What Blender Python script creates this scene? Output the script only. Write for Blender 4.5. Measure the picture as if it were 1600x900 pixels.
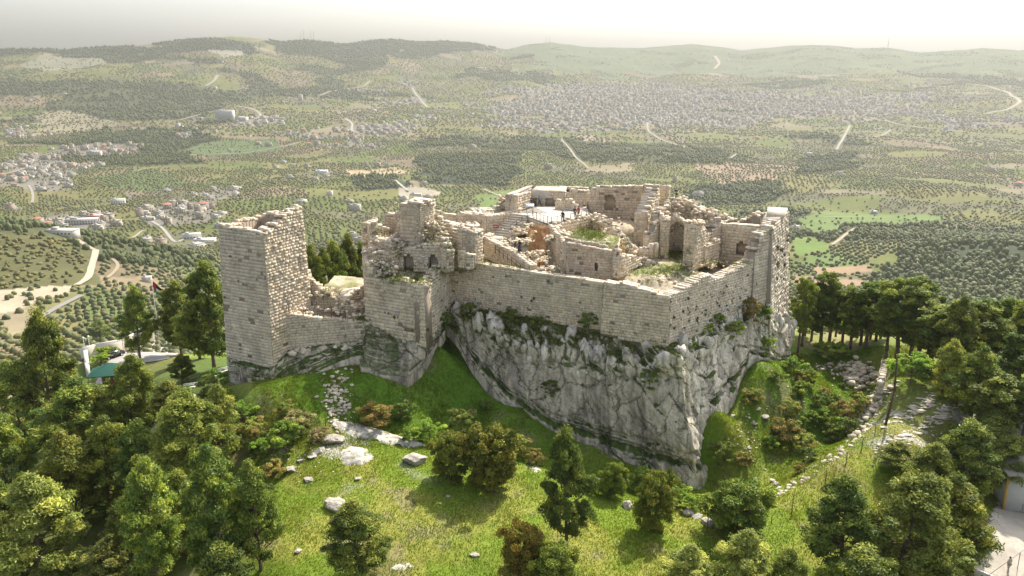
import bpy, bmesh, math, random
import numpy as np
from mathutils import Vector, Matrix

for _o in list(bpy.data.objects):
    bpy.data.objects.remove(_o)
SC = bpy.context.scene
COL = SC.collection

# ---------------------------------------------------------------- camera
CAM_Z = 60.0
F = 1280.0                      # focal length in photo pixels (photo is 1600 px wide)
PITCH = math.radians(15.3)
CP, SP = math.cos(PITCH), math.sin(PITCH)
cam = bpy.data.cameras.new('camera')
camo = bpy.data.objects.new('camera', cam)
COL.objects.link(camo)
camo.location = (0, 0, CAM_Z)
camo.rotation_euler = (math.pi / 2 - PITCH, 0, 0)
cam.sensor_width = 36.0
cam.lens = 36.0 * F / 1600.0
cam.clip_start = 0.5
cam.clip_end = 60000
SC.camera = camo

# ---------------------------------------------------------------- sky and sun
SUN_EL = math.radians(48)
SUN_AZ = math.radians(33)       # to the right of the view direction (+Y)
w = bpy.data.worlds.new('World')
SC.world = w
w.use_nodes = True
nt = w.node_tree
bg = nt.nodes['Background']
sky = nt.nodes.new('ShaderNodeTexSky')
sky.sky_type = 'NISHITA'
sky.sun_disc = False
sky.sun_elevation = SUN_EL
sky.sun_rotation = SUN_AZ
sky.altitude = 300
sky.air_density = 1.0
sky.dust_density = 3.8
sky.ozone_density = 1.0
hs_ = nt.nodes.new('ShaderNodeHueSaturation'); hs_.inputs['Saturation'].default_value = .5   # milky, dusty sky
nt.links.new(sky.outputs[0], hs_.inputs['Color']); nt.links.new(hs_.outputs[0], bg.inputs[0])
bg.inputs[1].default_value = 0.15
sl = bpy.data.lights.new('sun', 'SUN')
sl.energy = 3.8
sl.angle = math.radians(0.55)
sl.color = (1.0, 0.93, 0.81)
slo = bpy.data.objects.new('sun', sl)
COL.objects.link(slo)
sv = Vector((math.sin(SUN_AZ) * math.cos(SUN_EL), math.cos(SUN_AZ) * math.cos(SUN_EL), math.sin(SUN_EL)))
slo.rotation_euler = sv.to_track_quat('Z', 'Y').to_euler()
slo.location = (60, 120, 150)

SC.view_settings.view_transform = 'Standard'
SC.view_settings.look = 'None'
SC.view_settings.gamma = 1
SC.view_settings.use_curve_mapping = False
SC.view_settings.exposure = 0.9
SC.render.engine = 'CYCLES'
SC.cycles.max_bounces = 6
SC.cycles.diffuse_bounces = 3
SC.cycles.glossy_bounces = 2
SC.cycles.transmission_bounces = 3
SC.cycles.transparent_max_bounces = 8
SC.cycles.volume_bounces = 1
SC.cycles.use_denoising = True
HAZE_DENSITY = 1.35e-4
# ---------------------------------------------------------------- helpers
RNG = np.random.default_rng(7)
random.seed(7)

def ray(px, py):
    u = px - 800.0; v = 450.0 - py
    return u, F * CP + v * SP, -F * SP + v * CP

def PZ(px, py, z):
    """point of the view ray at world height z"""
    x, y, zz = ray(px, py); t = (z - CAM_Z) / zz
    return Vector((x * t, y * t, z))

def PY(px, py, Y):
    """point of the view ray at distance Y along the ground"""
    x, y, zz = ray(px, py); t = Y / y
    return Vector((x * t, Y, CAM_Z + zz * t))

def _h(ix, iy, iz, seed):
    n = (ix * 374761393 + iy * 668265263 + iz * 2147483647 + seed * 974634777) & 0xffffffff
    n = ((n ^ (n >> 13)) * 1274126177) & 0xffffffff
    n = ((n ^ (n >> 16)) * 2246822519) & 0xffffffff
    return ((n ^ (n >> 15)) & 0xffffff) / float(0xffffff)

def vnoise(x, y, z=0.0, seed=0):
    x = np.asarray(x, float); y = np.asarray(y, float); z = np.asarray(z, float) + 0 * x
    ix = np.floor(x).astype(np.int64); iy = np.floor(y).astype(np.int64); iz = np.floor(z).astype(np.int64)
    fx, fy, fz = x - ix, y - iy, z - iz
    fx = fx * fx * (3 - 2 * fx); fy = fy * fy * (3 - 2 * fy); fz = fz * fz * (3 - 2 * fz)
    r = 0
    for dx in (0, 1):
        for dy in (0, 1):
            for dz in (0, 1):
                wt = (fx if dx else 1 - fx) * (fy if dy else 1 - fy) * (fz if dz else 1 - fz)
                r = r + wt * _h(ix + dx, iy + dy, iz + dz, seed)
    return r * 2 - 1

def fbm(x, y, z=0.0, oct=4, seed=0, gain=0.5):
    r = 0; a = 1.0; s = 0
    x = np.asarray(x, float); y = np.asarray(y, float); z = np.asarray(z, float)
    for o in range(oct):
        r = r + a * vnoise(x, y, z, seed + o * 17); s += a; a *= gain
        x = x * 2.03 + 5.1; y = y * 2.03 + 1.7; z = z * 2.03 + 9.2
    return r / s

def smooth(a, b, x):
    t = np.clip((np.asarray(x, float) - a) / (b - a), 0, 1)
    return t * t * (3 - 2 * t)

def tag(o, label=None, cat=None, group=None, kind=None):
    if label: o['label'] = label
    if cat: o['category'] = cat
    if group: o['group'] = group
    if kind: o['kind'] = kind
    return o

def empty(name, loc, rz=0):
    o = bpy.data.objects.new(name, None)
    COL.objects.link(o)
    o.location = loc; o.rotation_euler = (0, 0, rz)
    o.empty_display_size = 0.5
    return o

def np_mesh(name, V, Fq, mats, parent=None, cols=None, midx=None, smooth_=False, vcol=None):
    """V (n,3), Fq (m,k) faces all of k corners; cols one colour per face; vcol one colour per vertex"""
    V = np.asarray(V, np.float32); Fq = np.asarray(Fq, np.int32)
    me = bpy.data.meshes.new(name)
    m, k = Fq.shape
    me.vertices.add(len(V)); me.vertices.foreach_set('co', V.ravel())
    me.loops.add(m * k); me.loops.foreach_set('vertex_index', Fq.ravel())
    me.polygons.add(m)
    me.polygons.foreach_set('loop_start', np.arange(0, m * k, k, dtype=np.int32))
    me.polygons.foreach_set('loop_total', np.full(m, k, np.int32))
    if smooth_: me.polygons.foreach_set('use_smooth', np.ones(m, bool))
    if midx is not None: me.polygons.foreach_set('material_index', np.asarray(midx, np.int32))
    me.update(calc_edges=True)
    if cols is not None:
        c = np.ones((m, k, 4), np.float32); c[:, :, :3] = np.asarray(cols, np.float32)[:, None, :]
        a = me.color_attributes.new('Col', 'FLOAT_COLOR', 'CORNER'); a.data.foreach_set('color', c.ravel())
    if vcol is not None:
        c = np.ones((len(V), 4), np.float32); c[:, :3] = vcol
        a = me.color_attributes.new('Col', 'FLOAT_COLOR', 'POINT'); a.data.foreach_set('color', c.ravel())
    for mt in (mats if isinstance(mats, (list, tuple)) else [mats]):
        me.materials.append(mt)
    o = bpy.data.objects.new(name, me)
    COL.objects.link(o)
    if parent is not None: o.parent = parent
    return o

def rebase(o, loc):
    """give a mesh built in world coordinates its origin at loc"""
    loc = Vector(loc)
    if o.type == 'MESH':
        o.data.transform(Matrix.Translation(-loc))
    o.location = loc
    return o

def localize(root, parts=None):
    """children built in world coordinates under an unrotated root: shift them so that they keep their place"""
    L = root.location.copy()
    for c in root.children:
        if c.type == 'MESH' and not c.get('_loc'):
            c.data.transform(Matrix.Translation(-L))
            c['_loc'] = 1
            for g in c.children:
                g.data.transform(Matrix.Translation(-L))
    for c in root.children:
        if '_loc' in c: del c['_loc']

class MB:
    """collects quads (triangles are stored as quads with a doubled corner only when built by boxes: never)"""
    def __init__(s):
        s.V = []; s.Q = []; s.C = []; s.n = 0
    def add(s, v, q, c):
        v = np.asarray(v, float).reshape(-1, 3); q = np.asarray(q, int).reshape(-1, 4)
        s.V.append(v); s.Q.append(q + s.n); s.n += len(v)
        c = np.asarray(c, float)
        s.C.append(np.tile(c, (len(q), 1)) if c.ndim == 1 else c)
    def hexa(s, bot, top, c, lid=True, floor=False):
        q = [(0, 1, 5, 4), (1, 2, 6, 5), (2, 3, 7, 6), (3, 0, 4, 7)]
        if lid: q.append((4, 5, 6, 7))
        if floor: q.append((3, 2, 1, 0))
        s.add(list(bot) + list(top), q, c)
    def box(s, cx, cy, cz, sx, sy, sz, c, rz=0.0, rx=0.0, ry=0.0):
        m = Matrix.Rotation(rz, 3, 'Z') @ Matrix.Rotation(ry, 3, 'Y') @ Matrix.Rotation(rx, 3, 'X')
        P = []
        for z in (-.5, .5):
            for x, y in ((-.5, -.5), (.5, -.5), (.5, .5), (-.5, .5)):
                p = m @ Vector((x * sx, y * sy, z * sz)); P.append((cx + p.x, cy + p.y, cz + p.z))
        s.hexa(P[:4], P[4:], c, True, True)
    def bar(s, a, b, r, c, n=6, r2=None):
        a = Vector(a); b = Vector(b); d = (b - a)
        if d.length < 1e-6: return
        d.normalize()
        u = d.orthogonal().normalized(); v = d.cross(u)
        r2 = r if r2 is None else r2
        V = []
        for p, rr in ((a, r), (b, r2)):
            for i in range(n):
                t = 2 * math.pi * i / n
                V.append(p + (u * math.cos(t) + v * math.sin(t)) * rr)
        q = [(i, (i + 1) % n, n + (i + 1) % n, n + i) for i in range(n)]
        # caps as quads (n even)
        for base, rev in ((0, True), (n, False)):
            for i in range(1, n - 2, 2):
                f = (base, base + i, base + i + 1, base + i + 2)
                q.append(f[::-1] if rev else f)
        s.add([tuple(p) for p in V], q, c)
    def build(s, name, mat, parent=None):
        if not s.V:
            return None
        return np_mesh(name, np.concatenate(s.V), np.concatenate(s.Q), mat, parent, cols=np.concatenate(s.C))

def copy_tree(o, parent=None):
    c = o.copy(); COL.objects.link(c); c.parent = parent
    for ch in o.children:
        copy_tree(ch, c)
    return c

# ---------------------------------------------------------------- materials
def newmat(name):
    m = bpy.data.materials.new(name); m.use_nodes = True
    n = m.node_tree.nodes; l = m.node_tree.links
    return m, n, l, n['Principled BSDF']

def rampnode(n, l, src, stops):
    r = n.new('ShaderNodeValToRGB')
    e = r.color_ramp.elements
    e[0].position = stops[0][0]; e[0].color = (*stops[0][1], 1)
    e[1].position = stops[-1][0]; e[1].color = (*stops[-1][1], 1)
    for p, c in stops[1:-1]:
        x = e.new(p); x.color = (*c, 1)
    l.new(src, r.inputs[0])
    return r.outputs[0]

def noise(n, l, scale, detail=4, rough=.55, vec=None, out=0):
    t = n.new('ShaderNodeTexNoise'); t.inputs['Scale'].default_value = scale
    t.inputs['Detail'].default_value = detail; t.inputs['Roughness'].default_value = rough
    if vec is not None: l.new(vec, t.inputs['Vector'])
    return t.outputs[out]

def mix(n, l, a, b, fac, mode='MIX'):
    m = n.new('ShaderNodeMix'); m.data_type = 'RGBA'; m.blend_type = mode
    for s, x in ((6, a), (7, b)):
        if isinstance(x, tuple): m.inputs[s].default_value = (*x, 1)
        else: l.new(x, m.inputs[s])
    if isinstance(fac, (int, float)): m.inputs[0].default_value = fac
    else: l.new(fac, m.inputs[0])
    return m.outputs[2]

def worldpos(n):
    return n.new('ShaderNodeNewGeometry').outputs['Position']

def grey(a): return (a, a, a)

def mat_attr(name, rough=.85, var=.25, vscale=1.5, bump=0.0, bscale=8, spots=None, fine=None, detail=5, bdist=.05):
    m, n, l, b = newmat(name)
    at = n.new('ShaderNodeAttribute'); at.attribute_name = 'Col'
    pos = worldpos(n)
    c = at.outputs['Color']
    v = rampnode(n, l, noise(n, l, vscale, detail, .6, pos), [(.3, grey(1 - var)), (.7, grey(1 + var * .6))])
    c = mix(n, l, c, v, 1.0, 'MULTIPLY')
    if fine:
        v = rampnode(n, l, noise(n, l, fine[0], 3, .6, pos), [(.3, grey(1 - fine[1])), (.7, grey(1 + fine[1]))])
        c = mix(n, l, c, v, 1.0, 'MULTIPLY')
    if spots:
        for sc, lo, hi, colr, amt in spots:
            f = rampnode(n, l, noise(n, l, sc, 5, .65, pos), [(lo, grey(0)), (hi, grey(amt))])
            c = mix(n, l, c, colr, f)
    l.new(c, b.inputs['Base Color'])
    b.inputs['Roughness'].default_value = rough
    b.inputs['Specular IOR Level'].default_value = .25
    if bump:
        bp = n.new('ShaderNodeBump'); bp.inputs['Strength'].default_value = bump; bp.inputs['Distance'].default_value = bdist
        l.new(noise(n, l, bscale, 6, .65, pos), bp.inputs['Height']); l.new(bp.outputs[0], b.inputs['Normal'])
    return m

def mat_plain(name, col, rough=.6, metal=0.0, var=.12, vscale=3):
    m, n, l, b = newmat(name)
    v = rampnode(n, l, noise(n, l, vscale, 4, .6, worldpos(n)), [(.3, tuple(x * (1 - var) for x in col)), (.7, tuple(min(1, x * (1 + var)) for x in col))])
    l.new(v, b.inputs['Base Color'])
    b.inputs['Roughness'].default_value = rough; b.inputs['Metallic'].default_value = metal
    return m

def mat_foliage(name, trans=.25, hue=.02, val=.25):
    m, n, l, b = newmat(name)
    at = n.new('ShaderNodeAttribute'); at.attribute_name = 'Col'
    oi = n.new('ShaderNodeObjectInfo')
    hs = n.new('ShaderNodeHueSaturation')
    mh = n.new('ShaderNodeMapRange'); mh.inputs[3].default_value = .5 - hue; mh.inputs[4].default_value = .5 + hue
    l.new(oi.outputs['Random'], mh.inputs[0]); l.new(mh.outputs[0], hs.inputs['Hue'])
    mv = n.new('ShaderNodeMapRange'); mv.inputs[3].default_value = 1 - val; mv.inputs[4].default_value = 1 + val
    ml = n.new('ShaderNodeMath'); ml.operation = 'MULTIPLY'; ml.inputs[1].default_value = 7.31
    fr = n.new('ShaderNodeMath'); fr.operation = 'FRACT'
    l.new(oi.outputs['Random'], ml.inputs[0]); l.new(ml.outputs[0], fr.inputs[0])
    l.new(fr.outputs[0], mv.inputs[0]); l.new(mv.outputs[0], hs.inputs['Value'])
    l.new(at.outputs['Color'], hs.inputs['Color'])
    l.new(hs.outputs[0], b.inputs['Base Color'])
    b.inputs['Roughness'].default_value = .6
    b.inputs['Specular IOR Level'].default_value = .2
    tr = n.new('ShaderNodeBsdfTranslucent')
    c2 = mix(n, l, hs.outputs[0], (1.5, 1.6, .6), 1.0, 'MULTIPLY')
    l.new(c2, tr.inputs['Color'])
    ms = n.new('ShaderNodeMixShader'); ms.inputs[0].default_value = trans
    l.new(b.outputs[0], ms.inputs[1]); l.new(tr.outputs[0], ms.inputs[2])
    l.new(ms.outputs[0], n['Material Output'].inputs[0])
    return m

M = {}
M['stone'] = mat_attr('limestone_masonry', .9, .14, .5, .5, 7,
                      spots=[(0.35, .52, .72, (.24, .21, .17), .5), (0.9, .56, .74, (.17, .15, .12), .45), (2.6, .64, .72, (.07, .065, .05), .6)], fine=(5, .12), bdist=.06)
M['rubble'] = mat_attr('rubble_stone', .95, .3, 1.3, .8, 5, spots=[(2.5, .55, .7, (.10, .09, .07), .5)], fine=(6, .2), bdist=.1)
M['terrain'] = mat_attr('terrain_ground', .95, .12, .08, .35, 1.2, fine=(2.2, .22), bdist=.25)
def mat_cliff():
    m, n, l, b = newmat('limestone_cliff')
    at = n.new('ShaderNodeAttribute'); at.attribute_name = 'Col'
    pos = worldpos(n)
    def mapped(sc, warp=0):
        mp = n.new('ShaderNodeMapping'); mp.inputs['Scale'].default_value = sc
        if warp:
            nz = noise(n, l, .5, 4, .6, pos, 1)
            ad = n.new('ShaderNodeVectorMath'); ad.operation = 'SCALE'; ad.inputs['Scale'].default_value = warp; l.new(nz, ad.inputs[0])
            a2 = n.new('ShaderNodeVectorMath'); a2.operation = 'ADD'; l.new(pos, a2.inputs[0]); l.new(ad.outputs[0], a2.inputs[1]); l.new(a2.outputs[0], mp.inputs[0])
        else: l.new(pos, mp.inputs[0])
        return mp.outputs[0]
    c = at.outputs['Color']
    st = rampnode(n, l, noise(n, l, 1.0, 6, .65, mapped((1.1, 1.1, .13))), [(.36, grey(.45)), (.5, grey(.92)), (.66, grey(1.3))])
    c = mix(n, l, c, st, .85, 'MULTIPLY')
    c = mix(n, l, c, rampnode(n, l, noise(n, l, 4.5, 6, .7, pos), [(.35, grey(.72)), (.6, grey(1.12))]), .9, 'MULTIPLY')
    v = n.new('ShaderNodeTexVoronoi'); v.feature = 'DISTANCE_TO_EDGE'; v.inputs['Scale'].default_value = 1.0; l.new(mapped((.26, .26, .15), 2.6), v.inputs['Vector'])
    ck = rampnode(n, l, v.outputs['Distance'], [(.0, grey(.30)), (.035, grey(1))])
    c = mix(n, l, c, ck, .75, 'MULTIPLY')
    v2 = n.new('ShaderNodeTexVoronoi'); v2.feature = 'DISTANCE_TO_EDGE'; v2.inputs['Scale'].default_value = 1.0; l.new(mapped((1.3, 1.3, .75), .8), v2.inputs['Vector'])
    ck2 = rampnode(n, l, v2.outputs['Distance'], [(.0, grey(.55)), (.05, grey(1))])
    c = mix(n, l, c, ck2, .22, 'MULTIPLY')
    l.new(c, b.inputs['Base Color']); b.inputs['Roughness'].default_value = .92; b.inputs['Specular IOR Level'].default_value = .2
    hsum = mix(n, l, mix(n, l, noise(n, l, 1.2, 8, .62, pos), ck, .45), ck2, .1)
    bp = n.new('ShaderNodeBump'); bp.inputs['Strength'].default_value = .8; bp.inputs['Distance'].default_value = .4
    l.new(hsum, bp.inputs['Height']); l.new(bp.outputs[0], b.inputs['Normal'])
    return m
M['cliff'] = mat_cliff()
M['foliage'] = mat_foliage('pine_foliage')
M['oak'] = mat_foliage('oak_foliage', .2)
M['shrub'] = mat_foliage('shrub_foliage', .25)
M['far_tree'] = mat_foliage('distant_tree_foliage', .12, 0, 0)
M['grass'] = mat_foliage('grass_blades', .35, 0, 0)
M['bark'] = mat_attr('bark', .95, .3, 4, .6, 14)
M['attr'] = mat_attr('plain_painted', .6, .08, 2)
M['house'] = mat_attr('rendered_house_wall', .8, .1, .3)
M['road'] = mat_attr('road_surface', .9, .15, .6, fine=(3, .08))
M['metal'] = mat_attr('dark_metal', .45, .1, 3)
M['cloth'] = mat_attr('cloth', .8, .1, 5)
# ---------------------------------------------------------------- terrain height
NEAR = [  # photo pixel, world height
 (450,760,15),(450,890,13.5),(600,890,14),(700,850,14.5),(800,890,14),(900,880,13.5),(700,760,15.5),(560,720,16.5),
 (640,705,16),(520,668,18),(660,700,16.3),(850,745,15),(1000,890,13),(1000,825,13.3),(1090,820,13),(1200,890,12.5),
 (1210,790,13.5),(1300,725,15.5),(1383,663,18),(1390,590,19.5),(1490,640,18.5),(1450,700,17),(1400,760,14.5),(1300,830,13),
 (1300,890,12),(1400,890,10.5),(1530,880,10),(1590,790,10),(1590,890,9.8),(1590,690,10.5),(1500,760,10.6),
 (730,655,14.8),(700,600,18.5),(700,560,21),(692,532,24),(640,625,18),(560,600,20.3),(520,600,20.8),(562,580,22.0),(600,594,21.0),(640,600,20.2),
 (500,640,19),(470,600,21),(440,660,18),(420,625,20),(370,610,20),(330,600,18),(290,620,15),(540,640,18.5),(600,660,17),
 (800,645,16),(870,690,13),(950,715,11),(1050,745,9.9),(1095,768,9.2),(1120,740,10.4),(1110,690,14),(1120,640,18),(1160,594,18.8),
 (1184,562,20.4),(1212,564,19.2),(1240,578,17.5),(1200,650,15),(1250,700,12.3),(1180,700,12.5),(1200,745,10.8),(1300,620,14.5),
 (1250,620,16),(1250,595,17),(1330,590,14),(1330,640,13.4),(1362,600,14),(1300,690,12),(1300,540,16),(1250,525,17),(1400,540,18.5),
 (1480,590,17.5),(1550,560,17),(1600,520,16),(1570,640,15.5),(300,620,16),(250,590,12.5),(200,600,8),(175,553,5.7),(230,545,6),(140,562,5.5),
 (10,630,3.5),(200,880,8),(300,850,11),(0,890,1),(100,800,3),(200,700,7),(100,700,3),(350,700,15),(400,800,14),(0,700,0),(120,620,4),
 (280,560,9),(320,560,12),(500,900,13.8),(700,1000,13),(1000,1000,12),(300,1000,9),(1400,1000,10),(60,1000,2)]
NEARW = [  # world points hidden from this camera
 (-10,118,22),(10,115,21),(25,120,21),(0,140,22),(20,140,21),(35,130,19),(-20,115,22),(-20,130,20),(-34,112,20),(-45,125,13),
 (5,106,16),(15,103,14),(28,106,14),(31,108.5,16),(25,102.5,11.5),(22,99.5,10.5),(34.5,112,17),(38,117,16),(-14,107,19),(-17,109,20),(-33,104,19),(-40,150,6),(0,160,8),(40,155,8),(80,150,6),(120,130,6),(-90,170,-6),(-60,170,-4),(-10,180,-12),(60,180,-10),(120,180,-12),
 (-110,130,-4),(-130,110,-8),(-100,90,-6),(-80,60,-4),(90,100,10),(110,90,6),(100,60,6),(80,50,8),(0,35,11),(40,30,8),(-40,30,5),(0,10,8)]
_pts = [tuple(PZ(*p)) for p in NEAR] + NEARW
_P = np.array(_pts)
_D = np.sqrt(((_P[:, None, :2] - _P[None, :, :2]) ** 2).sum(2) + 1.5)
_n = len(_P)
_A = np.zeros((_n + 3, _n + 3)); _A[:_n, :_n] = _D - np.eye(_n) * .35
_A[:_n, _n] = 1; _A[:_n, _n + 1:] = _P[:, :2]; _A[_n, :_n] = 1; _A[_n + 1:, :_n] = _P[:, :2].T
_W = np.linalg.solve(_A, np.concatenate([_P[:, 2], [0, 0, 0]]))

def near_h(x, y):
    x = np.asarray(x, float); y = np.asarray(y, float); sh = x.shape
    x = x.ravel(); y = y.ravel(); out = np.empty(len(x))
    for i in range(0, len(x), 40000):
        xx, yy = x[i:i + 40000], y[i:i + 40000]
        d = np.sqrt((xx[:, None] - _P[None, :, 0]) ** 2 + (yy[:, None] - _P[None, :, 1]) ** 2 + 1.5)
        out[i:i + 40000] = d @ _W[:_n] + _W[_n] + _W[_n + 1] * xx + _W[_n + 2] * yy
    return out.reshape(sh)

RIDGE = [(-400,80),(0,77),(60,76),(100,78),(150,74),(200,72),(250,68),(290,63),(360,57),(400,60),(440,66),(480,63),(540,70),(570,65),(610,62),(650,66),(700,65),(740,68),(790,77),(820,70),(860,66),
         (920,74),(1000,75),(1040,71),(1080,68),(1120,72),(1160,78),(1200,74),(1240,70),(1290,70),(1340,75),(1390,75),(1440,82),(1490,79),(1540,75),(1600,79),(2000,75)]
_ra = []; _rz = []
for _px, _py in RIDGE:
    x_, y_, z_ = ray(_px, _py); _ra.append(x_ / y_); _rz.append(z_ / y_)
_T = np.array([(100,12),(150,4),(200,-20),(300,-60),(400,-92),(500,-112),(600,-130),(850,-170),(1100,-182),(1500,-184),(2100,-182),(2600,-174),(3000,-163),
               (3600,-135),(4200,-95),(4800,-30),(5400,60),(5900,135),(6200,172)])

def far_h(x, y):
    x = np.asarray(x, float); y = np.maximum(np.asarray(y, float), 1)
    a = x / y
    R = np.interp(a, [-.7, -.35, -.1, .2, .7], [4300, 4700, 5700, 6300, 5600])
    kk = smooth(700, 2500, y)
    s = y * (1 + (6200 / R - 1) * kk)
    b = np.interp(s, _T[:, 0], _T[:, 1])
    zc = CAM_Z + R * np.interp(a, _ra, _rz)
    b = b + (zc - 172) * smooth(4200, 6200, s)
    b = np.where(s > 6200, zc - (s - 6200) * .12, b)
    # rolling ground
    amp = smooth(250, 1200, s) * (1 - .9 * smooth(5200, 6100, s))
    b = b + amp * (fbm(x / 420, y / 520, 0, 4, 3) * 22 + smooth(2600, 4600, s) * fbm(x / 600, y / 900, 0, 3, 11) * 45)
    # scrub hill at the left
    b = b + 70 * np.exp(-(((x + 590) / 190) ** 2 + ((y - 830) / 170) ** 2)) + 16 * np.exp(-(((x + 370) / 90) ** 2 + ((y - 640) / 150) ** 2))
    # wooded shoulder at the right
    b = b + 26 * np.exp(-(((x - 620) / 260) ** 2 + ((y - 900) / 160) ** 2))
    return b

def H(x, y):
    x = np.asarray(x, float); y = np.asarray(y, float)
    t = smooth(140, 205, y + np.abs(x) * .12)
    n = np.where(t < 1, near_h(np.clip(x, -140, 140), np.clip(y, 0, 210)), 0)
    n = n + fbm(x / 7, y / 7, 0, 4, 21) * .35 + fbm(x / 1.6, y / 1.6, 0, 3, 23) * .10
    return n * (1 - t) + far_h(x, y) * t

def Hs(x, y):
    return float(H(np.array([x]), np.array([y]))[0])

def G(px, py, y0=30, y1=7000):
    """where the view ray meets the ground"""
    x, y, z = ray(px, py)
    Y = np.geomspace(y0, y1, 900)
    hz = H(x / y * Y, Y); rz = CAM_Z + z / y * Y
    i = np.argmax(rz < hz)
    if not (rz < hz).any(): i = len(Y) - 1
    if i > 0:
        Yf = np.linspace(Y[i - 1], Y[i], 30)
        hf = H(x / y * Yf, Yf); rf = CAM_Z + z / y * Yf
        k = np.argmax(rf <= hf + 1e-6); Y0 = Yf[k]
    else:
        Y0 = Y[0]
    return Vector((x / y * Y0, Y0, Hs(x / y * Y0, Y0)))

# ---------------------------------------------------------------- land use of the valley
def inpoly(x, y, poly):
    r = np.zeros(x.shape, bool); n = len(poly)
    for i in range(n):
        x1, y1 = poly[i][0], poly[i][1]; x2, y2 = poly[i - 1][0], poly[i - 1][1]
        c = ((y1 > y) != (y2 > y)) & (x < (x2 - x1) * (y - y1) / (y2 - y1 + 1e-12) + x1)
        r ^= c
    return r

def fields(x, y, cell):
    """jittered Voronoi fields: random value and orientation for each"""
    wx = x + fbm(x / 140, y / 140, 0, 4, 31) * 75; wy = y + fbm(x / 140, y / 140, 0, 4, 37) * 75
    cx, cy = cell
    gx = np.floor(wx / cx).astype(np.int64); gy = np.floor(wy / cy).astype(np.int64)
    best = np.full(x.shape, 1e18); bid = np.zeros(x.shape, np.int64); sec = np.full(x.shape, 1e18)
    for dx in (-1, 0, 1):
        for dy in (-1, 0, 1):
            ix, iy = gx + dx, gy + dy
            sx = (ix + _h(ix, iy, 0, 5)) * cx; sy = (iy + _h(ix, iy, 1, 6)) * cy
            d = ((wx - sx) / cx) ** 2 + ((wy - sy) / cy) ** 2
            m = d < best
            sec = np.where(m, best, np.minimum(sec, d))
            bid = np.where(m, ix * 100003 + iy, bid); best = np.where(m, d, best)
    return _h(bid, bid * 0, 3, 8), _h(bid, bid * 0, 4, 9), _h(bid, bid * 0, 5, 9), np.sqrt(sec) - np.sqrt(best)

def pix(x, y):
    """photo pixel of a ground point, used to find which district a far place belongs to"""
    z = H(x, y) - CAM_Z
    f = y * CP - z * SP; up = y * SP + z * CP
    return 800 + F * x / f, 450 - F * up / f

GRASS, OLIVE, OCHRE, FOREST, SCRUB, TOWN = range(6)
POLY = []      # (world polygon, type, colour)
def wpoly(pts, typ, col=None):
    POLY.append(([tuple(G(px, py)[:2]) for px, py in pts], typ, col))
wpoly([(-60,455),(115,447),(108,458),(60,470),(30,485),(-60,500)], GRASS, (.56, .47, .33))
wpoly([(-60,362),(60,366),(120,378),(148,395),(140,425),(135,446),(0,452),(-60,455)], SCRUB, (.13, .13, .045))
wpoly([(538,266),(618,261),(643,271),(560,277)], GRASS, (.55, .42, .25))
wpoly([(622,285),(690,300),(684,307),(624,306)], GRASS, (.45, .40, .30))
wpoly([(1238,372),(1262,369),(1300,384),(1292,393),(1262,398),(1240,398)], GRASS, (.17, .26, .05))
wpoly([(1240,345),(1290,330),(1400,335),(1470,336),(1470,350),(1330,352),(1300,365),(1270,366)], GRASS, (.17, .25, .06))
wpoly([(1238,402),(1300,400),(1340,402),(1350,412),(1240,420)], OLIVE, (.16, .24, .06))
wpoly([(1270,418),(1360,414),(1364,424),(1280,432)], GRASS, (.42, .29, .17))
wpoly([(1240,430),(1300,434),(1350,438),(1340,448),(1240,446)], GRASS, (.38, .26, .16))
wpoly([(1440,372),(1500,362),(1620,352),(1700,380),(1700,520),(1380,520),(1370,430),(1420,400)], FOREST, (.05, .075, .03))
wpoly([(1090,262),(1180,250),(1240,262),(1200,282),(1130,290)], OLIVE, (.42, .30, .20))
wpoly([(1075,290),(1200,285),(1240,300),(1200,318),(1100,322)], FOREST, (.05, .075, .035))
wpoly([(1245,245),(1330,240),(1340,262),(1250,276)], FOREST, (.05, .07, .035))
wpoly([(560,278),(620,272),(630,290),(570,300),(540,292)], FOREST, (.05, .075, .035))
wpoly([(760,330),(850,300),(800,296),(740,306)], GRASS, (.17,.24,.06))
wpoly([(900,210),(955,214),(950,224),(900,222)], OLIVE, (.42, .31, .22))
wpoly([(650,243),(810,240),(800,290),(660,285)], FOREST, (.055, .08, .04))
wpoly([(280,225),(430,215),(440,235),(330,245),(280,238)], GRASS, (.12, .17, .055))
wpoly([(230,262),(300,285),(250,300),(170,290),(160,275)], OLIVE, (.16, .22, .07))
wpoly([(130,205),(300,200),(330,220),(240,250),(120,240)], FOREST, (.05, .075, .035))
wpoly([(60,175),(120,172),(190,190),(150,205),(50,215)], SCRUB, (.36, .32, .20))
wpoly([(70,85),(160,92),(170,100),(70,112),(30,102)], GRASS, (.30, .29, .19))
wpoly([(300,70),(370,72),(390,86),(350,90),(320,78)], GRASS, (.40, .36, .26))
wpoly([(-60,76),(220,76),(400,70),(400,85),(200,88),(60,82),(-60,92)], FOREST, (.05, .07, .04))
wpoly([(380,55),(470,64),(560,64),(800,64),(770,80),(640,92),(560,84),(430,82)], FOREST, (.05, .07, .04))

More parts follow.
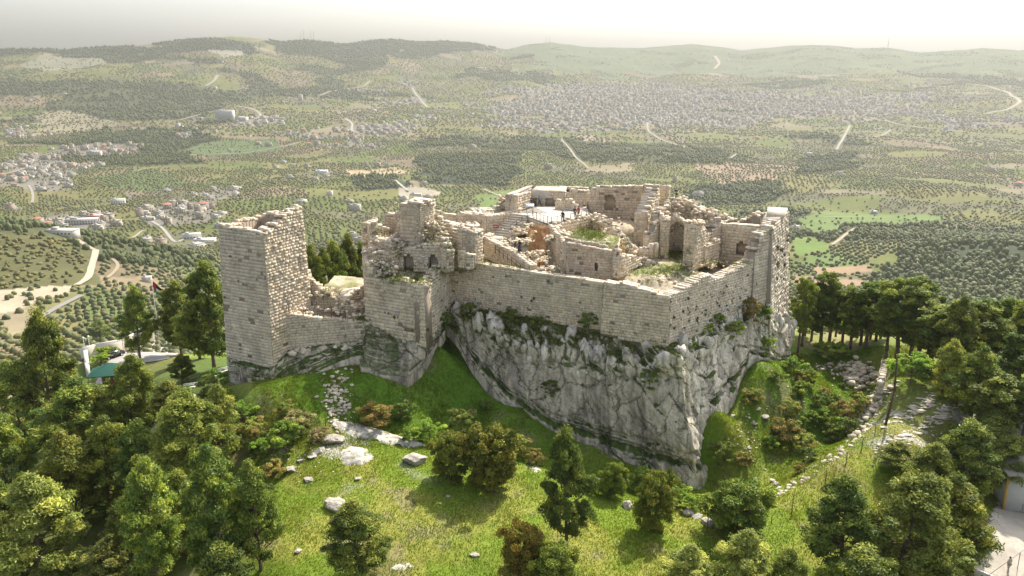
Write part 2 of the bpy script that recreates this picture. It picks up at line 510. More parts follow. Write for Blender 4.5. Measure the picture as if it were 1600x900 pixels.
def landuse(x, y):
    """returns type, ground colour, row angle"""
    r1, r2, r3, edge = fields(x, y, (125, 95))
    px, py = pix(x, y)
    typ = np.full(x.shape, OLIVE)
    typ = np.where(r1 < .13, GRASS, typ)
    typ = np.where((r1 > .13) & (r1 < .17), OCHRE, typ)
    typ = np.where(r1 > .86, SCRUB, typ)
    fo = fbm(x / 500, y / 420, 0, 3, 51)
    wood = fo > np.interp(px, [0, 400, 800, 1200, 1600], [.06, .08, .16, .24, .24])
    typ = np.where(wood, FOREST, typ)
    # town on the far slope, hamlets at the left
    tw = np.zeros(x.shape)
    for cx, cy, sx, sy, a in ((960,165,215,36,1.1), (640,150,120,26,.35), (1300,165,210,28,.85), (1230,180,60,14,.6), (1520,190,110,14,.6), (1100,185,150,16,.7), (590,205,60,14,.6),
                              (60,262,95,30,.62), (110,345,95,24,.66), (290,340,85,38,.58), (150,235,130,16,.62), (520,218,90,14,.62), (380,190,70,14,.5), (30,205,60,14,.4), (860,190,120,14,.6), (660,190,60,12,.5), (330,300,70,14,.42), (200,300,40,10,.4)):
        tw = np.maximum(tw, a * np.exp(-(((px - cx) / sx) ** 2 + ((py - cy) / sy) ** 2) * 1.2))
    tw = tw + fbm(x / 110, y / 130, 0, 4, 61) * .55
    town = tw > .38
    bare = (py < 116 + 16 * fbm(x / 300, y / 300, 0, 3, 403)) & (px > 800 + 130 * fbm(x / 380, y / 380, 0, 3, 404)) & ~town
    typ = np.where(bare, np.where(r1 > .8, SCRUB, GRASS), typ)
    nl = (px < 480) & (px > 60) & (py > 418)              # the olive slope at the near left
    typ = np.where(nl, np.where(py > 600, GRASS, OLIVE), typ)
    fresh = np.array([.15, .185, .038]); dry = np.array([.235, .215, .07]); soil = np.array([.275, .215, .125]); pale = np.array([.31, .26, .16])
    g = np.clip(r2 * 1.3 - .15, 0, 1)[..., None]
    col = fresh * (1 - g) + dry * g
    so = (r3 > .84)[..., None]
    col = np.where(so, soil * (.75 + .4 * r2[..., None]), col)
    col = np.where((typ == OCHRE)[..., None], pale * (.8 + .3 * r3[..., None]), col)
    col = np.where((typ == FOREST)[..., None], np.array([.115, .125, .05]), col)
    col = np.where((typ == SCRUB)[..., None], np.array([.17, .17, .085]), col)
    col = np.where(bare[..., None], np.array([.15, .19, .085]) * (.9 + .25 * r2[..., None]) , col)
    col = np.where((nl & (r3 < .74))[..., None], np.array([.15, .20, .055]), col)
    col = np.where((nl & (px < 130) )[..., None], col * .5 + .5 * np.array([.34, .26, .13]), col)
    jw = 6 + np.minimum(y * .011, 40)
    xj = x + fbm(x / 55, y / 55, 0, 4, 401) * jw * 1.6; yj = y + fbm(x / 55, y / 55, 0, 4, 402) * jw * 1.6
    for poly, t, c in POLY:
        m = inpoly(xj, yj, poly) if t in (FOREST, SCRUB, OLIVE) else inpoly(x, y, poly)
        typ = np.where(m, t, typ)
        if c is not None: col = np.where(m[..., None], np.array(c), col)
        town = town & ~(m & (t != FOREST))
    col = np.where((town)[..., None], np.array([.26, .235, .19]), col)
    typ = np.where(town, TOWN, typ)
    hedge = (edge < .05) & ~town & (r2 > .4)
    return typ, col, r2 * math.pi, hedge, px, py

# ---------------------------------------------------------------- terrain mesh: one sheet out to the horizon
Ys = np.concatenate([np.arange(14, 130, .34), np.geomspace(130, 9500, 560)])
nA = 980
_a = np.linspace(-1.02, 1.02, nA)
As = _a * (.8 + .2 * np.abs(_a))
AX, YY = np.meshgrid(As, Ys)
XX = AX * YY
ZZ = H(XX, YY)

def seg_dist(x, y, line):
    d = np.full(x.shape, 1e9)
    for (x1, y1), (x2, y2) in zip(line[:-1], line[1:]):
        dx, dy = x2 - x1, y2 - y1
        t = np.clip(((x - x1) * dx + (y - y1) * dy) / (dx * dx + dy * dy + 1e-9), 0, 1)
        d = np.minimum(d, np.hypot(x - x1 - t * dx, y - y1 - t * dy))
    return d

_far = YY > 150
TC = np.zeros(XX.shape + (3,))
_t, _c, _o, _hd, _px, _py = landuse(XX, YY)
TC[:] = _c
TC[_t == FOREST] *= .9
# near ground: grass, dry grass, soil and limestone
n1 = fbm(XX / 6, YY / 6, 0, 4, 71); n2 = fbm(XX / 2.2, YY / 2.2, 0, 4, 73); n3 = fbm(XX / 13, YY / 13, 0, 3, 77)
grass = np.array([.165, .235, .022]); lush = np.array([.095, .20, .016]); dry = np.array([.27, .27, .05]); soil = np.array([.27, .215, .135]); rock = np.array([.47, .44, .385])
_px, _py = pix(XX, YY)
moat = smooth(0, 1, (YY - 88) / 8) * (1 - smooth(48, 64, np.abs(XX)))
near = grass * np.ones(XX.shape + (1,))
near = near + (dry - near) * (smooth(-.05, .45, n1 * 1.3 + .12))[..., None]
near = near + (lush - near) * (moat * .8 * smooth(-.5, .3, n3 + .2))[..., None]
near = near + (soil - near) * (smooth(.2, .5, n2 * .7 + n1 * .6) * .55)[..., None]
plat = np.exp(-(((_px - 1440) / 130) ** 2 + ((_py - 655) / 60) ** 2) ** 2)
near = near + (np.array([.24, .21, .075]) - near) * (plat * .6)[..., None]
rk = smooth(.18, .3, fbm(XX / 3.0, YY / 2.0, 0, 4, 83) * .9 + .22 * plat - .1 + .28 * np.exp(-(((_px - 545) / 85) ** 2 + ((_py - 705) / 30) ** 2)))
near = near + (rock - near) * (rk * np.clip(plat * .95 + np.exp(-(((_px - 545) / 120) ** 2 + ((_py - 700) / 55) ** 2)), 0, .9))[..., None]
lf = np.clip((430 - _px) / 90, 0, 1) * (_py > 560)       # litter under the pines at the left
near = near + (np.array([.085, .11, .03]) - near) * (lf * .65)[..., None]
dirt = .45 * smooth(-10, 10, _px - 1240) * (1 - smooth(540, 556, _py)) + 0
near = near + (np.array([.25, .19, .12]) - near) * (np.clip(dirt, 0, 1) * .6)[..., None]
tt = smooth(150, 230, YY)[..., None]
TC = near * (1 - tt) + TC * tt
# tonal mottling of the far ground
mo = (1 + .25 * fbm(XX / 35, YY / 45, 0, 4, 91))[..., None]
TC = TC * (tt * mo * .74 + (1 - tt) * .95)
nr, nc = XX.shape
idx = np.arange(nr * nc).reshape(nr, nc)
Q = np.stack([idx[:-1, :-1], idx[:-1, 1:], idx[1:, 1:], idx[1:, :-1]], -1).reshape(-1, 4)
ter = np_mesh('ground', np.stack([XX, YY, ZZ], -1).reshape(-1, 3), Q, M['terrain'], vcol=np.clip(TC, 0, 1).reshape(-1, 3), smooth_=True)
tag(ter, kind='structure')
# ---------------------------------------------------------------- masonry
WARM = np.array([.72, .595, .43]); GREYS = np.array([.68, .58, .44]); PALE = np.array([.66, .58, .46]); RED = np.array([.47, .31, .20]); DARKC = np.array([.12, .095, .07])
def stone_cols(n, tone=WARM, var=.10):
    t = RNG.normal(0, var * .7, n)[:, None]
    c = tone * (1 + t) + (GREYS - tone) * RNG.random(n)[:, None] * .6
    odd = RNG.random(n)[:, None]
    c = np.where(odd < .05, PALE * 1.05, c); c = np.where(odd > .975, RED * .5 + c * .5, c)
    c = np.where((odd > .89) & (odd < .95), c * .88, c)
    return np.clip(c, .06, .8)

def jag(seed, amp, L=1.4):
    return lambda s: amp * float(vnoise(np.array([s / L]), np.array([seed * 3.7]), 0, 5)[0])

def wall(mb, A, B, zb, zt, thick=1.2, side=1, tone=WARM, ch=.45, bl=.75, prot=.05, ragged=.25, openings=(), both=False, ends=True,
         stud=0.0, batter=0.0, prof=None, seed=None, capstone=True, core=None, gap=.024):
    """coursed wall from A to B (x, y). zb/zt: number or (start, end). side=+1: blocks on the right of A->B.
    openings: (s0, s1, z0, z1, arch, depth) in metres along the wall; depth None goes right through.
    prof: list of (fraction, extra height) added to the top line"""
    A = np.array([A[0], A[1]], float); B = np.array([B[0], B[1]], float)
    L = np.hypot(*(B - A)); d = (B - A) / L; nrm = np.array([d[1], -d[0]]) * side
    zb0, zb1 = (zb, zb) if np.isscalar(zb) else zb
    zt0, zt1 = (zt, zt) if np.isscalar(zt) else zt
    seed = int(A[0] * 31 + A[1] * 17 + B[0] * 7) if seed is None else seed
    pf = (lambda u: np.interp(u, [p[0] for p in prof], [p[1] for p in prof])) if prof else (lambda u: 0)
    def top(s):
        u = s / L
        q = ragged * float(vnoise(np.array([s / 1.1]), np.array([seed * 1.37]), 0, 9)[0]) if ragged else 0
        return zt0 + (zt1 - zt0) * u + pf(u) + q
    def bot(s): return zb0 + (zb1 - zb0) * s / L
    zref = max(zt0, zt1)
    def P(s, off, z):
        o = off + batter * (zref - z)
        p = A + d * (s + batter * (zref - z) * (2 * s / L - 1)) + nrm * o
        return (p[0], p[1], z)
    core = DARKC * .8 + tone * .32 if core is None else core
    def inside(s, z):
        for o in openings:
            if o[0] < s < o[1] and o[2] < z < o[3]:
                if o[4]:
                    r = (o[1] - o[0]) / 2; zc = o[3] - r
                    if z > zc and (s - (o[0] + o[1]) / 2) ** 2 + (z - zc) ** 2 > r * r: continue
                return o
        return None
    # core, in narrow columns
    step = .55 if not openings else .22
    nst = max(1, int(round(L / step)))
    tops = {}
    for i in range(nst):
        s0, s1 = L * i / nst, L * (i + 1) / nst; sm = (s0 + s1) / 2
        zt_ = top(sm) - .12 - RNG.random() * .12; tops[i] = zt_
        zb_ = bot(sm) - .6
        if zt_ <= zb_ + .1: continue
        cuts = []
        for o in openings:
            if o[0] < sm < o[1]:
                zh = o[3]
                if o[4]:
                    r = (o[1] - o[0]) / 2; zh = o[3] - r + math.sqrt(max(0, r * r - (sm - (o[0] + o[1]) / 2) ** 2))
                cuts.append((o[2], min(zh, zt_), o[5]))
        cuts.sort(key=lambda k: k[0])
        def col(z0, z1, d0, d1, c=core):
            if z1 - z0 < .02: return
            mb.hexa([P(s0, d1, z0), P(s1, d1, z0), P(s1, d0, z0), P(s0, d0, z0)] if side > 0 else [P(s0, d0, z0), P(s1, d0, z0), P(s1, d1, z0), P(s0, d1, z0)],
                    [P(s0, d1, z1), P(s1, d1, z1), P(s1, d0, z1), P(s0, d0, z1)] if side > 0 else [P(s0, d0, z1), P(s1, d0, z1), P(s1, d1, z1), P(s0, d1, z1)], c, True, True)
        z = zb_
        for c0, c1, dep in cuts:
            col(z, c0, -thick, 0)
            if dep is not None: col(c0, c1, -thick, -dep, tone * .85)
            z = c1
        col(z, zt_, -thick, 0)
    # facing blocks
    faces = [(0.0, 1)] + ([(-thick, -1)] if both else [])
    zlo = min(zb0, zb1) - .3; zhi = max(top(s) for s in np.linspace(0, L, 24)) + .2
    for off, sg in faces:
        z = zlo
        while z < zhi:
            h = ch * (.86 + .28 * RNG.random()); s = -RNG.random() * bl
            while s < L:
                w_ = bl * (.6 + .9 * RNG.random()); a, b = max(0, s), min(L, s + w_); s += w_
                if b - a < .12: continue
                sm = (a + b) / 2; zc = z + h / 2
                if zc > top(sm) - .02 + (RNG.random() - .5) * .1 * (ragged > 0) or zc < bot(sm) - .35: continue
                if inside(sm, zc) or (b - a > .5 and (inside(a + .12, zc) and inside(a + .3, zc))) or inside(b - .15, zc): 
                    # keep what is left of the block beside the opening
                    o = inside(sm, zc) or inside(a + .12, zc) or inside(b - .15, zc)
                    if a < o[0] - .15: b = o[0]
                    elif b > o[1] + .15: a = o[1]
                    else: continue
                p = prot * (.15 + RNG.random()) + .03
                if stud and RNG.random() < stud: p += .03 + .06 * RNG.random()
                if RNG.random() < .035: p = -.04
                g = gap * (1 + .8 * RNG.random()); j = lambda: (RNG.random() - .5) * .03
                if sg > 0: e0, e1 = off - .02, off + p
                else: e0, e1 = off + .02, off - p
                q = [P(a + .003, e0, z), P(b - .003, e0, z), P(b - .003, e0, z + h), P(a + .003, e0, z + h)]
                f = [P(a + g + j() * .4, e1 + j() * sg, z + g + j() * .4), P(b - g + j() * .4, e1 + j() * sg, z + g + j() * .4), P(b - g + j() * .4, e1 + j() * sg, z + h - g), P(a + g + j() * .4, e1 + j() * sg, z + h - g)]
                fl = [(4, 5, 6, 7), (0, 1, 5, 4), (1, 2, 6, 5), (2, 3, 7, 6), (3, 0, 4, 7)]
                if sg * side < 0: fl = [t[::-1] for t in fl]
                mb.add(q + f, fl, stone_cols(1, tone)[0])
            z += h
    # cap stones: the broken top course
    if capstone:
        s = 0
        while s < L:
            w_ = .35 + .55 * RNG.random()
            for k in range(max(1, int(thick / .6))):
                if ragged > .1 and RNG.random() < .22: continue
                sm = min(L, s + w_ / 2); t = -(k + .5) * thick / max(1, int(thick / .6))
                if inside(sm, top(sm) - .2): continue
                p = P(sm, t, top(sm) - .05)
                rz = math.atan2(d[1], d[0]) + RNG.normal(0, .12 + ragged * .5 if ragged > .1 else .01)
                mb.box(p[0], p[1], p[2] - .06 + RNG.random() * (.1 * (1 + 2 * ragged) if ragged > .1 else .02), w_ * (.92 if ragged > .1 else .99), thick / max(1, int(thick / .6)) * .9, .22 + (.2 * RNG.random() * (1 + ragged) if ragged > .1 else .03), stone_cols(1, (tone + PALE) / 2)[0], rz, RNG.normal(0, .05 + .2 * ragged if ragged > .1 else .01), RNG.normal(0, .05 + .2 * ragged if ragged > .1 else .01))
            s += w_
    if ends:
        th = thick
        wall(mb, A - nrm * th - d * .012, A - nrm * .02 - d * .012, zb0, top(0.1), .3, side, tone, ch, bl * .8, prot, ragged * .5, capstone=False, seed=seed + 1, batter=0, ends=False)
        wall(mb, B - nrm * .02 + d * .012, B - nrm * th + d * .012, zb1, top(L - .1), .3, side, tone, ch, bl * .8, prot, ragged * .5, capstone=False, seed=seed + 2, batter=0, ends=False)

ICO = None
def rock_geo(seed, sub=2, rough=.25, flat=.8):
    bm = bmesh.new(); bmesh.ops.create_icosphere(bm, subdivisions=sub, radius=1)
    V = np.array([v.co[:] for v in bm.verts]); T = np.array([[l.vert.index for l in f.loops] for f in bm.faces]); bm.free()
    # cut by random planes for an angular stone
    r = np.random.default_rng(seed)
    for k in range(9):
        nn = r.normal(size=3); nn /= np.linalg.norm(nn); dd = .62 + .25 * r.random()
        ex = np.maximum(V @ nn - dd, 0); V = V - ex[:, None] * nn
    V = V * (1 + rough * .4 * fbm(V[:, 0] * 2 + seed, V[:, 1] * 2, V[:, 2] * 2, 3, seed)[:, None])
    V[:, 2] *= flat
    return V, T
ROCKS = [rock_geo(i, 1) for i in range(10)]
def rubble(mb, pts, size=(.2, .6), tone=WARM, var=.2):
    """loose broken stones at the given points, collected in one heap"""
    for p in pts:
        V, T = ROCKS[RNG.integers(len(ROCKS))]
        s = size[0] + (size[1] - size[0]) * RNG.random() ** 2
        R = np.array(Matrix.Rotation(RNG.random() * 6.3, 3, 'Z') @ Matrix.Rotation(RNG.normal(0, .5), 3, 'X'))
        v = (V * s * np.array([1, .8, .75])) @ R.T + np.array(p)
        q = np.concatenate([T, T[:, :1]], 1)
        mb.add(v, q, stone_cols(1, tone, var)[0])
def rubble_line(mb, A, B, width, z0, z1, n, size=(.2, .6), tone=WARM, heap=.5):
    A = np.array(A[:2]); B = np.array(B[:2]); d = B - A; L = np.hypot(*d); d = d / L; nn = np.array([d[1], -d[0]])
    P = []
    for i in range(n):
        u = RNG.random(); o = RNG.normal(0, .4); h = (1 - min(1, abs(o))) * heap
        p = A + d * L * u + nn * o * width
        P.append((p[0], p[1], z0 + (z1 - z0) * u + h * RNG.random()))
    rubble(mb, P, size, tone)

def inside_poly_pts(poly, res):
    p = np.array(poly); x0, y0 = p.min(0)[:2]; x1, y1 = p.max(0)[:2]
    gx, gy = np.meshgrid(np.arange(x0 - res, x1 + res, res), np.arange(y0 - res, y1 + res, res))
    return gx, gy, inpoly(gx, gy, poly)

def patch(name, poly, ctrl, res, mat, colf, rough=.15, parent=None):
    """a piece of uneven ground: control points (x, y, z)"""
    gx, gy, m = inside_poly_pts(poly, res)
    C = np.array(ctrl)
    d = 1 / ((gx[..., None] - C[:, 0]) ** 2 + (gy[..., None] - C[:, 1]) ** 2 + .5) ** 1.6
    z = (d * C[:, 2]).sum(-1) / d.sum(-1)
    z = z + rough * fbm(gx / 1.5, gy / 1.5, 0, 4, 5) * 1.5 + rough * .4 * fbm(gx * 2, gy * 2, 0, 2, 8)
    nr, nc = gx.shape; idx = np.arange(nr * nc).reshape(nr, nc)
    cell = m[:-1, :-1] | m[:-1, 1:] | m[1:, 1:] | m[1:, :-1]
    Q = np.stack([idx[:-1, :-1], idx[:-1, 1:], idx[1:, 1:], idx[1:, :-1]], -1)[cell]
    col = colf(gx, gy).reshape(-1, 3)
    used, inv = np.unique(Q.ravel(), return_inverse=True)
    V = np.stack([gx, gy, z], -1).reshape(-1, 3)
    return np_mesh(name, V[used], inv.reshape(-1, 4), mat, parent, vcol=col[used], smooth_=True), C

# ================================================================= the castle
castle = empty('ruined_castle', (5, 112, 32))
tag(castle, 'ruined limestone hilltop castle with broken walls and stairs standing on the cliff', 'castle')

def part(name, parent=None, label=None):
    o = empty(name, (0, 0, 0))
    o.parent = parent or castle
    o.matrix_parent_inverse = Matrix.Identity(4)
    return o
def xy(v): return (v[0], v[1])

# corner points in plan
A_ = (-19.6, 106.0); B_ = (-11.3, 101.5); C_ = (-8.6, 111.0); Dp = (11.7, 101.8); E_ = (19.5, 98.0); F_ = (33.4, 110.0)
G1 = (36.7, 113.0); G2 = (41.2, 121.0)
T1 = (-37.6, 103.3); T2 = (-31.0, 100.0); T3 = (-27.6, 106.7); T4 = (-34.2, 110.0)

# --- square tower
mb = MB()
wall(mb, T1, T2, (21.6, 21.0), (39.9, 39.6), 1.5, 1, GREYS * 1.02, .42, .7, .05, .12, batter=.022)
wall(mb, T2, T3, (21.2, 23.5), (39.6, 40.9), 1.5, 1, WARM * .98, .40, .6, .07, .22, stud=.2, batter=.02,
     prof=[(0, 0), (.28, 0), (.3, .35), (.5, .35), (.52, .7), (.74, .75), (.76, 1.0), (1, 1.0)], openings=[(5.7, 6.25, 33.6, 35.4, False, 1.0)])
wall(mb, T3, T4, 22, (41.7, 40.0), 1.5, 1, WARM, .45, .9, .05, .3)
wall(mb, T4, T1, 22, (40.0, 39.9), 1.5, 1, WARM, .45, .9, .05, .3)
tw = mb.build('square_tower', M['stone'], castle)
f = MB(); f.hexa([(-36.4,103.8,36), (-31.2,101.3,36), (-28.7,106.4,36), (-33.9,108.9,36)], [(-36.4,103.8,38.4), (-31.2,101.3,38.3), (-28.7,106.4,38.5), (-33.9,108.9,38.5)], (.40,.35,.24))
rubble(f, [(-33 + RNG.normal(0, 1.6), 105.3 + RNG.normal(0, 1.6), 38.5) for _ in range(70)], (.15, .5))
f.build('tower_roof', M['rubble'], tw)
f = MB(); f.box(-31.0 + .447 * 6.0 + .35, 100 + .894 * 6.0 - .1, 34.45, .5, .12, 1.7, (.03, .028, .025), rz=math.radians(63.4))

# --- low curtain wall between tower and bastion
mb = MB()
wall(mb, (-29.9, 102.2), (-19.2, 105.2), (23.2, 23.4), (28.5, 26.3), 1.1, 1, GREYS, .36, .6, .05, .1)
rubble_line(mb, (-29.5, 102.2), (-19.5, 105), 1, 23.4, 23.2, 60, (.3, .9), GREYS, .4)
mb.build('low_curtain_wall', M['stone'], castle)

# --- bastion
mb = MB()
wall(mb, A_, B_, (25.2, 24.6), (34.3, 32.4), 1.5, 1, GREYS * 1.05, .46, .75, .045, .12, prof=[(0, .2), (.14, .15), (.2, -.6), (.3, -1.15), (.42, -1.0), (.5, -.55), (.62, -.4), (.8, -.35), (1, 0)], batter=.03)
wall(mb, B_, C_, (24.6, 27.2), (32.3, 33.6), 1.5, 1, GREYS * 1.05, .46, .75, .045, .12, prof=[(0, 0), (.3, 0), (.6, .2), (.8, .5), (1, .6)], batter=.02)
wall(mb, (-21.5, 115.0), A_, (26, 25.2), (34.6, 34.4), 1.4, 1, WARM, .46, .8, .05, .35)
mb.build('bastion_wall', M['stone'], castle)

# --- main curtain wall
mb = MB()
wall(mb, C_, Dp, (27.0, 26.8), (33.7, 32.85), 1.3, 1, WARM * .97, .33, .56, .03, .05, batter=.03)
mb.build('curtain_wall', M['stone'], castle)
mb = MB()
wall(mb, (11.75, 101.3), (19.55, 97.5), (26.6, 25.6), (32.95, 32.3), 1.6, 1, WARM * 1.0, .40, .62, .04, .06, batter=.03, prof=[(0, .1), (.2, .1), (.22, .35), (.5, .3), (.52, .1), (.75, .05), (.77, -.15), (1, -.25)])
wall(mb, (19.5, 97.6), F_, (25.6, 27.2), (32.2, 33.5), 1.6, 1, GREYS * 1.12, .37, .55, .045, .07, batter=.035, stud=.05,
     prof=[(0, 0), (.1, .1), (.42, .75), (.46, .7), (.5, .15), (.53, -.2), (.8, .1), (.93, .3), (1, .5)])
mb.build('curtain_wall', M['stone'], castle)

# --- corner tower at the right
mb = MB()
wall(mb, F_, G1, (26.0, 24.5), (34.5, 38.0), 1.6, 1, GREYS * 1.12, .42, .55, .07, .1, stud=.25, batter=.05, prof=[(0, 0), (.12, .8), (.3, 1.8), (.5, 1.3), (1, 0)])
wall(mb, (36.2, 112.2), G2, (23, 20.5), (38.2, 38.9), 1.8, 1, GREYS * 1.12, .42, .55, .09, .15, stud=.4, batter=.07)
wall(mb, (29.9, 117.2), (36.5, 113.3), (31.8, 31.8), (37.65, 37.9), 1.3, 1, WARM * 1.02, .42, .62, .03, .06, openings=[(2.9, 4.35, 33.4, 35.3, True, .95)])
wall(mb, G2, (38, 127), 20, (38.9, 37), 1.5, 1, WARM, .45, .8, .05, .3)
wall(mb, (38, 127), (28, 128), 20, (37, 35), 1.5, 1, WARM, .45, .8, .05, .3)
ct = mb.build('corner_tower', M['stone'], castle)
mb = MB()   # pale roof slab
mb.hexa([(35.6, 115.2, 38.0), (37.2, 113.9, 38.0), (41.0, 120.8, 38.3), (38.6, 121.8, 38.3)], [(35.6, 115.2, 38.55), (37.2, 113.9, 38.5), (41.1, 120.9, 39.0), (38.6, 121.8, 39.05)], np.array([.58, .50, .39]))
mb.hexa([(36.6, 116.9, 38.4), (39.3, 117.0, 38.4), (41.1, 121.0, 38.6), (38.4, 121.9, 38.6)], [(36.8, 116.9, 38.95), (39.2, 117.0, 38.95), (41.1, 121.0, 39.3), (38.4, 121.9, 39.3)], np.array([.58, .50, .39]))
mb.build('roof_slab', M['stone'], ct)
mb = MB()
rubble(mb, [(30.6, 118, 38.5), (31.6, 118.0, 38.3), (29.7, 117.8, 38.1), (31.0, 117.6, 38.9)], (.45, .8), WARM)
mb.build('fallen_blocks', M['rubble'], ct)

def courtcol(gx, gy):
    s = np.array([.48, .40, .285]); g = np.array([.16, .20, .05]); k = np.array([.36, .31, .23])
    a = smooth(.0, .35, fbm(gx / 3, gy / 3, 0, 4, 41))[..., None]; b_ = smooth(.0, .4, fbm(gx / 1.3, gy / 1.3, 0, 3, 43))[..., None]
    c = s + (g - s) * a * .75
    return c + (k - c) * b_ * .5

# --- courtyard ground
poly = [(-8, 111.6), (11.5, 102.4), (19.5, 99.0), (32.5, 110.2), (36, 114), (39, 121), (36, 126), (24, 133), (12, 141), (2, 141), (-6, 136), (-14, 126), (-20, 118), (-20.5, 108), (-19, 106.6), (-12, 102.8), (-9.6, 108)]
ctrl = [(-7, 112, 32.2), (-3, 110.5, 32.2), (1, 108.5, 31.9), (4, 107, 31.0), (7, 105.5, 30.2), (10, 104, 30.4), (13, 103.2, 31.6), (17, 101.5, 31.6), (19.5, 100.2, 31.5), (24, 104, 32.2), (29, 108.3, 31.9), (32, 111, 31.0),
        (18, 106, 32.7), (16, 108.5, 32.9), (20, 111, 33.0), (24, 112, 32.8), (20, 116, 33.2), (28, 113, 31.0), (31, 115, 30.8), (22, 121, 33), (30, 122, 32),
        (13, 118, 33.6), (16, 122, 35.0), (14, 127, 35.6), (8, 113, 32.5), (0, 116, 32.8), (-3, 120, 33.2), (-6, 124, 33.6), (6, 130, 36.8), (10, 135, 37), (-2, 132, 34.5),
        (-12, 118, 33), (-15, 112, 33.2), (-13, 106, 31.9), (-11.5, 103.6, 31.8), (-16, 106, 32.7), (-18, 108.5, 33.4), (-15, 108, 32.9), (-10, 108.5, 32.5), (-13, 104.6, 31.6), (-17, 117, 33)]
pt, _c = patch('courtyard_ground', poly, ctrl, .3, M['terrain'], courtcol, .22, castle)
tag(pt, 'sandy courtyard ground with tufts of grass')

def box_mass(mb, poly, z0, z1, tone, ch=.4, bl=.6, ragged=0.0, top=None, prot=.05, skip=()):
    """solid block of masonry over a counter-clockwise plan"""
    n = len(poly)
    zs = [z1] * n if np.isscalar(z1) else z1
    for i in range(n):
        if i in skip: continue
        wall(mb, poly[i], poly[(i + 1) % n], z0, (zs[i], zs[(i + 1) % n]), .5, 1, tone, ch, bl, prot, ragged, capstone=False)
    if n == 4:
        mb.hexa([(p[0], p[1], z0 - .2) for p in poly], [(p[0], p[1], z) for p, z in zip(poly, zs)], tone if top is None else top)

def wallp(mb, a, b, thick, tone, **kw):
    """wall between two places given as (photo x, photo y of the top, photo y of the foot, distance)"""
    pa, pb = PY(a[0], a[1], a[3]), PY(b[0], b[1], b[3]); qa, qb = PY(a[0], a[2], a[3]), PY(b[0], b[2], b[3])
    wall(mb, xy(pa), xy(pb), (qa.z, qb.z), (pa.z, pb.z), thick, kw.pop('side', 1), tone, **kw)
    return pa, pb

# --- hall wall with the small window, low walls beside it
mb = MB()
wallp(mb, (885, 379, 437, 107.6), (958, 393, 437, 106.0), .9, RED * .55 + WARM * .5, ch=.36, bl=.6, prot=.02, ragged=.05, openings=[(3.95, 4.3, 33.2, 34.6, False, .7), (3.2, 4.9, 29.0, 31.9, True, .8)])
wallp(mb, (957, 388, 437, 106.1), (968, 402, 430, 104.8), 1.0, WARM, ch=.4, bl=.5, prot=.08, ragged=.35)
wallp(mb, (968, 402, 432, 104.8), (1003, 402, 411, 110.5), .9, WARM, ch=.38, bl=.5, prot=.07, ragged=.3)
wallp(mb, (1003, 402, 411, 110.5), (1012, 408, 414, 110.0), .8, WARM, ch=.38, bl=.5, prot=.07, ragged=.3)
mb.build('hall_wall', M['stone'], castle)
mb = MB()
p0, p1, p2 = PY(885, 373, 109.2), PY(962, 388, 107.4), PY(925, 350, 116)
mb.hexa([(p0.x - .3, p0.y - .6, 33), (p1.x, p1.y - .4, 33), (p1.x + 1, p1.y + 6, 33), (p0.x + 1, p0.y + 9, 33)], [(p0.x - .3, p0.y - .6, p0.z - .1), (p1.x, p1.y - .4, p1.z - .1), (p1.x + 1.4, p1.y + 6, p1.z + .2), (p0.x + 2.2, p0.y + 6.5, p0.z + .15)], WARM * .9)
mb.hexa([(p0.x - .2, p0.y - .5, p0.z - .15), (p1.x - .1, p1.y - .3, p1.z - .15), (p1.x + 1.3, p1.y + 5.9, p1.z + .15), (p0.x + 2.2, p0.y + 6.3, p0.z + .1)], [(p0.x - .2, p0.y - .5, p0.z - .02), (p1.x - .1, p1.y - .3, p1.z - .02), (p1.x + 1.3, p1.y + 5.9, p1.z + .3), (p0.x + 2.2, p0.y + 6.3, p0.z + .25)], (.26, .26, .12))
wallp(mb, (884, 372, 378, 108.6), (950, 385, 390, 107.2), .5, GREYS, ch=.3, bl=.5, prot=.04, ragged=.1)
rubble(mb, [(p0.x + RNG.random() * 6, p0.y + RNG.random() * 7, 36.3 + RNG.random() * .3) for _ in range(70)], (.12, .5))
mb.build('grassy_ledge', M['rubble'], castle)

# --- platform with its retaining walls
PLT = [(1.2, 127.6), (5.7, 118.0), (12.3, 124.4), (12.0, 133.5), (4.0, 133.0)]
mb = MB()
wall(mb, (5.3, 117.7), (7.3, 108.6), 30.5, (37.3, 36.2), 1.8, 1, WARM * .98, .4, .6, .05, .12, both=True)
wall(mb, (6.2, 117.8), (13.2, 125.0), 33, (37.35, 37.5), 1.2, 1, WARM, .42, .65, .06, .25)
wall(mb, (1.2, 127.6), (5.6, 118.0), 32, (37.2, 37.2), .8, 1, WARM, .42, .6, .05, .05, capstone=False)
mb.build('retaining_wall', M['stone'], castle)
mb = MB()
mb.add([(1.0, 127.8, 37.32), (5.8, 117.9, 37.30), (12.4, 124.6, 37.34), (12.2, 133.8, 37.4), (3.6, 133.4, 37.4), (5.8, 127.0, 37.36)], [(0, 1, 5, 4), (1, 2, 3, 5), (5, 3, 4, 4)][:2] + [(5, 3, 4, 0)], (.60, .545, .46))
mb.hexa([(1.0, 127.8, 34), (5.8, 117.9, 34), (12.4, 124.6, 34), (12.2, 133.8, 34)], [(1.0, 127.8, 37.28), (5.8, 117.95, 37.28), (12.35, 124.6, 37.28), (12.2, 133.8, 37.28)], (.3, .26, .2))
mb.build('platform', M['stone'], castle)

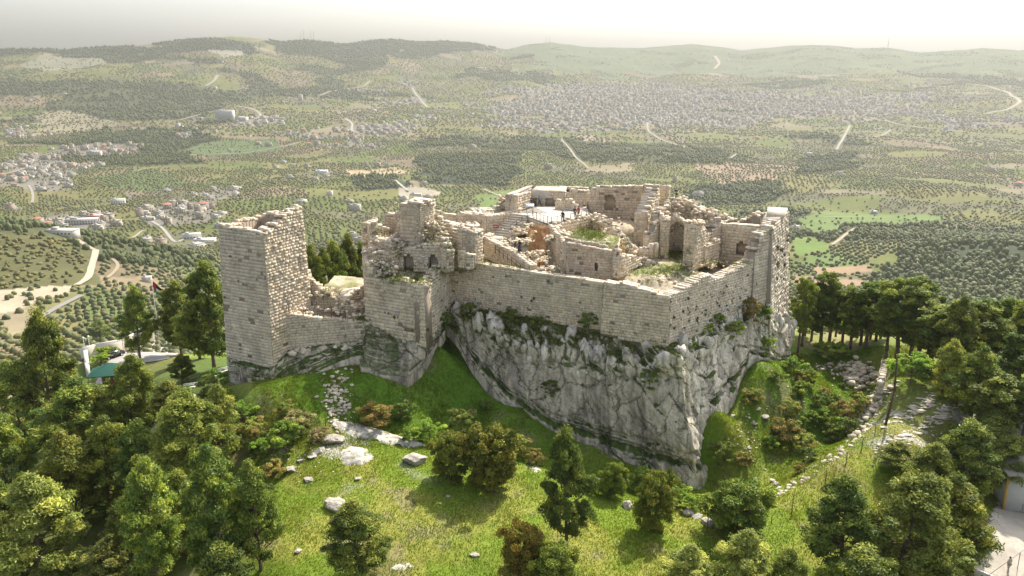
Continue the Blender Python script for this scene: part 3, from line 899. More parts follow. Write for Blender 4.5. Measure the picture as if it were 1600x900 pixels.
# --- enclosure behind the platform
mb = MB()
wallp(mb, (797, 304, 330, 129.0), (832, 290.5, 322, 140.5), .8, PALE * .9, ch=.4, bl=.7, prot=.03, ragged=0, both=True)
wallp(mb, (797, 304, 330, 129.0), (803, 305, 331, 128.4), 1.0, WARM, ch=.4, bl=.6, prot=.03, ragged=0)
wallp(mb, (803, 305, 331, 128.4), (829, 300, 326, 134.0), .5, WARM, ch=.4, bl=.7, prot=.03, ragged=.05)
wallp(mb, (831, 290.5, 320, 140.5), (917, 293.5, 320, 139.0), .8, WARM, ch=.4, bl=.7, prot=.03, ragged=0)
wallp(mb, (839, 297.5, 323, 135.0), (882, 299.5, 323, 134.2), .7, WARM * .95, ch=.4, bl=.6, prot=.03, ragged=.05, openings=[(1.35, 3.0, 36.8, 39.0, True, .55)])
wallp(mb, (868, 312, 325, 131.0), (898, 317, 330, 129.5), .9, WARM, ch=.35, bl=.5, prot=.07, ragged=.4)
wallp(mb, (886, 301, 320, 134), (917, 296, 318, 133.5), .9, WARM, ch=.38, bl=.5, prot=.08, ragged=.5)
mb.build('enclosure_wall', M['stone'], castle)
mb = MB()
a, b, c, d = PY(828, 300, 134.6), PY(883, 299, 134.6), PY(885, 293, 139.5), PY(838, 292.5, 140)
mb.hexa([(v.x, v.y, 38.6) for v in (a, b, c, d)], [(v.x, v.y, 39.75) for v in (a, b, c, d)], PALE * .95)
mb.build('terrace_roof', M['stone'], castle)

# --- upper wall with the arched window
mb = MB()
pa = PY(917, 300, 131.5); pb = PY(1002, 292, 130.0); qa = PY(917, 340, 131.5)
wall(mb, xy(pa), xy(pb), (35.8, 36.0), (40.9, 41.0), 1.2, 1, RED * .35 + WARM * .7, .42, .6, .04, .12, openings=[(2.9, 4.6, 37.3, 39.7, True, .55), (3.7, 4.5, 37.3, 39.2, True, None)],
     prof=[(0, -1.2), (.06, -1.1), (.08, -.5), (.13, -.3), (.2, 0), (1, 0.1)])
# a redder infill panel
wall(mb, (16.6, 131.2), (19.6, 130.8), 38.2, 40.2, .2, 1, RED * 1.05, .35, .4, .02, 0, capstone=False)
wall(mb, (20.9, 130.5), (24.0, 127.2), 33.5, (41.4, 41.6), 1.0, 1, WARM, .42, .6, .05, .1)
uw = mb.build('upper_wall', M['stone'], castle)

# --- stair block
st = MB()
s0 = np.array([18.3, 120.9]); s1 = np.array([20.9, 126.8]); dd = (s1 - s0) / np.hypot(*(s1 - s0)); wd = np.array([dd[1], -dd[0]])
nS = 10
for i in range(nS):
    p = s0 + (s1 - s0) * (i / nS); q = s1
    z = 38.3 + 3.2 * (i + 1) / nS
    o = wd * 2.0
    st.hexa([(p[0], p[1], z - .34), (p[0] + o[0], p[1] + o[1], z - .34), (q[0] + o[0], q[1] + o[1], z - .34), (q[0], q[1], z - .34)],
            [(p[0], p[1], z), (p[0] + o[0], p[1] + o[1], z), (q[0] + o[0], q[1] + o[1], z), (q[0], q[1], z)], stone_cols(1, WARM * 1.05, .08)[0])
mbb = MB()
o = wd * 2.0
wall(mbb, s0, s0 + o, 33.5, 38.3, .8, 1, WARM, .5, .8, .03, 0, capstone=False)
wall(mbb, s0 + o, s1 + o, (33.5, 33.5), (38.6, 41.9), 1.0, 1, WARM * 1.03, .36, .5, .08, .15, stud=.2)
wall(mbb, s0, s1, (33.5, 33.5), (38.3, 41.5), .5, -1, WARM, .4, .6, .04, 0, capstone=False)
sb = mbb.build('stair_block', M['stone'], castle)
st.build('steps', M['stone'], sb)

# --- broken diagonal wall and its rubble
mb = MB()
pp = [(926, 336, 124.0), (944, 345, 120.5), (958, 362, 117.0), (975, 380, 113.8), (1002, 392, 112.5)]
for (x1, y1, d1), (x2, y2, d2) in zip(pp[:-1], pp[1:]):
    wallp(mb, (x1, y1, y1 + 32, d1), (x2, y2, y2 + 28, d2), 1.2, WARM * .98, ch=.4, bl=.55, prot=.1, ragged=.55, openings=[(1.2, 2.4, 32, 35.2, True, .8)] if x1 == 958 else ())
    a, b = PY(x1, y1, d1 + .6), PY(x2, y2, d2 + .6)
    rubble_line(mb, a, b, .9, a.z - .3, b.z - .3, 46, (.2, .55), WARM, .5)
    rubble_line(mb, (a.x + .4, a.y - 1.6), (b.x + .4, b.y - 1.6), 1.2, a.z - 2.4, b.z - 2.2, 60, (.2, .55), WARM, .6)
wallp(mb, (1000, 388, 400, 112.2), (1016, 386, 401, 112.0), 1.0, WARM, ch=.5, bl=.9, prot=.04, ragged=.1)
for px_, t_ in ((1018, 381), (1025, 380)):
    a = PY(px_, t_, 112); mb.box(a.x, a.y, a.z - .95, .55, .6, 2.0, stone_cols(1)[0], .2)
rubble(mb, [(17.6 + RNG.normal(0, 1.2), 111.0 + RNG.normal(0, .8), 33.3) for _ in range(40)], (.2, .6))
mb.build('broken_wall', M['rubble'], castle)
mb = MB()   # sandy terrace behind it
a, b, c, d = PY(947, 350, 124), PY(985, 372, 120.5), PY(1000, 345, 128), PY(945, 338, 130)
mb.hexa([(v.x, v.y, 33) for v in (a, b, c, d)], [(v.x, v.y, v.z - .1) for v in (a, b, c, d)], (.56, .46, .33))
a = PY(967, 349, 122.5)
rubble(mb, [(a.x, a.y, a.z + .2), (a.x + .4, a.y - .6, a.z), (a.x - .1, a.y, a.z + .8)], (.35, .55), RED)
mb.build('terrace', M['rubble'], castle)

# --- vaulted ruin with the pole on top
mb = MB()
V1 = [(1030, 336, 400, 116.5), (1044, 322, 398, 119.0), (1056, 318, 398, 120.5), (1072, 320, 397, 120.5), (1090, 325, 397, 119.0), (1104, 331, 396, 117.5), (1116, 345, 395, 116.0)]
for a, b in zip(V1[:-1], V1[1:]):
    wallp(mb, a, b, 1.3, WARM * .92, ch=.42, bl=.6, prot=.08, ragged=.45)
wallp(mb, (1030, 336, 400, 116.5), (1034, 344, 401, 114.6), 1.2, WARM, ch=.42, bl=.6, prot=.08, ragged=.3)
wallp(mb, (1016, 368, 400, 114.0), (1032, 346, 400, 115.5), 1.2, WARM, ch=.42, bl=.6, prot=.08, ragged=.3, prof=[(0, 0), (.4, -.6), (.6, .3), (1, 0)])
for a, b, c_, n in ((1048, 318, 119.6, 60), (1060, 312, 120.6, 90), (1100, 330, 118, 50), (1040, 330, 118.4, 40)):
    v = PY(a, b, c_)
    rubble(mb, [(v.x + RNG.normal(0, .8), v.y + RNG.normal(0, .6), v.z + RNG.random() * 1.2 - .9) for _ in range(n)], (.2, .55), WARM * .9)
# remains of the springing vault
for k in range(9):
    t = k / 8; v = PY(1040 + 30 * t, 330 - 3 * t, 118.4)
    mb.box(v.x, v.y - .6, v.z - .9 - .25 * abs(k - 4), .7, 1.4, .6, stone_cols(1, WARM * .9)[0], .1 * k, .5)
mb.build('vaulted_ruin', M['stone'], castle)

# --- free-standing pier and its rubble wing
mb = MB()
pa, pb = wallp(mb, (1070, 350, 416, 110.5), (1087, 356, 419, 109.5), 1.6, WARM * 1.02, ch=.5, bl=.8, prot=.04, ragged=.15)
wallp(mb, (1087, 354, 419, 109.5), (1102, 352, 410, 112.3), 1.2, WARM, ch=.38, bl=.5, prot=.14, ragged=.6, stud=.4)
wallp(mb, (1100, 362, 408, 113.0), (1123, 355, 402, 116.5), 1.4, WARM * .85, ch=.4, bl=.55, prot=.1, ragged=.5, prof=[(0, -1.4), (.3, -.2), (.6, .4), (1, .2)])
wallp(mb, (1102, 384, 410, 112.0), (1125, 376, 404, 115.2), .9, WARM, ch=.4, bl=.5, prot=.08, ragged=.4)
v = PY(1085, 350, 110.8)
rubble(mb, [(v.x + RNG.normal(0, .9), v.y + RNG.normal(0, .6), v.z + RNG.random() * .5) for _ in range(45)], (.2, .5))
v = PY(1095, 412, 111)
rubble(mb, [(v.x + RNG.normal(0, 1.6), v.y + RNG.normal(0, 1), v.z + RNG.random() * .3 - .2) for _ in range(50)], (.15, .45))
mb.build('ruined_pier', M['stone'], castle)

# --- rubble in the courtyard
mb = MB()
for px_, py_, n, s_ in ((1010, 412, 60, .9), (1035, 418, 90, 1.2), (1000, 425, 80, 1.4), (985, 422, 30, .8), (1055, 428, 60, 1.5), (1025, 436, 70, 1.5), (1120, 412, 35, 1.2), (970, 428, 40, 1), (1070, 412, 25, 1)):
    v = PZ(px_, py_, 32.3)
    rubble(mb, [(v.x + RNG.normal(0, s_), v.y + RNG.normal(0, s_ * .7), v.z + RNG.random() * .3) for _ in range(n)], (.12, .5))
rb = mb.build('rubble_heap', M['rubble'], castle)
tag(rb, kind='stuff')

# --- tall ruined keep at the left
mb = MB()
wallp(mb, (612, 318, 400, 112.5), (655, 325, 403, 110.0), 3.2, GREYS * .95, ch=.3, bl=.34, prot=.09, ragged=.2, stud=.2, prof=[(0, -6.4), (.1, -4.6), (.22, -2.4), (.34, -.3), (.45, .2), (1, .7)],
      openings=[(3.2, 4.0, 36, 37.4, True, .8)] if False else ())
wallp(mb, (654, 321, 395, 110.2), (679, 318, 380, 114.6), 3.0, WARM * .98, ch=.55, bl=.9, prot=.03, ragged=.1, prof=[(0, .1), (.8, .1), (1, 0)])
wallp(mb, (679, 330, 352, 114.6), (687, 331, 360, 115.0), .8, WARM, ch=.4, bl=.5, prot=.07, ragged=.4)
k = PY(652, 314, 113.5)
mb.hexa([(k.x - 1.9, k.y - 1.6, k.z - 1), (k.x + .6, k.y - 2.8, k.z - 1), (k.x + 2.4, k.y + 1.6, k.z - 1), (k.x - .6, k.y + 2.4, k.z - 1)],
        [(k.x - 1.8, k.y - 1.5, k.z - .1), (k.x + .6, k.y - 2.6, k.z - .35), (k.x + 2.3, k.y + 1.4, k.z + .05), (k.x - .6, k.y + 2.3, k.z + .2)], PALE * 1.05)
rubble(mb, [(k.x + RNG.normal(.3, 1.0), k.y - 1 + RNG.normal(0, 1), k.z + .0) for _ in range(50)], (.15, .42), PALE)
# low front with the two pointed niches
wallp(mb, (608, 394, 420, 108.8), (692, 388, 420, 107.9), 1.6, GREYS, ch=.4, bl=.6, prot=.05, ragged=.2, prof=[(0, -.2), (.15, .2), (.5, .3), (.75, .7), (.9, .4), (1, -.4)],
      openings=[(1.9, 3.3, 31.2, 35.0, True, 1.1), (5.4, 6.7, 31.2, 35.1, True, 1.2)])
wallp(mb, (688, 372, 420, 107.8), (697, 392, 422, 106.5), 1.2, GREYS, ch=.4, bl=.6, prot=.06, ragged=.3)
for px_, py_, dd_, n in ((665, 368, 110.2, 70), (672, 352, 111.5, 50), (690, 368, 110, 50), (700, 385, 110, 60), (620, 395, 108.8, 40)):
    v = PY(px_, py_, dd_)
    rubble(mb, [(v.x + RNG.normal(0, .7), v.y + RNG.normal(0, .6), v.z + RNG.normal(0, .5)) for _ in range(n)], (.18, .45), GREYS * .8)
kp = mb.build('ruined_keep', M['stone'], castle)
cm = MB()
for i in range(7):
    v = PY(687 + (i % 2) * .5, 342, 114.0); cm.box(v.x, v.y, 36.6 + i * .42, .75 - .04 * (i % 3), .75, .40, stone_cols(1, WARM)[0], .2 * i)
cm.build('column', M['stone'], kp)

mb = MB()
wallp(mb, (573, 350, 376, 116.5), (600, 356, 378, 114.0), .9, WARM, ch=.4, bl=.6, prot=.06, ragged=.3)
wallp(mb, (600, 336, 376, 116.8), (628, 333, 376, 115.5), 1.3, WARM * .85, ch=.38, bl=.5, prot=.09, ragged=.35)
wallp(mb, (573, 350, 376, 116.5), (590, 343, 372, 120), .9, WARM, ch=.4, bl=.6, prot=.05, ragged=.2, side=1)
wallp(mb, (574, 352, 400, 113.0), (580, 350, 400, 111.0), .8, WARM, ch=.4, bl=.6, prot=.06, ragged=.2)
wallp(mb, (578, 374, 406, 110.5), (612, 378, 408, 108.5), 1.8, GREYS, ch=.42, bl=.7, prot=.08, ragged=.35)
wallp(mb, (576, 390, 412, 108.5), (607, 398, 425, 106.8), 2.2, WARM, ch=.42, bl=.7, prot=.08, ragged=.4)
for px_, py_, dd_, n, s_ in ((600, 375, 111, 80, 1.2), (618, 382, 109.8, 60, .8), (592, 395, 109, 70, .9), (602, 412, 106.6, 60, .6), (605, 425, 105.6, 40, .5)):
    v = PY(px_, py_, dd_)
    rubble(mb, [(v.x + RNG.normal(0, s_), v.y + RNG.normal(0, s_ * .7), v.z + RNG.normal(0, .25)) for _ in range(n)], (.2, .6), PALE * .85)
mb.build('broken_wall', M['rubble'], castle)

# --- sloping spur between keep and stairs
mb = MB()
wallp(mb, (690, 352, 415, 112.6), (722, 362, 418, 109.0), 1.0, WARM * .95, ch=.4, bl=.6, prot=.06, ragged=.15, prof=[(0, 0), (.3, .2), (.6, -.6), (.8, -.3), (1, 0)])
wallp(mb, (716, 356, 420, 109.8), (740, 364, 414, 108.9), 2.4, GREYS * .85, ch=.3, bl=.32, prot=.09, ragged=.15, stud=.3)
wallp(mb, (739, 365, 415, 108.9), (754, 364, 412, 110.6), 2.2, WARM * 1.05, ch=.42, bl=.8, prot=.03, ragged=.05)
wallp(mb, (715, 392, 412, 107.6), (726, 396, 416, 107.0), .7, WARM, ch=.4, bl=.6, prot=.03, ragged=.1)
wallp(mb, (728, 397, 416, 107.0), (739, 398, 418, 107.0), .7, WARM, ch=.4, bl=.6, prot=.03, ragged=.1)
v = PY(700, 350, 113)
rubble(mb, [(v.x + RNG.random() * 4.5, v.y + RNG.normal(0, .8), v.z - .2) for _ in range(50)], (.25, .6), PALE * .9)
mb.build('ruined_spur', M['stone'], castle)

# --- back walls
mb = MB()
mb = MB(); wallp(mb, (690, 334, 352, 128.0), (713, 337, 354, 126.5), 1.0, WARM, ch=.4, bl=.7, prot=.04, ragged=.1); mb.build('rear_wall', M['stone'], castle)
mb = MB(); wallp(mb, (713, 334, 353, 126.5), (760, 337, 355, 125.0), 3.0, WARM, ch=.45, bl=.8, prot=.04, ragged=.12); mb.build('rear_wall', M['stone'], castle)
mb = MB(); wallp(mb, (740, 331, 342, 131.0), (798, 326, 342, 133.0), 3.0, PALE * .85, ch=.45, bl=.8, prot=.04, ragged=.15); mb.build('rear_wall', M['stone'], castle)
mb = MB(); wallp(mb, (760, 338, 372, 124.0), (786, 334, 358, 126.0), 1.2, WARM * 1.05, ch=.42, bl=.8, prot=.02, ragged=0); mb.build('rear_wall', M['stone'], castle)
mb = MB(); wallp(mb, (786, 334, 352, 126.0), (815, 326, 336, 129.5), 1.0, WARM * 1.05, ch=.42, bl=.8, prot=.02, ragged=0); mb.build('rear_wall', M['stone'], castle)
mb = MB(); wallp(mb, (690, 345, 358, 120.0), (712, 350, 366, 118.0), 1.0, GREYS, ch=.42, bl=.8, prot=.04, ragged=.1); mb.build('rear_wall', M['stone'], castle)
mb = MB()
v0, v1 = PY(780, 322, 134), PY(797, 300, 134)
rubble(mb, [(v0.x + RNG.random() * 2.4, 134 + RNG.normal(0, 1), 37 + RNG.random() * 2.2) for _ in range(90)], (.25, .6), WARM * .9)
mb.build('rubble_heap', M['rubble'], castle)

# --- main stairs with landing
def flight(mb, a, b, wdt, n, c, z0=None):
    """solid steps rising from a to b (points of the left-hand edge), width to the right"""
    a = Vector(a); b = Vector(b); d = Vector((b.x - a.x, b.y - a.y, 0)); L = d.length; d.normalize(); o = Vector((d.y, -d.x, 0)) * wdt
    for i in range(n):
        p = a + d * (L * i / n); q = b; z = a.z + (b.z - a.z) * (i + 1) / n
        zb_ = z - (b.z - a.z) / n - .01 if i else z - .6
        lo = [(p.x, p.y, zb_), (p.x + o.x, p.y + o.y, zb_), (q.x + o.x, q.y + o.y, zb_), (q.x, q.y, zb_)]
        mb.hexa(lo, [(x, y, z) for x, y, _ in lo], stone_cols(1, np.array(c), .05)[0], True, True)
stairs = empty('stone_staircase', (0, 115, 33)); tag(stairs, None)
stairs.parent = castle
L0 = PY(845, 422, 108.9); L1 = PY(812, 397, 113.2); L2 = PY(775, 371, 119.6); L3 = PY(806, 334, 127.0)
STP = (.60, .53, .42)
mb = MB(); flight(mb, (L0.x - 2.4, L0.y - .6, L0.z), (L1.x - 2.0, L1.y - .6, L1.z), 2.2, 9, STP); mb.build('lower_flight', M['stone'], stairs)
mb = MB(); flight(mb, (L1.x - 2.2, L1.y + .4, L1.z), (L2.x - 1.4, L2.y + .2, L2.z), 2.3, 8, STP); mb.build('middle_flight', M['stone'], stairs)
mb = MB(); flight(mb, (L2.x - .6, L2.y + 1.8, L2.z), (L3.x - .2, L3.y, L3.z + .1), 3.0, 10, STP); mb.build('upper_flight', M['stone'], stairs)
for (c, sx, sy) in ((L1, 3.2, 2.0), (L2, 3.4, 3.4)):
    mb = MB(); mb.box(c.x - 1.2 if c is L1 else c.x - .4, c.y - .1 if c is L1 else c.y + .6, c.z - .3, sx, sy, .62, stone_cols(1, np.array(STP), .04)[0], -.5)
    mb.build('landing', M['stone'], stairs)
mb = MB()
wallp(mb, (757, 372, 402, 116.0), (800, 393, 413, 110.8), 1.2, WARM, ch=.36, bl=.5, prot=.06, ragged=.08)
wallp(mb, (800, 393, 413, 110.8), (826, 414, 426, 107.0), 1.2, WARM, ch=.36, bl=.5, prot=.06, ragged=.05)
wallp(mb, (755, 372, 400, 117.6), (772, 364, 392, 120.6), 1.0, WARM, ch=.4, bl=.6, prot=.05, ragged=.1, side=1)
mb.build('stair_retaining_wall', M['stone'], castle)

# --- bare orange rock below the platform
gx, gz = np.meshgrid(np.linspace(0, 1, 40), np.linspace(0, 1, 34))
r0, r1 = PY(818, 350, 118.6), PY(862, 352, 117.6); b0, b1 = PY(822, 384, 114.0), PY(856, 388, 112.6)
def lerp(a, b, t): return a + (b - a) * t
X = lerp(lerp(b0.x, b1.x, gx), lerp(r0.x, r1.x, gx), gz); Y = lerp(lerp(b0.y, b1.y, gx), lerp(r0.y, r1.y, gx), gz); Z = lerp(32.3, 37.25, gz ** .8)
sq = .42 + .58 * gz ** .7; X = X.mean(1, keepdims=True) + (X - X.mean(1, keepdims=True)) * (sq + .12 * vnoise(gz * 6, gx * 2, 0, 3))
nn = fbm(X * .7, Z * .9, 0, 4, 7) * .9 - 1.2 * np.exp(-((gx - .5) / .25) ** 2) * (1 - gz)
Y = Y - nn * 1.0 * np.sin(gz * math.pi) ** .5
col = np.array([.47, .25, .11]) + (np.array([.42, .33, .15]) - np.array([.47, .25, .11])) * smooth(-.2, .3, fbm(X, Z * .5, 0, 3, 8))[..., None]
ix = np.arange(34 * 40).reshape(34, 40)
Q = np.stack([ix[:-1, :-1], ix[:-1, 1:], ix[1:, 1:], ix[1:, :-1]], -1).reshape(-1, 4)
rk_ = np_mesh('exposed_bedrock', np.stack([X, Y, Z], -1).reshape(-1, 3), Q, M['rubble'], castle, vcol=col.reshape(-1, 3), smooth_=True)
mb = MB()
for px_, py_, dd_, n, s_ in ((812, 360, 117, 60, .8), (822, 376, 115.2, 60, .6), (862, 372, 114.2, 40, .4), (825, 352, 118.2, 30, .5), (806, 375, 115, 40, .7), (845, 405, 110, 60, .9), (838, 395, 111.5, 50, .8), (860, 420, 107.6, 50, .8)):
    v = PY(px_, py_, dd_)
    rubble(mb, [(v.x + RNG.normal(0, s_), v.y + RNG.normal(0, s_), v.z + RNG.normal(0, .2)) for _ in range(n)], (.15, .5), WARM * .95)
o = mb.build('rubble_heap', M['rubble'], castle)

# --- broken gatehouse between square tower and bastion
mb = MB()
wallp(mb, (474, 424, 500, 108.0), (505, 455, 500, 107.5), 1.4, WARM, ch=.38, bl=.5, prot=.08, ragged=.4, prof=[(0, 0), (.3, -.2), (.35, .3), (.6, .1), (1, 0)])
wallp(mb, (474, 424, 470, 108.0), (478, 420, 470, 111), 1.2, WARM, ch=.38, bl=.5, prot=.06, ragged=.2)
wallp(mb, (446, 475, 500, 104.6), (470, 455, 500, 106.5), .9, RED * .6 + WARM * .4, ch=.36, bl=.5, prot=.04, ragged=.3)
wallp(mb, (505, 457, 505, 107.5), (556, 482, 512, 107.6), 1.5, WARM * .95, ch=.36, bl=.5, prot=.08, ragged=.4, openings=[(1.0, 2.6, 24, 27.2, True, 1.0)])
wallp(mb, (521, 472, 500, 112.0), (572, 450, 500, 114.0), 1.2, WARM * .95, ch=.36, bl=.5, prot=.08, ragged=.15)
wallp(mb, (556, 484, 512, 107.6), (574, 468, 512, 108.6), 1.0, WARM * .7, ch=.4, bl=.5, prot=.08, ragged=.3)
for px_, py_, dd_, n, s_ in ((478, 438, 108, 40, .5), (500, 460, 107.4, 60, .7), (530, 482, 107.2, 90, 1.3), (560, 496, 106.6, 60, .9), (512, 456, 112, 40, 1), (470, 486, 104.8, 40, .8)):
    v = PY(px_, py_, dd_)
    rubble(mb, [(v.x + RNG.normal(0, s_), v.y + RNG.normal(0, s_ * .6), v.z + RNG.normal(0, .3)) for _ in range(n)], (.15, .5), WARM)
mb.build('ruined_gatehouse', M['stone'], castle)
mb = MB()
a, b, c, d = PY(513, 467, 110), PY(530, 474, 109.4), PY(572, 446, 117), PY(552, 444, 119)
mb.hexa([(v.x, v.y, v.z - .5) for v in (a, b, c, d)], [tuple(v) for v in (a, b, c, d)], PALE * 1.05)
mb.build('gate_causeway', M['stone'], castle)
poly = [(-29.8, 102.8), (-19, 105.8), (-19.5, 110), (-21, 120), (-27, 122), (-28, 108)]
patch('gate_yard_ground', poly, [(-28, 103.5, 27.4), (-24, 104.5, 26.4), (-20, 106, 25.2), (-21, 112, 27), (-27, 110, 28.5), (-22, 119, 28.5), (-27, 120, 28.5)], .35, M['terrain'], courtcol, .2, castle)

for c in list(castle.children):
    pass
def fix_children(root):
    """children were built in world coordinates: move their data into the frame of the root"""
    bpy.context.view_layer.update()
    for c in root.children_recursive:
        if c.type == 'MESH':
            c.data.transform(c.matrix_world.inverted())
castle_done = True
for o in castle.children_recursive:
    if o.name.startswith('rubble_heap'): o['kind'] = 'stuff'
stairs.location = Vector((0, 115, 33)) - castle.location
fix_children(castle)
# ---------------------------------------------------------------- the cliff under the castle
def vor(x, y, seed=0):
    gx = np.floor(x).astype(np.int64); gy = np.floor(y).astype(np.int64)
    b = np.full(x.shape, 9.); s = np.full(x.shape, 9.); idv = np.zeros(x.shape)
    for dx in (-1, 0, 1):
        for dy in (-1, 0, 1):
            ix, iy = gx + dx, gy + dy
            d = np.hypot(x - ix - _h(ix, iy, 0, seed + 1), y - iy - _h(ix, iy, 1, seed + 2))
            m = d < b
            s = np.where(m, b, np.minimum(s, d)); idv = np.where(m, _h(ix, iy, 2, seed + 3), idv); b = np.where(m, d, b)
    return b, s - b, idv

def cliff(name, cols, nu, nv, ledge=.3, tint=1.0, parent=None, lumps=1.0, seed=0, undercut=1.0, grassy=1.0):
    """cols: (top x, top y, top z, foot x, foot y, foot z, ledge width, ledge drop, paleness with painted sunlight)"""
    c = np.array(cols, float)
    L = np.concatenate([[0], np.cumsum(np.hypot(np.diff(c[:, 0] + c[:, 3]), np.diff(c[:, 1] + c[:, 4])) / 2)])
    s = np.linspace(0, L[-1], nu)
    I = np.array([np.interp(s, L, c[:, k]) for k in range(9)])
    # soften the corners a little
    v = np.linspace(0, 1, nv)[:, None]
    lw, ld = I[6][None], I[7][None]
    t = np.clip(v / .3, 0, 1); q = np.clip((v - .3) / .7, 0, 1)
    hz_ = lw * t ** .9 + (1 - lw) * (q ** 1.1)
    vz_ = ld * t ** 1.1 + (1 - ld) * q
    X = I[0] + (I[3] - I[0]) * hz_; Y = I[1] + (I[4] - I[1]) * hz_; Z = I[2] + (I[5] - I[2]) * vz_
    Z = np.where(v >= .995, Z - 1.5, Z)
    S = np.broadcast_to(s, X.shape)
    # outward direction
    dx, dy = I[3] - I[0], I[4] - I[1]
    tx, ty = np.gradient(I[3] + I[0]), np.gradient(I[4] + I[1])
    nl = np.hypot(tx, ty) + 1e-6; ox, oy = ty / nl, -tx / nl
    sm = np.ones(15) / 15; ox = np.convolve(np.pad(ox, 7, 'edge'), sm, 'valid'); oy = np.convolve(np.pad(oy, 7, 'edge'), sm, 'valid')
    w_ = smooth(0, .1, v) * (1 - smooth(.93, 1, v) * .8)
    big = fbm(S / 9, Z / 7, seed, 3, 101) * .9
    wx = S + fbm(S / 3, Z / 3, seed, 3, 103) * 1.3
    d1, e1, id1 = vor(wx / 3.4 + Z * .10, Z / 4.6 + wx * .06, seed + 10)     # joint blocks
    pw = .25 + .75 * np.clip(I[8][None], 0, 1)
    blk = (id1 - .5) * .75 * (.5 + .5 * pw) - .50 * pw * np.exp(-(e1 / .045) ** 2)
    d2, e2, id2 = vor(wx / 1.2, Z / 2.2 + seed, seed + 20)                   # weathered pinnacles on the ledge
    lump = (1.05 - d2 * 1.5) * (.6 + .8 * id2)
    lz = np.exp(-((v - .24) / .14) ** 2)
    mid = fbm(S / 1.5, Z / 2.2, seed, 4, 107) * .42 + fbm(S / .45, Z / .6, seed, 3, 109) * .10
    ridged = -np.abs(fbm(S / 2.2 + Z * .25, Z / 6, seed, 3, 113)) * .9
    strata = -.7 * undercut * np.exp(-((v - .86 - .03 * vnoise(S / 5, 0, 0, 4)) / .025) ** 2) - .35 * undercut * np.exp(-((v - .79 - .02 * vnoise(S / 4, 0, 3, 4)) / .02) ** 2)
    disp = (big + blk * (1 - lz * .6) * .8 + mid + ridged * .7 + strata + lump * lz * lumps) * w_
    X = X + ox * disp; Y = Y + oy * disp; Z = Z + lump * lz * lumps * .55 * w_ + .12 * fbm(S, v * 30, 0, 2, 5)
    V = np.stack([X, Y, Z], -1)
    du = np.gradient(V, axis=1); dv = np.gradient(V, axis=0)
    N = np.cross(du, dv); N /= np.linalg.norm(N, axis=-1, keepdims=True) + 1e-9
    if N[nv // 2, nu // 2, 1] > 0: N = -N
    up = N[..., 2]
    pale = I[8][None] * np.ones_like(X)
    base = np.array([.53, .46, .36]) * tint; hi = np.array([.84, .75, .60])  # hi: pale limestone, also standing in for sunlight on the right flank
    pale = pale + .35 * lz * np.ones_like(X)
    col = base + (hi - base) * np.clip(pale + .35 * fbm(S / 2, Z / 3, 0, 3, 120), 0, 1)[..., None]
    stain = smooth(.05, .5, fbm(S / .9, Z / 11, seed, 4, 131) + .15) * (1 - .75 * np.clip(pale, 0, 1)) * smooth(.3, .5, v)
    col = col * (1 - .42 * stain[..., None])
    ochre = smooth(.25, .5, fbm(S / 3, Z / 4, seed, 3, 137))[..., None] * .35
    col = col + (np.array([.42, .34, .23]) - col) * ochre
    gr = smooth(.52, .8, up + .30 * fbm(S / 1.1, Z / 1.1 + v * 6, 0, 3, 141) - .12 * pale) * grassy
    gr = np.maximum(gr, (1 - smooth(.06, .13, v + .04 * vnoise(S / .7, 0, 0, 3))) * .9)
    gr = np.maximum(gr, smooth(.2, .42, fbm(S / 2.4, Z / 1.3, seed, 4, 147) + .42 * lz - .36 - .12 * pale) * .85 * grassy)
    gr = np.where(e2 + .15 * vnoise(S * 2, Z * 2, 0, 3) < .16, np.maximum(gr, lz * .9), gr)
    green = np.array([.070, .105, .024]) * (1 + .4 * fbm(S / .5, Z / .5, 0, 2, 151))[..., None]
    col = col + (green - col) * np.clip(gr, 0, 1)[..., None]
    ix = np.arange(nv * nu).reshape(nv, nu)
    Q = np.stack([ix[:-1, :-1], ix[1:, :-1], ix[1:, 1:], ix[:-1, 1:]], -1).reshape(-1, 4)
    o = np_mesh(name, V.reshape(-1, 3), Q, M['cliff'], parent, vcol=np.clip(col, .01, .9).reshape(-1, 3), smooth_=True)
    tag(o, kind='structure')
    return o, V, gr

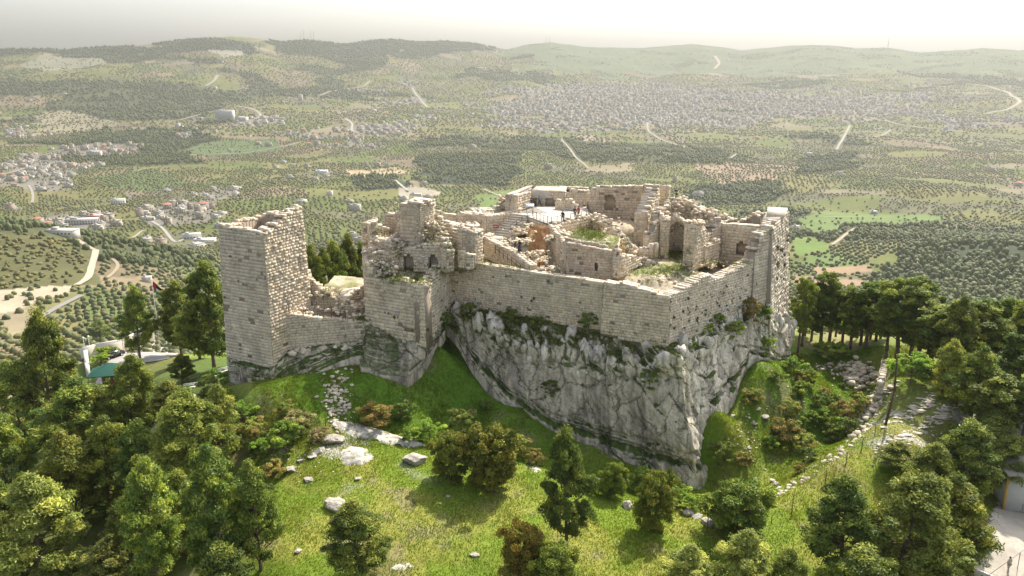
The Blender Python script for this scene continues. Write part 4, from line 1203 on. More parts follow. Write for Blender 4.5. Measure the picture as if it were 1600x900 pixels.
def cc(tp, tw, fp, fz, lw, ld, pale):
    f_ = PZ(fp[0], fp[1], fz)
    return (tw[0], tw[1], tw[2], f_.x, f_.y, f_.z, lw, ld, pale)
def along(a, b, t, z): return (a[0] + (b[0] - a[0]) * t, a[1] + (b[1] - a[1]) * t, z)
CC = [(-9.6, 112.5, 27.2) + (-10.6, 111.5, 25.0, .5, .3, 0),
      cc(0, (-8.4, 111.2, 27.4), (712, 524), 23.9, .4, .25, 0),
      cc(0, along(C_, Dp, .14, 27.4), (738, 570), 20.4, .45, .25, .0),
      cc(0, along(C_, Dp, .32, 27.4), (790, 637), 16.0, .45, .28, .05),
      cc(0, along(C_, Dp, .62, 27.3), (862, 690), 12.6, .45, .28, .0),
      cc(0, along(C_, Dp, .95, 27.1), (942, 716), 10.8, .45, .30, .05),
      cc(0, along(Dp, E_, .45, 26.9), (1010, 742), 9.7, .42, .26, .1),
      cc(0, along(Dp, E_, .85, 26.5), (1062, 760), 9.2, .40, .18, .25),
      cc(0, (19.8, 97.5, 26.2), (1094, 772), 8.8, .36, .10, .6),
      cc(0, along(E_, F_, .12, 26.6), (1112, 748), 9.6, .30, .16, 1.),  # from here the high paleness paints the sunlit look into the rock
      cc(0, along(E_, F_, .30, 26.8), (1112, 705), 12.6, .30, .22, 1.),
      cc(0, along(E_, F_, .55, 27.1), (1114, 658), 16.0, .34, .25, .9),
      cc(0, along(E_, F_, .85, 27.3), (1150, 614), 17.8, .34, .22, .7),
      cc(0, (34.2, 110.2, 27.6), (1168, 564), 20.2, .3, .15, .6),
      cc(0, (36.6, 112.6, 26.5), (1196, 568), 19.0, .3, .1, .7),
      cc(0, (39.6, 116.0, 23.8), (1222, 582), 17.2, .3, .1, .6),
      cc(0, (42.6, 120.5, 21.6), (1243, 578), 16.6, .3, .1, .5),
      (41, 128, 20.5, 45.5, 129, 15.5, .4, .2, .3),
      (30, 131, 20.5, 32, 136, 17.0, .4, .2, .3)]
# the top edge starts inside the masonry
CC = [(c[0] - (c[3] - c[0]) * .06, c[1] - (c[4] - c[1]) * .06) + c[2:] for c in CC]
cl, CV, CG = cliff('cliff', CC, 760, 240)

BC = [(-21.4, 114, 26.5, -23.0, 113, 23.0, .3, .1, 0),
      cc(0, (-20.0, 105.6, 26.3), (563, 574), 22.3, .2, .08, .0),
      cc(0, along(A_, B_, .3, 25.9), (598, 588), 21.4, .2, .08, .0),
      cc(0, along(A_, B_, .75, 25.5), (640, 592), 20.7, .2, .08, .05),
      cc(0, (-11.2, 101.2, 25.3), (664, 566), 21.8, .3, .08, .1),
      cc(0, along(B_, C_, .3, 25.9), (676, 548), 22.9, .35, .1, .1),
      cc(0, along(B_, C_, .8, 26.9), (697, 515), 24.8, .4, .1, .1)]
BC = [(c[0] - (c[3] - c[0]) * .15, c[1] - (c[4] - c[1]) * .15) + c[2:] for c in BC]
cliff('cliff', BC, 300, 110, tint=.92, lumps=.25, seed=3, undercut=.6, grassy=.8)

TC_ = [(-38.2, 106, 22.4, -39.6, 106, 17.5, .3, .1, 0),
       cc(0, (-37.9, 102.6, 22.2), (356, 612), 18.3, .3, .1, .1),
       cc(0, (-34.5, 100.8, 22.2), (385, 640), 17.8, .3, .1, .1),
       cc(0, (-31.0, 99.2, 22.2), (420, 640), 18.2, .3, .1, .15),
       cc(0, (-29.4, 102.0, 23.6), (462, 608), 20.2, .3, .1, .1),
       cc(0, (-26.5, 103.2, 23.9), (500, 580), 21.6, .3, .15, .1),
       cc(0, (-23.0, 104.3, 23.9), (540, 562), 22.5, .3, .15, .1),
       cc(0, (-19.6, 105.3, 24.2), (566, 556), 23.0, .3, .2, .1)]
TC_ = [(c[0] - (c[3] - c[0]) * .15, c[1] - (c[4] - c[1]) * .15) + c[2:] for c in TC_]
cliff('cliff', TC_, 320, 90, tint=.95, lumps=.5, seed=6, undercut=.3, grassy=1.0)

# the rock wall of the counterscarp at the right and the low limestone edge in the foreground
def ledge_rock(name, pts, h, wid, nu, seed, z_off=0, pale=.8, grassy=.5):
    cols = []
    for (px_, py_, z) in pts:
        p = PZ(px_, py_, z)
        cols.append([p.x, p.y, z])
    c = np.array(cols); t = np.gradient(c[:, :2], axis=0); t /= np.hypot(t[:, 0], t[:, 1])[:, None]
    n_ = np.stack([t[:, 1], -t[:, 0]], -1)
    if n_[:, 1].mean() < 0: n_ = -n_                       # the drop is away from the viewer
    C2 = []
    for k in range(len(c)):
        C2.append((c[k, 0] - n_[k, 0] * wid, c[k, 1] - n_[k, 1] * wid, c[k, 2] + .05, c[k, 0] + n_[k, 0] * wid * .8, c[k, 1] + n_[k, 1] * wid * .8, c[k, 2] - h, .55, .0, pale))
    return cliff(name, C2, nu, 60, lumps=.3, seed=seed, undercut=0, grassy=grassy)

# ---------------------------------------------------------------- loose boulders and bedrock slabs
def boulder_mesh(seed, mat):
    V, T = rock_geo(seed, 4, .5, .75)
    V = V * (1 + .30 * fbm(V[:, 0] * 2.2, V[:, 1] * 2.2, V[:, 2] * 2.2, 4, seed)[:, None] + .07 * fbm(V[:, 0] * 9, V[:, 1] * 9, V[:, 2] * 9, 2, seed + 4)[:, None])
    up = np.clip(V[:, 2] * .6 + .5, 0, 1)
    c = np.array([.44, .40, .335]) * (.85 + .3 * RNG.random()) * (1 + .2 * fbm(V[:, 0] * 4, V[:, 1] * 4, V[:, 2] * 4, 3, seed + 9))[:, None]
    o = np_mesh('boulder', V, T, mat, vcol=c, smooth_=False)
    return o
BP = [boulder_mesh(200 + i, M['rubble']) for i in range(7)]
BLAB = []
def boulder(px_, py_, w_, label=None, group=None, hh=.62, name='boulder', z=None, sink=.25, asp=.8):
    """w_ = width in photo pixels"""
    g = G(px_, py_) if z is None else PZ(px_, py_, z)
    dist = (g - Vector((0, 0, CAM_Z))).length; s = w_ / 2 / F * dist
    src = BP[RNG.integers(len(BP))]
    o = src.copy(); COL.objects.link(o); o.name = name
    o.location = (g.x, g.y, g.z + s * hh * (.5 - sink)); o.scale = (s, s * asp, s * hh); o.rotation_euler = (RNG.normal(0, .1), RNG.normal(0, .1), RNG.random() * 6.3)
    tag(o, label or 'loose pale limestone boulder lying in the grass', name, group)
    return o

# ---------------------------------------------------------------- surface finder on castle and rock
from mathutils.bvhtree import BVHTree
bpy.context.view_layer.update()
_v, _f, _k = [], [], 0
for o in list(COL.objects):
    if o.type == 'MESH' and (o.name.startswith('cliff') or (o.parent and (o.parent == castle or (o.parent.parent and o.parent.parent == castle) or (o.parent.parent and o.parent.parent.parent == castle)))):
        me = o.data; n = len(me.vertices); a = np.empty(n * 3, np.float32); me.vertices.foreach_get('co', a)
        mw = np.array(o.matrix_world); a = a.reshape(-1, 3) @ mw[:3, :3].T + mw[:3, 3]
        _v.append(a); li = np.empty(len(me.loops), np.int32); me.loops.foreach_get('vertex_index', li)
        k_ = me.polygons[0].loop_total; _f += (li.reshape(-1, k_) + _k).tolist(); _k += n
BV = BVHTree.FromPolygons(np.concatenate(_v).tolist(), _f)
def hit(px_, py_):
    d_ = Vector(ray(px_, py_)).normalized()
    p, n, i, dist = BV.ray_cast(Vector((0, 0, CAM_Z)), d_)
    if p is None: return G(px_, py_), Vector((0, 0, 1))
    if p.z < Hs(p.x, p.y): return G(px_, py_), Vector((0, 0, 1))
    if n.dot(d_) > 0: n = -n
    return p, n
def drop(x_, y_, z_):
    p, n, i, dd_ = BV.ray_cast(Vector((x_, y_, z_)), Vector((0, 0, -1)))
    return p.z if p is not None else z_

# weathered limestone pinnacles on the ledge under the curtain walls
mb = MB(); PR = [rock_geo(500 + i, 2, .4, 1.0) for i in range(8)]
nv_, nu_ = CV.shape[:2]
for _ in range(170):
    u_ = int(RNG.uniform(.05, .93) * nu_); vv_ = RNG.beta(2.2, 3) * .42 + .05; v_ = int(vv_ * nv_)
    pc = CV[v_, u_]; V, T = PR[RNG.integers(8)]
    s = (.30 + .85 * RNG.random() ** 1.6) * (1.15 if vv_ < .3 else .8)
    V = V * (1 + .55 * fbm(V[:, 0] * 2 + u_, V[:, 1] * 2, V[:, 2] * 1.2, 4, 7)[:, None])
    R_ = np.array(Matrix.Rotation(RNG.normal(0, .15), 3, 'Y') @ Matrix.Rotation(RNG.normal(0, .15), 3, 'X') @ Matrix.Rotation(RNG.random() * 6.3, 3, 'Z'))
    v = (V * np.array([s * .8, s * .7, s * (1.0 + .9 * RNG.random())])) @ R_.T + pc + np.array([0, .35 * s, -s * .15])
    c = np.array([.66, .60, .50]) * (.8 + .35 * RNG.random())
    mb.add(v, np.concatenate([T, T[:, :1]], 1), c)
o = mb.build('limestone_pinnacles', M['cliff']); tag(o, kind='structure')
# ---------------------------------------------------------------- vegetation
def leaf_cards(P, N, size, aspect, rng, jitter=.6):
    """one small quad per point, roughly facing N"""
    n = len(P)
    nn = N + rng.normal(0, jitter, (n, 3)); nn /= np.linalg.norm(nn, axis=1)[:, None] + 1e-9
    r = rng.normal(0, 1, (n, 3)); u = np.cross(nn, r); u /= np.linalg.norm(u, axis=1)[:, None] + 1e-9
    v = np.cross(nn, u)
    s = size * (.6 + .8 * rng.random(n))[:, None]
    a = u * s; b = v * s * aspect
    V = np.stack([P - a - b * .6, P + a * .2 - b, P + a + b * .5, P - a * .3 + b], 1).reshape(-1, 3)
    Q = np.arange(4 * n).reshape(n, 4)
    return V, Q

def limb_tube(mb, pts, radii, col, n=6):
    for (a, b, ra, rb) in zip(pts[:-1], pts[1:], radii[:-1], radii[1:]):
        mb.bar(a, b, ra, col, n, rb)

def make_tree(name, seed, h=10, spread=3.0, base=.25, kind='pine', ncl=70, ncard=190, card=.15, tones=None, mat='foliage', lean=.4, trunks=1):
    rng = np.random.default_rng(seed)
    root = empty(name, (0, 0, 0))
    tb = MB(); bark = np.array([.17, .125, .09]) if kind != 'pine' else np.array([.20, .15, .115])
    tips = []
    for tr in range(trunks):
        lx, ly = rng.normal(0, lean, 2) * h * .1 + (rng.normal(0, spread * .25, 2) if trunks > 1 else 0)
        n = 7
        pts = [Vector((lx * (i / n) ** 1.3 + rng.normal(0, .06) * i / n * h * .1, ly * (i / n) ** 1.3 + rng.normal(0, .06) * i / n * h * .1, h * .9 * i / n - (.5 if i == 0 else 0))) for i in range(n + 1)]
        r0 = .024 * h / math.sqrt(trunks)
        limb_tube(tb, pts, [r0 * (1 - .85 * i / n) for i in range(n + 1)], bark, 8)
        nb = int((40 if kind == 'pine' else 26 if kind == 'tall' else 54) / trunks)
        for k in range(nb):
            u = base + (1 - base) * (k + rng.random()) / nb
            zz = u * .9; i = min(n - 1, int(zz / .9 * n)); f_ = zz / .9 * n - i
            p = pts[i].lerp(pts[i + 1], min(1, f_))
            az = k * 2.4 + rng.random() * .8
            if kind == 'pine': R = spread * (min(1, 1.35 * (1 - u)) ** .6) * (.55 + .45 * min(1, u * 3)) * (.7 + .5 * rng.random())
            elif kind == 'tall': R = spread * (math.sin(math.pi * min(1, (1 - u) * .8 + .18))) * (.6 + .6 * rng.random())
            else: R = spread * (math.sqrt(max(0, 1 - ((u - .48) / .56) ** 2))) * (.75 + .35 * rng.random())
            rise = R * (.30 + .60 * rng.random()) * (1 if kind != 'bush' else .4)
            m = p + Vector((math.cos(az) * R * .55, math.sin(az) * R * .55, rise * .35))
            e = p + Vector((math.cos(az) * R, math.sin(az) * R, rise))
            limb_tube(tb, [p, m, e], [r0 * .34 * (1.1 - u), r0 * .22 * (1.1 - u), r0 * .07], bark * .9, 4)
            tips += [(e, R), (m.lerp(e, .45), R)]
            for q in range(4 if kind == 'pine' else 3):
                e2 = m.lerp(e, .3 + .6 * rng.random()) + Vector(rng.normal(0, .28, 3) * R * .6); tips.append((e2, R))
        tips.append((pts[-1] + Vector((0, 0, h * .06)), 1)); tips.append((pts[-1], 1))
    tips = [tips[i] for i in rng.permutation(len(tips))[:ncl]] + tips[-2:]
    tb.build('trunk', M['bark'], root)
    T = tones or ((.062, .088, .022), (.115, .135, .035), (.05, .078, .03))
    T = np.array(T)
    PV, PN, PC = [], [], []
    for e, R in tips:
        n = int(ncard * (.6 + .8 * rng.random()))
        rr = (.072 * h if kind != 'bush' else .15 * h) * (.6 + .8 * rng.random()) * (1 if kind != 'tall' else .9)
        d = rng.normal(0, 1, (n, 3)); d /= np.linalg.norm(d, axis=1)[:, None]
        d[:, 2] = np.where(d[:, 2] < -.2, -d[:, 2] * .5, d[:, 2])
        # fine tufts inside the clump
        nt_ = 9; tc = d[:nt_] * .75
        w_ = rng.integers(0, nt_, n)
        rad = (.55 + .5 * rng.random(n) ** .6)[:, None]
        P = (d * .55 * rad + tc[w_] * .55 + rng.normal(0, .07, (n, 3))) * rr
        P[:, 2] *= .95 if kind != 'bush' else .8
        P = P + np.array(e)
        tone = T[rng.integers(0, len(T))] * (1.85 + 1.0 * rng.random()) * np.array([1.13, 1.02, .66]) * (1.25 if mat == 'shrub' else 1)
        c = tone * (1 + rng.normal(0, .16, (n, 1))) + np.array([.03, .025, 0]) * (rng.random((n, 1)) > .8)
        PV.append(P); PN.append(d * 1.0 + np.array([0, 0, .5])); PC.append(c)
    P = np.concatenate(PV); N = np.concatenate(PN); C = np.clip(np.concatenate(PC), .01, .6)
    zk = np.percentile(P[:, 2], 99.5); P[:, 2] = np.where(P[:, 2] > 0, P[:, 2] * h / zk, P[:, 2]); rk_ = np.percentile(np.hypot(P[:, 0], P[:, 1]), 96); P[:, :2] *= spread / rk_
    V, Q = leaf_cards(P, N, card * (1.25 if kind != 'bush' else 1), .34 if kind != 'bush' else .6, rng, .8)
    np_mesh('crown', V, Q, M[mat], root, cols=C)
    return root

PINES = [make_tree('pine_tree', 11 + i, 10, [3.0, 2.6, 3.3, 2.8, 3.1][i], [.07, .10, .05, .12, .06][i], 'pine', 230, 190, .105,
         tones=[((.060, .085, .022), (.110, .132, .036), (.045, .070, .026)), ((.085, .112, .032), (.135, .155, .045), (.06, .085, .03)), ((.066, .092, .03), (.10, .125, .04), (.085, .105, .03)),
                ((.052, .075, .022), (.09, .11, .03), (.04, .06, .022)), ((.09, .12, .045), (.14, .165, .06), (.07, .095, .035))][i], lean=.35) for i in range(5)]
TALL = [make_tree('pine_tree', 31 + i, 10, [1.9, 2.2, 1.7][i], [.30, .24, .18][i], 'tall', 130, 220, .11,
        tones=((.05, .075, .022), (.085, .108, .03), (.04, .06, .02)), lean=.6) for i in range(3)]
OAKS = [make_tree('oak_tree', 51 + i, 5, [2.9, 2.7, 2.5][i], .0, 'bush', 190, 300, .095, mat='oak', trunks=3,
        tones=[((.055, .075, .02), (.085, .095, .022), (.098, .098, .026)), ((.06, .085, .02), (.09, .11, .026), (.05, .07, .02)), ((.10, .095, .022), (.12, .105, .028), (.075, .085, .022))][i]) for i in range(3)]
SHRUBS = [make_tree('shrub', 71 + i, 2, 1.15, .02, 'bush', 44, 240, .06, mat='shrub', trunks=4,
          tones=[((.065, .10, .022), (.095, .13, .03), (.05, .08, .02)), ((.045, .068, .022), (.07, .095, .03), (.04, .055, .02)), ((.08, .095, .032), (.09, .08, .036), (.065, .085, .028)),
                 ((.10, .082, .040), (.09, .072, .038), (.075, .082, .03)), ((.12, .105, .085), (.145, .125, .10), (.09, .09, .06))][i]) for i in range(5)]
for r in PINES + TALL + OAKS + SHRUBS:
    r['_proto'] = 1

USED = set()
def plant(protos, k, X, Y, z, h, h0, wid=1.0, name=None, label='', cat='tree', group=None, rz=None):
    src = protos[k % len(protos)]
    if src.name in USED: o = copy_tree(src)
    else:
        o = src; USED.add(src.name); del o['_proto']
    o.location = (X, Y, z)
    s = h / h0; o.scale = (s * wid, s * wid, s); o.rotation_euler = (0, 0, RNG.random() * 6.28 if rz is None else rz)
    if name: o.name = name
    tag(o, label, cat, group)
    return o

def tree_px(protos, k, px_, pyb, pyt, wpx=None, label='', group=None, name=None, z=None, h0=10, w0=6, cat='tree'):
    """px_, pyb: foot of the tree in the photo; pyt: its top; wpx: crown width"""
    g = G(px_, pyb) if z is None else PZ(px_, pyb, z)
    top = PY(px_, pyt, g.y); h = max(.5, top.z - g.z)
    wid = 1.0
    if wpx:
        dist = g.y / CP
        wid = (wpx / F * dist) / (w0 * h / h0)
    return plant(protos, k, g.x, g.y, g.z - .1, h / 1.03, h0, wid, name, label, cat, group)

GL = 'pines of the slope at the left'
P = [  # foot x, foot y, top y, crown width px, proto, label
 (85, 690, 482, 92, 3, 'tall dark pine highest in the left wood, left of the walled car park'),
 (128, 735, 590, 125, 0, 'broad pine standing left of the green-roofed kiosk'),
 (40, 700, 560, 80, 4, 'pale green pine at the left edge below the dark tall pine'),
 (15, 790, 630, 90, 0, 'dark pine cut by the left edge of the photo, low in the wood'),
 (219, 562, 446, 52, 3, 'slim pine with a bare trunk in front of the flag'),
 (284, 556, 438, 60, 3, 'dense dark pine right of the flag, lamp post in front'),
 (335, 575, 408, 84, 3, 'tall dark pine close against the left face of the square tower'),
 (312, 560, 455, 60, 0, 'pine between the flag pine and the one touching the tower'),
 (158, 532, 500, 34, 4, 'small round pine above the boundary wall of the car park'),
 (207, 690, 552, 74, 2, 'pointed pine just right of the kiosk roof'),
 (268, 660, 592, 66, 1, 'low bushy pine on the rocky slope left of the tower foot'),
 (285, 598, 552, 40, 3, 'small dark pine on the slope below the car park wall'),
 (72, 930, 735, 150, 4, 'big pale grey-green pine in the lower left corner'),
 (125, 840, 668, 105, 1, 'pine with layered branches above the big pale one'),
 (172, 800, 650, 90, 0, 'mid-green pine in the middle of the left wood'),
 (232, 780, 655, 90, 3, 'dark-hearted pine in the middle of the left wood'),
 (250, 915, 716, 105, 1, 'narrow upright pine at the bottom, left of the lawn pines'),
 (310, 775, 618, 120, 2, 'large fine-needled pine below the shrubs by the tower'),
 (345, 720, 600, 70, 4, 'light green pine nearest the rocky foot of the tower'),
 (350, 905, 690, 110, 0, 'tall pine with bare twigs at the edge of the lawn'),
 (408, 890, 715, 80, 1, 'drooping pine that borders the lawn on its left'),
 (170, 935, 842, 90, 4, 'young bright pine at the bottom edge in the left wood'),
 (20, 880, 745, 90, 0, 'shaded pine at the left edge above the corner'),
 (210, 875, 760, 80, 2, 'half-hidden pine behind the narrow upright pine'),
 (292, 850, 735, 80, 3, 'shaded pine in the gap between two bigger ones, near the lawn'),
 (10, 960, 860, 90, 3, 'pine top poking in at the bottom left corner'),
 (350, 980, 850, 120, 3, 'dark pine top at the bottom edge beside the lawn'),
 (120, 700, 620, 80, 2, 'pine rising left of the kiosk, behind the broad one'),
 (170, 720, 610, 76, 2, 'pine directly below the kiosk wall'),
 (60, 640, 560, 66, 0, 'small pine above the road at the far left')]
for (a, b, c, d, k, lab) in P:
    tree_px(PINES, k, a, b, c, d * 1.08, lab, GL)

# lawn
tree_px(PINES, 3, 562, 905, 778, 122, 'rounded dark pine on the lawn near the bottom edge, alone', None)
tree_px(PINES, 3, 885, 862, 668, 92, 'tall dark pine standing in front of the cliff foot', None)
tree_px(OAKS, 0, 768, 757, 662, 104, 'wide round evergreen oak on the lawn with gold-tipped leaves', 'oaks on the lawn', h0=5, w0=6.2)
tree_px(OAKS, 1, 706, 748, 676, 74, 'greener round oak touching the gold-tipped one on its left', 'oaks on the lawn', h0=5, w0=6.2)
tree_px(OAKS, 2, 812, 905, 818, 92, 'golden-brown oak at the bottom edge of the lawn', 'oaks on the lawn', h0=5, w0=6.2)
tree_px(OAKS, 1, 865, 925, 850, 92, 'grey-green tree in front of the golden-brown oak', 'oaks on the lawn', h0=5, w0=6.2)
tree_px(OAKS, 0, 1018, 826, 735, 78, 'olive-brown oak beside the pale boulder below the cliff tip', 'oaks on the lawn', h0=5, w0=6.2)
tree_px(OAKS, 1, 958, 778, 722, 48, 'small green oak right of the tall pine at the cliff foot', 'oaks on the lawn', h0=5, w0=6.2)
tree_px(OAKS, 1, 1150, 832, 752, 118, 'spreading dark oak below the moat edge, right of the cliff tip', 'oaks on the lawn', h0=5, w0=6.2)
tree_px(PINES, 4, 1065, 960, 850, 110, 'pale pine top at the bottom edge below the boulders', 'young pines along the bottom edge')
tree_px(PINES, 4, 1150, 960, 825, 120, 'feathery light pine at the bottom edge below the spreading oak', 'young pines along the bottom edge')
tree_px(PINES, 2, 1225, 985, 868, 90, 'small pine top at the bottom edge left of the big dark group', 'young pines along the bottom edge')
# right-hand group
R_ = [(1312, 905, 745, 118, 3, 'dark pine with open branches at the left of the lower right group'),
      (1392, 930, 742, 160, 2, 'large bushy pine in the centre of the lower right group'),
      (1470, 900, 735, 130, 0, 'dense pine beside the paved yard, lower right'),
      (1445, 800, 692, 90, 1, 'pine in the middle of the right group, below the limestone plateau'),
      (1400, 735, 690, 60, 1, 'small pine at the lower edge of the limestone plateau'),
      (1492, 790, 655, 110, 3, 'dark round pine above the paved yard'),
      (1545, 770, 640, 100, 4, 'tall pale pine in front of the white building'),
      (1340, 960, 850, 130, 3, 'pine top at the bottom edge of the right group'),
      (1450, 960, 860, 110, 0, 'shaded pine at the bottom edge next to the yard wall')]
for (a, b, c, d, k, lab) in R_:
    tree_px(PINES, k, a, b, c, d * 1.08, lab, 'pines of the lower right group')
# tall row behind the moat
Tr = [(1253, 535, 438, 30, 17), (1268, 528, 450, 30, 17), (1282, 536, 424, 40, 16.5), (1296, 530, 440, 40, 16.5), (1316, 535, 455, 34, 16.5), (1329, 540, 447, 36, 17), (1345, 536, 460, 36, 17),
      (1352, 542, 438, 44, 17), (1368, 535, 436, 36, 17), (1384, 560, 450, 44, 17.5), (1402, 556, 432, 54, 18), (1422, 560, 448, 50, 18), (1436, 552, 434, 52, 18), (1452, 575, 470, 62, 18),
      (1258, 522, 456, 26, 17), (1306, 522, 450, 26, 17), (1340, 524, 452, 26, 17), (1376, 528, 455, 30, 17), (1360, 528, 446, 30, 17), (1247, 545, 432, 26, 17)]
ORD = ['first', 'second', 'third', 'fourth', 'fifth', 'sixth', 'seventh', 'eighth', 'ninth', 'tenth', 'eleventh', 'twelfth', 'thirteenth', 'fourteenth', 'fifteenth', 'sixteenth', 'seventeenth', 'eighteenth', 'nineteenth', 'twentieth']
for i, (a, b, c, d, z) in enumerate(Tr):
    lab = ORD[sorted(q[0] for q in Tr).index(a)] + ' slender bare-trunked pine from the left in the row beyond the moat'
    tree_px(TALL, i, a, b, c, d * 1.35, lab or 'tall slender pine with a bare trunk in the row beyond the moat', 'slender pines beyond the moat', z=z, w0=4.3)
Tb = [(1470, 590, 475, 84, 18, 3), (1492, 600, 462, 84, 18, 0), (1520, 590, 470, 90, 17.5, 3), (1545, 610, 500, 90, 17, 0), (1560, 570, 462, 70, 17, 3), (1590, 600, 458, 90, 17, 0), (1580, 650, 520, 90, 16.5, 3),
      (1515, 660, 540, 90, 17, 0), (1550, 690, 580, 90, 16, 3), (1595, 700, 590, 80, 15.5, 3), (1625, 620, 480, 90, 16, 3), (1480, 640, 530, 70, 17.5, 1), (1610, 545, 460, 70, 16, 0), (1535, 545, 466, 70, 17, 0), (1500, 545, 468, 70, 17, 3)]
for i, (a, b, c, d, z, k) in enumerate(Tb):
    tree_px(TALL if k == 3 else PINES, k, a, b, c, d * (1.0 if k == 3 else .95), w0=4.3 if k == 3 else 6, label=ORD[sorted(q[0] for q in Tb).index(a)] + ' pine from the left in the dense wood beyond the limestone plateau', group='pines of the wood at the right', z=z)
# behind the low wall, between tower and bastion
for i, (a, b, c, d, k) in enumerate([(492, 470, 386, 40, 3), (505, 465, 392, 40, 0), (520, 470, 380, 46, 3), (538, 465, 395, 40, 4), (550, 470, 370, 40, 3), (565, 460, 382, 30, 3)]):
    p = PY(a, b, 130 + 2 * i); t = PY(a, c, 130 + 2 * i)
    z0 = Hs(p.x, p.y)
    plant(PINES, k, p.x, p.y, z0, t.z - z0, 10, 1.1 * d / F * 130 / (.6 * (t.z - z0)) + .1, None, ORD[i] + ' dark pine from the left behind the low wall between square tower and bastion', 'tree', 'pines behind the low wall')

# shrubs: foot x, foot y, width px, kind, height factor
SG = {0: 'green rounded shrub', 1: 'dark green shrub', 2: 'reddish-brown and green shrub', 3: 'rusty leafless shrub', 4: 'pale grey-brown leafless shrub'}
S = [(630, 655, 46, 1, 'growing in the grassy gully below the bastion'), (588, 668, 58, 3, 'in the gully beside the long limestone slab'), (672, 690, 56, 0, 'at the gully edge left of the lawn oaks'),
     (715, 680, 60, 1, 'behind the two lawn oaks'), (640, 690, 36, 0, 'at the upper end of the long limestone slab'), (445, 704, 62, 0, 'round and bright at the upper left corner of the lawn'), (430, 745, 44, 3, 'at the left border of the lawn'),
     (470, 672, 50, 4, 'on the slope below the low wall'), (450, 655, 40, 2, 'below the rocks of the low wall'), (500, 690, 36, 4, 'left of the limestone slabs'),
     (806, 712, 46, 2, 'in the shade between the lawn oaks and the cliff'), (838, 725, 34, 3, 'left of the tall pine in front of the cliff'), (760, 640, 30, 1, 'in the shadow at the foot of the cliff'), (737, 650, 22, 4, 'in the gully shadow'),
     (958, 765, 60, 1, 'against the cliff foot'), (1005, 770, 60, 0, 'against the cliff foot behind the olive-brown oak'), (1050, 790, 60, 0, 'below the tip of the cliff'), (1080, 800, 48, 0, 'right below the tip of the cliff'), (930, 770, 44, 0, 'behind the tall pine'),
     (1132, 725, 56, 1, 'round, at the foot of the pale cliff face'), (1160, 728, 38, 3, 'beside the round dark one at the foot of the pale cliff face'), (1175, 632, 44, 2, 'on the grassy slope beside the cliff'),
     (1225, 690, 48, 3, 'largest on the slope of the moat'), (1255, 705, 46, 2, 'low on the slope of the moat'), (1235, 650, 44, 2, 'midway up the slope of the moat'), (1205, 700, 30, 0, 'left of the largest rusty one'), (1265, 665, 34, 0, 'between the rusty shrubs of the moat'),
     (1280, 640, 40, 1, 'above the rusty shrubs of the moat'), (1250, 620, 40, 0, 'high on the moat slope below the corner tower'), (1215, 600, 30, 0, 'at the foot of the corner tower rock'), (1320, 655, 50, 3, 'orange, in the bottom of the moat'), (1325, 682, 44, 1, 'upper of two at the foot of the counterscarp'),
     (1300, 690, 40, 1, 'lower of two at the foot of the counterscarp'), (1290, 665, 40, 0, 'in the floor of the moat'), (1345, 640, 40, 2, 'below the rubble of the moat'), (1310, 560, 36, 0, 'right of two at the foot of the slender pines'), (1285, 560, 36, 0, 'left of two at the foot of the slender pines'),
     (1422, 600, 66, 0, 'round, alone at the top of the limestone plateau'), (1445, 590, 40, 1, 'by the round one at the top of the plateau'), (1150, 790, 50, 0, 'above the spreading oak'), (1190, 790, 50, 0, 'beside the low moat wall'), (1130, 820, 50, 0, 'left of the spreading oak'),
     (1240, 585, 36, 0, 'right at the foot of the corner tower rock, far side'), (1260, 600, 40, 0, 'under the corner tower'), (325, 622, 50, 1, 'on the rocky slope left of the tower'), (350, 640, 50, 0, 'on the rocky slope left of the tower'), (290, 625, 36, 0, 'by the white bench left of the tower'),
     (380, 660, 50, 0, 'below the foot of the square tower'), (400, 690, 50, 2, 'below the foot of the square tower'), (340, 600, 36, 0, 'beside the foot of the square tower'), (165, 562, 30, 0, 'middle one in the planter of the car park'), (178, 558, 26, 0, 'in the planter, nearest the parked car'), (158, 570, 24, 0, 'in the planter, nearest the pale pillar'),
     (1500, 700, 60, 1, 'at the right edge of the plateau'), (1530, 860, 50, 1, 'by the wall of the paved yard')]
for (a, b, wpx, k, where) in S:
    g = G(a, b); dist = g.y / CP; w_m = wpx / F * dist
    o = plant(SHRUBS, k, g.x, g.y, g.z - .1, w_m * (.62 + .2 * RNG.random()), 2, 1.1, None, SG[k] + ' ' + where, 'shrub', 'shrubs around the castle rock')
# shrubs that cling to the cliff
for (px_, py_, wpx, k, where) in [(935 + 80, 600, 40, 1, 'clinging to the middle of the shaded cliff face'), (860, 615, 34, 1, 'small, hanging on the shaded cliff face'), (1170, 495, 44, 3, 'growing from the top of the rock under the curtain wall'),
                                  (1192, 500, 34, 0, 'bright, on the rock left of the corner tower foot'), (1196, 545, 34, 0, 'bright, in the cleft below the corner tower'), (1120, 505, 28, 0, 'under the right curtain wall'), (920, 512, 40, 1, 'under the buttress of the curtain wall'),
                                  (690, 510, 36, 1, 'in the inner corner beside the bastion'), (700, 535, 40, 1, 'below the inner corner beside the bastion'), (735, 495, 34, 1, 'leftmost on the ledge under the long curtain wall'), (800, 505, 36, 1, 'in the middle of the ledge under the long curtain wall'), (840, 512, 30, 1, 'on the ledge just left of the curtain wall buttress'),
                                  (1080, 545, 22, 0, 'at the top of the cliff cleft'), (1105, 520, 26, 0, 'on the ledge at the right of the castle corner'), (1150, 520, 30, 0, 'on the rock rib below the right curtain wall')]:
    p, _nn = hit(px_, py_); w_m = wpx / F * p[1] / CP
    plant(SHRUBS, k, p[0], p[1], p[2] - .35, w_m * .75, 2, 1.0, None, SG[k] + ' ' + where, 'shrub', 'shrubs on the cliff')

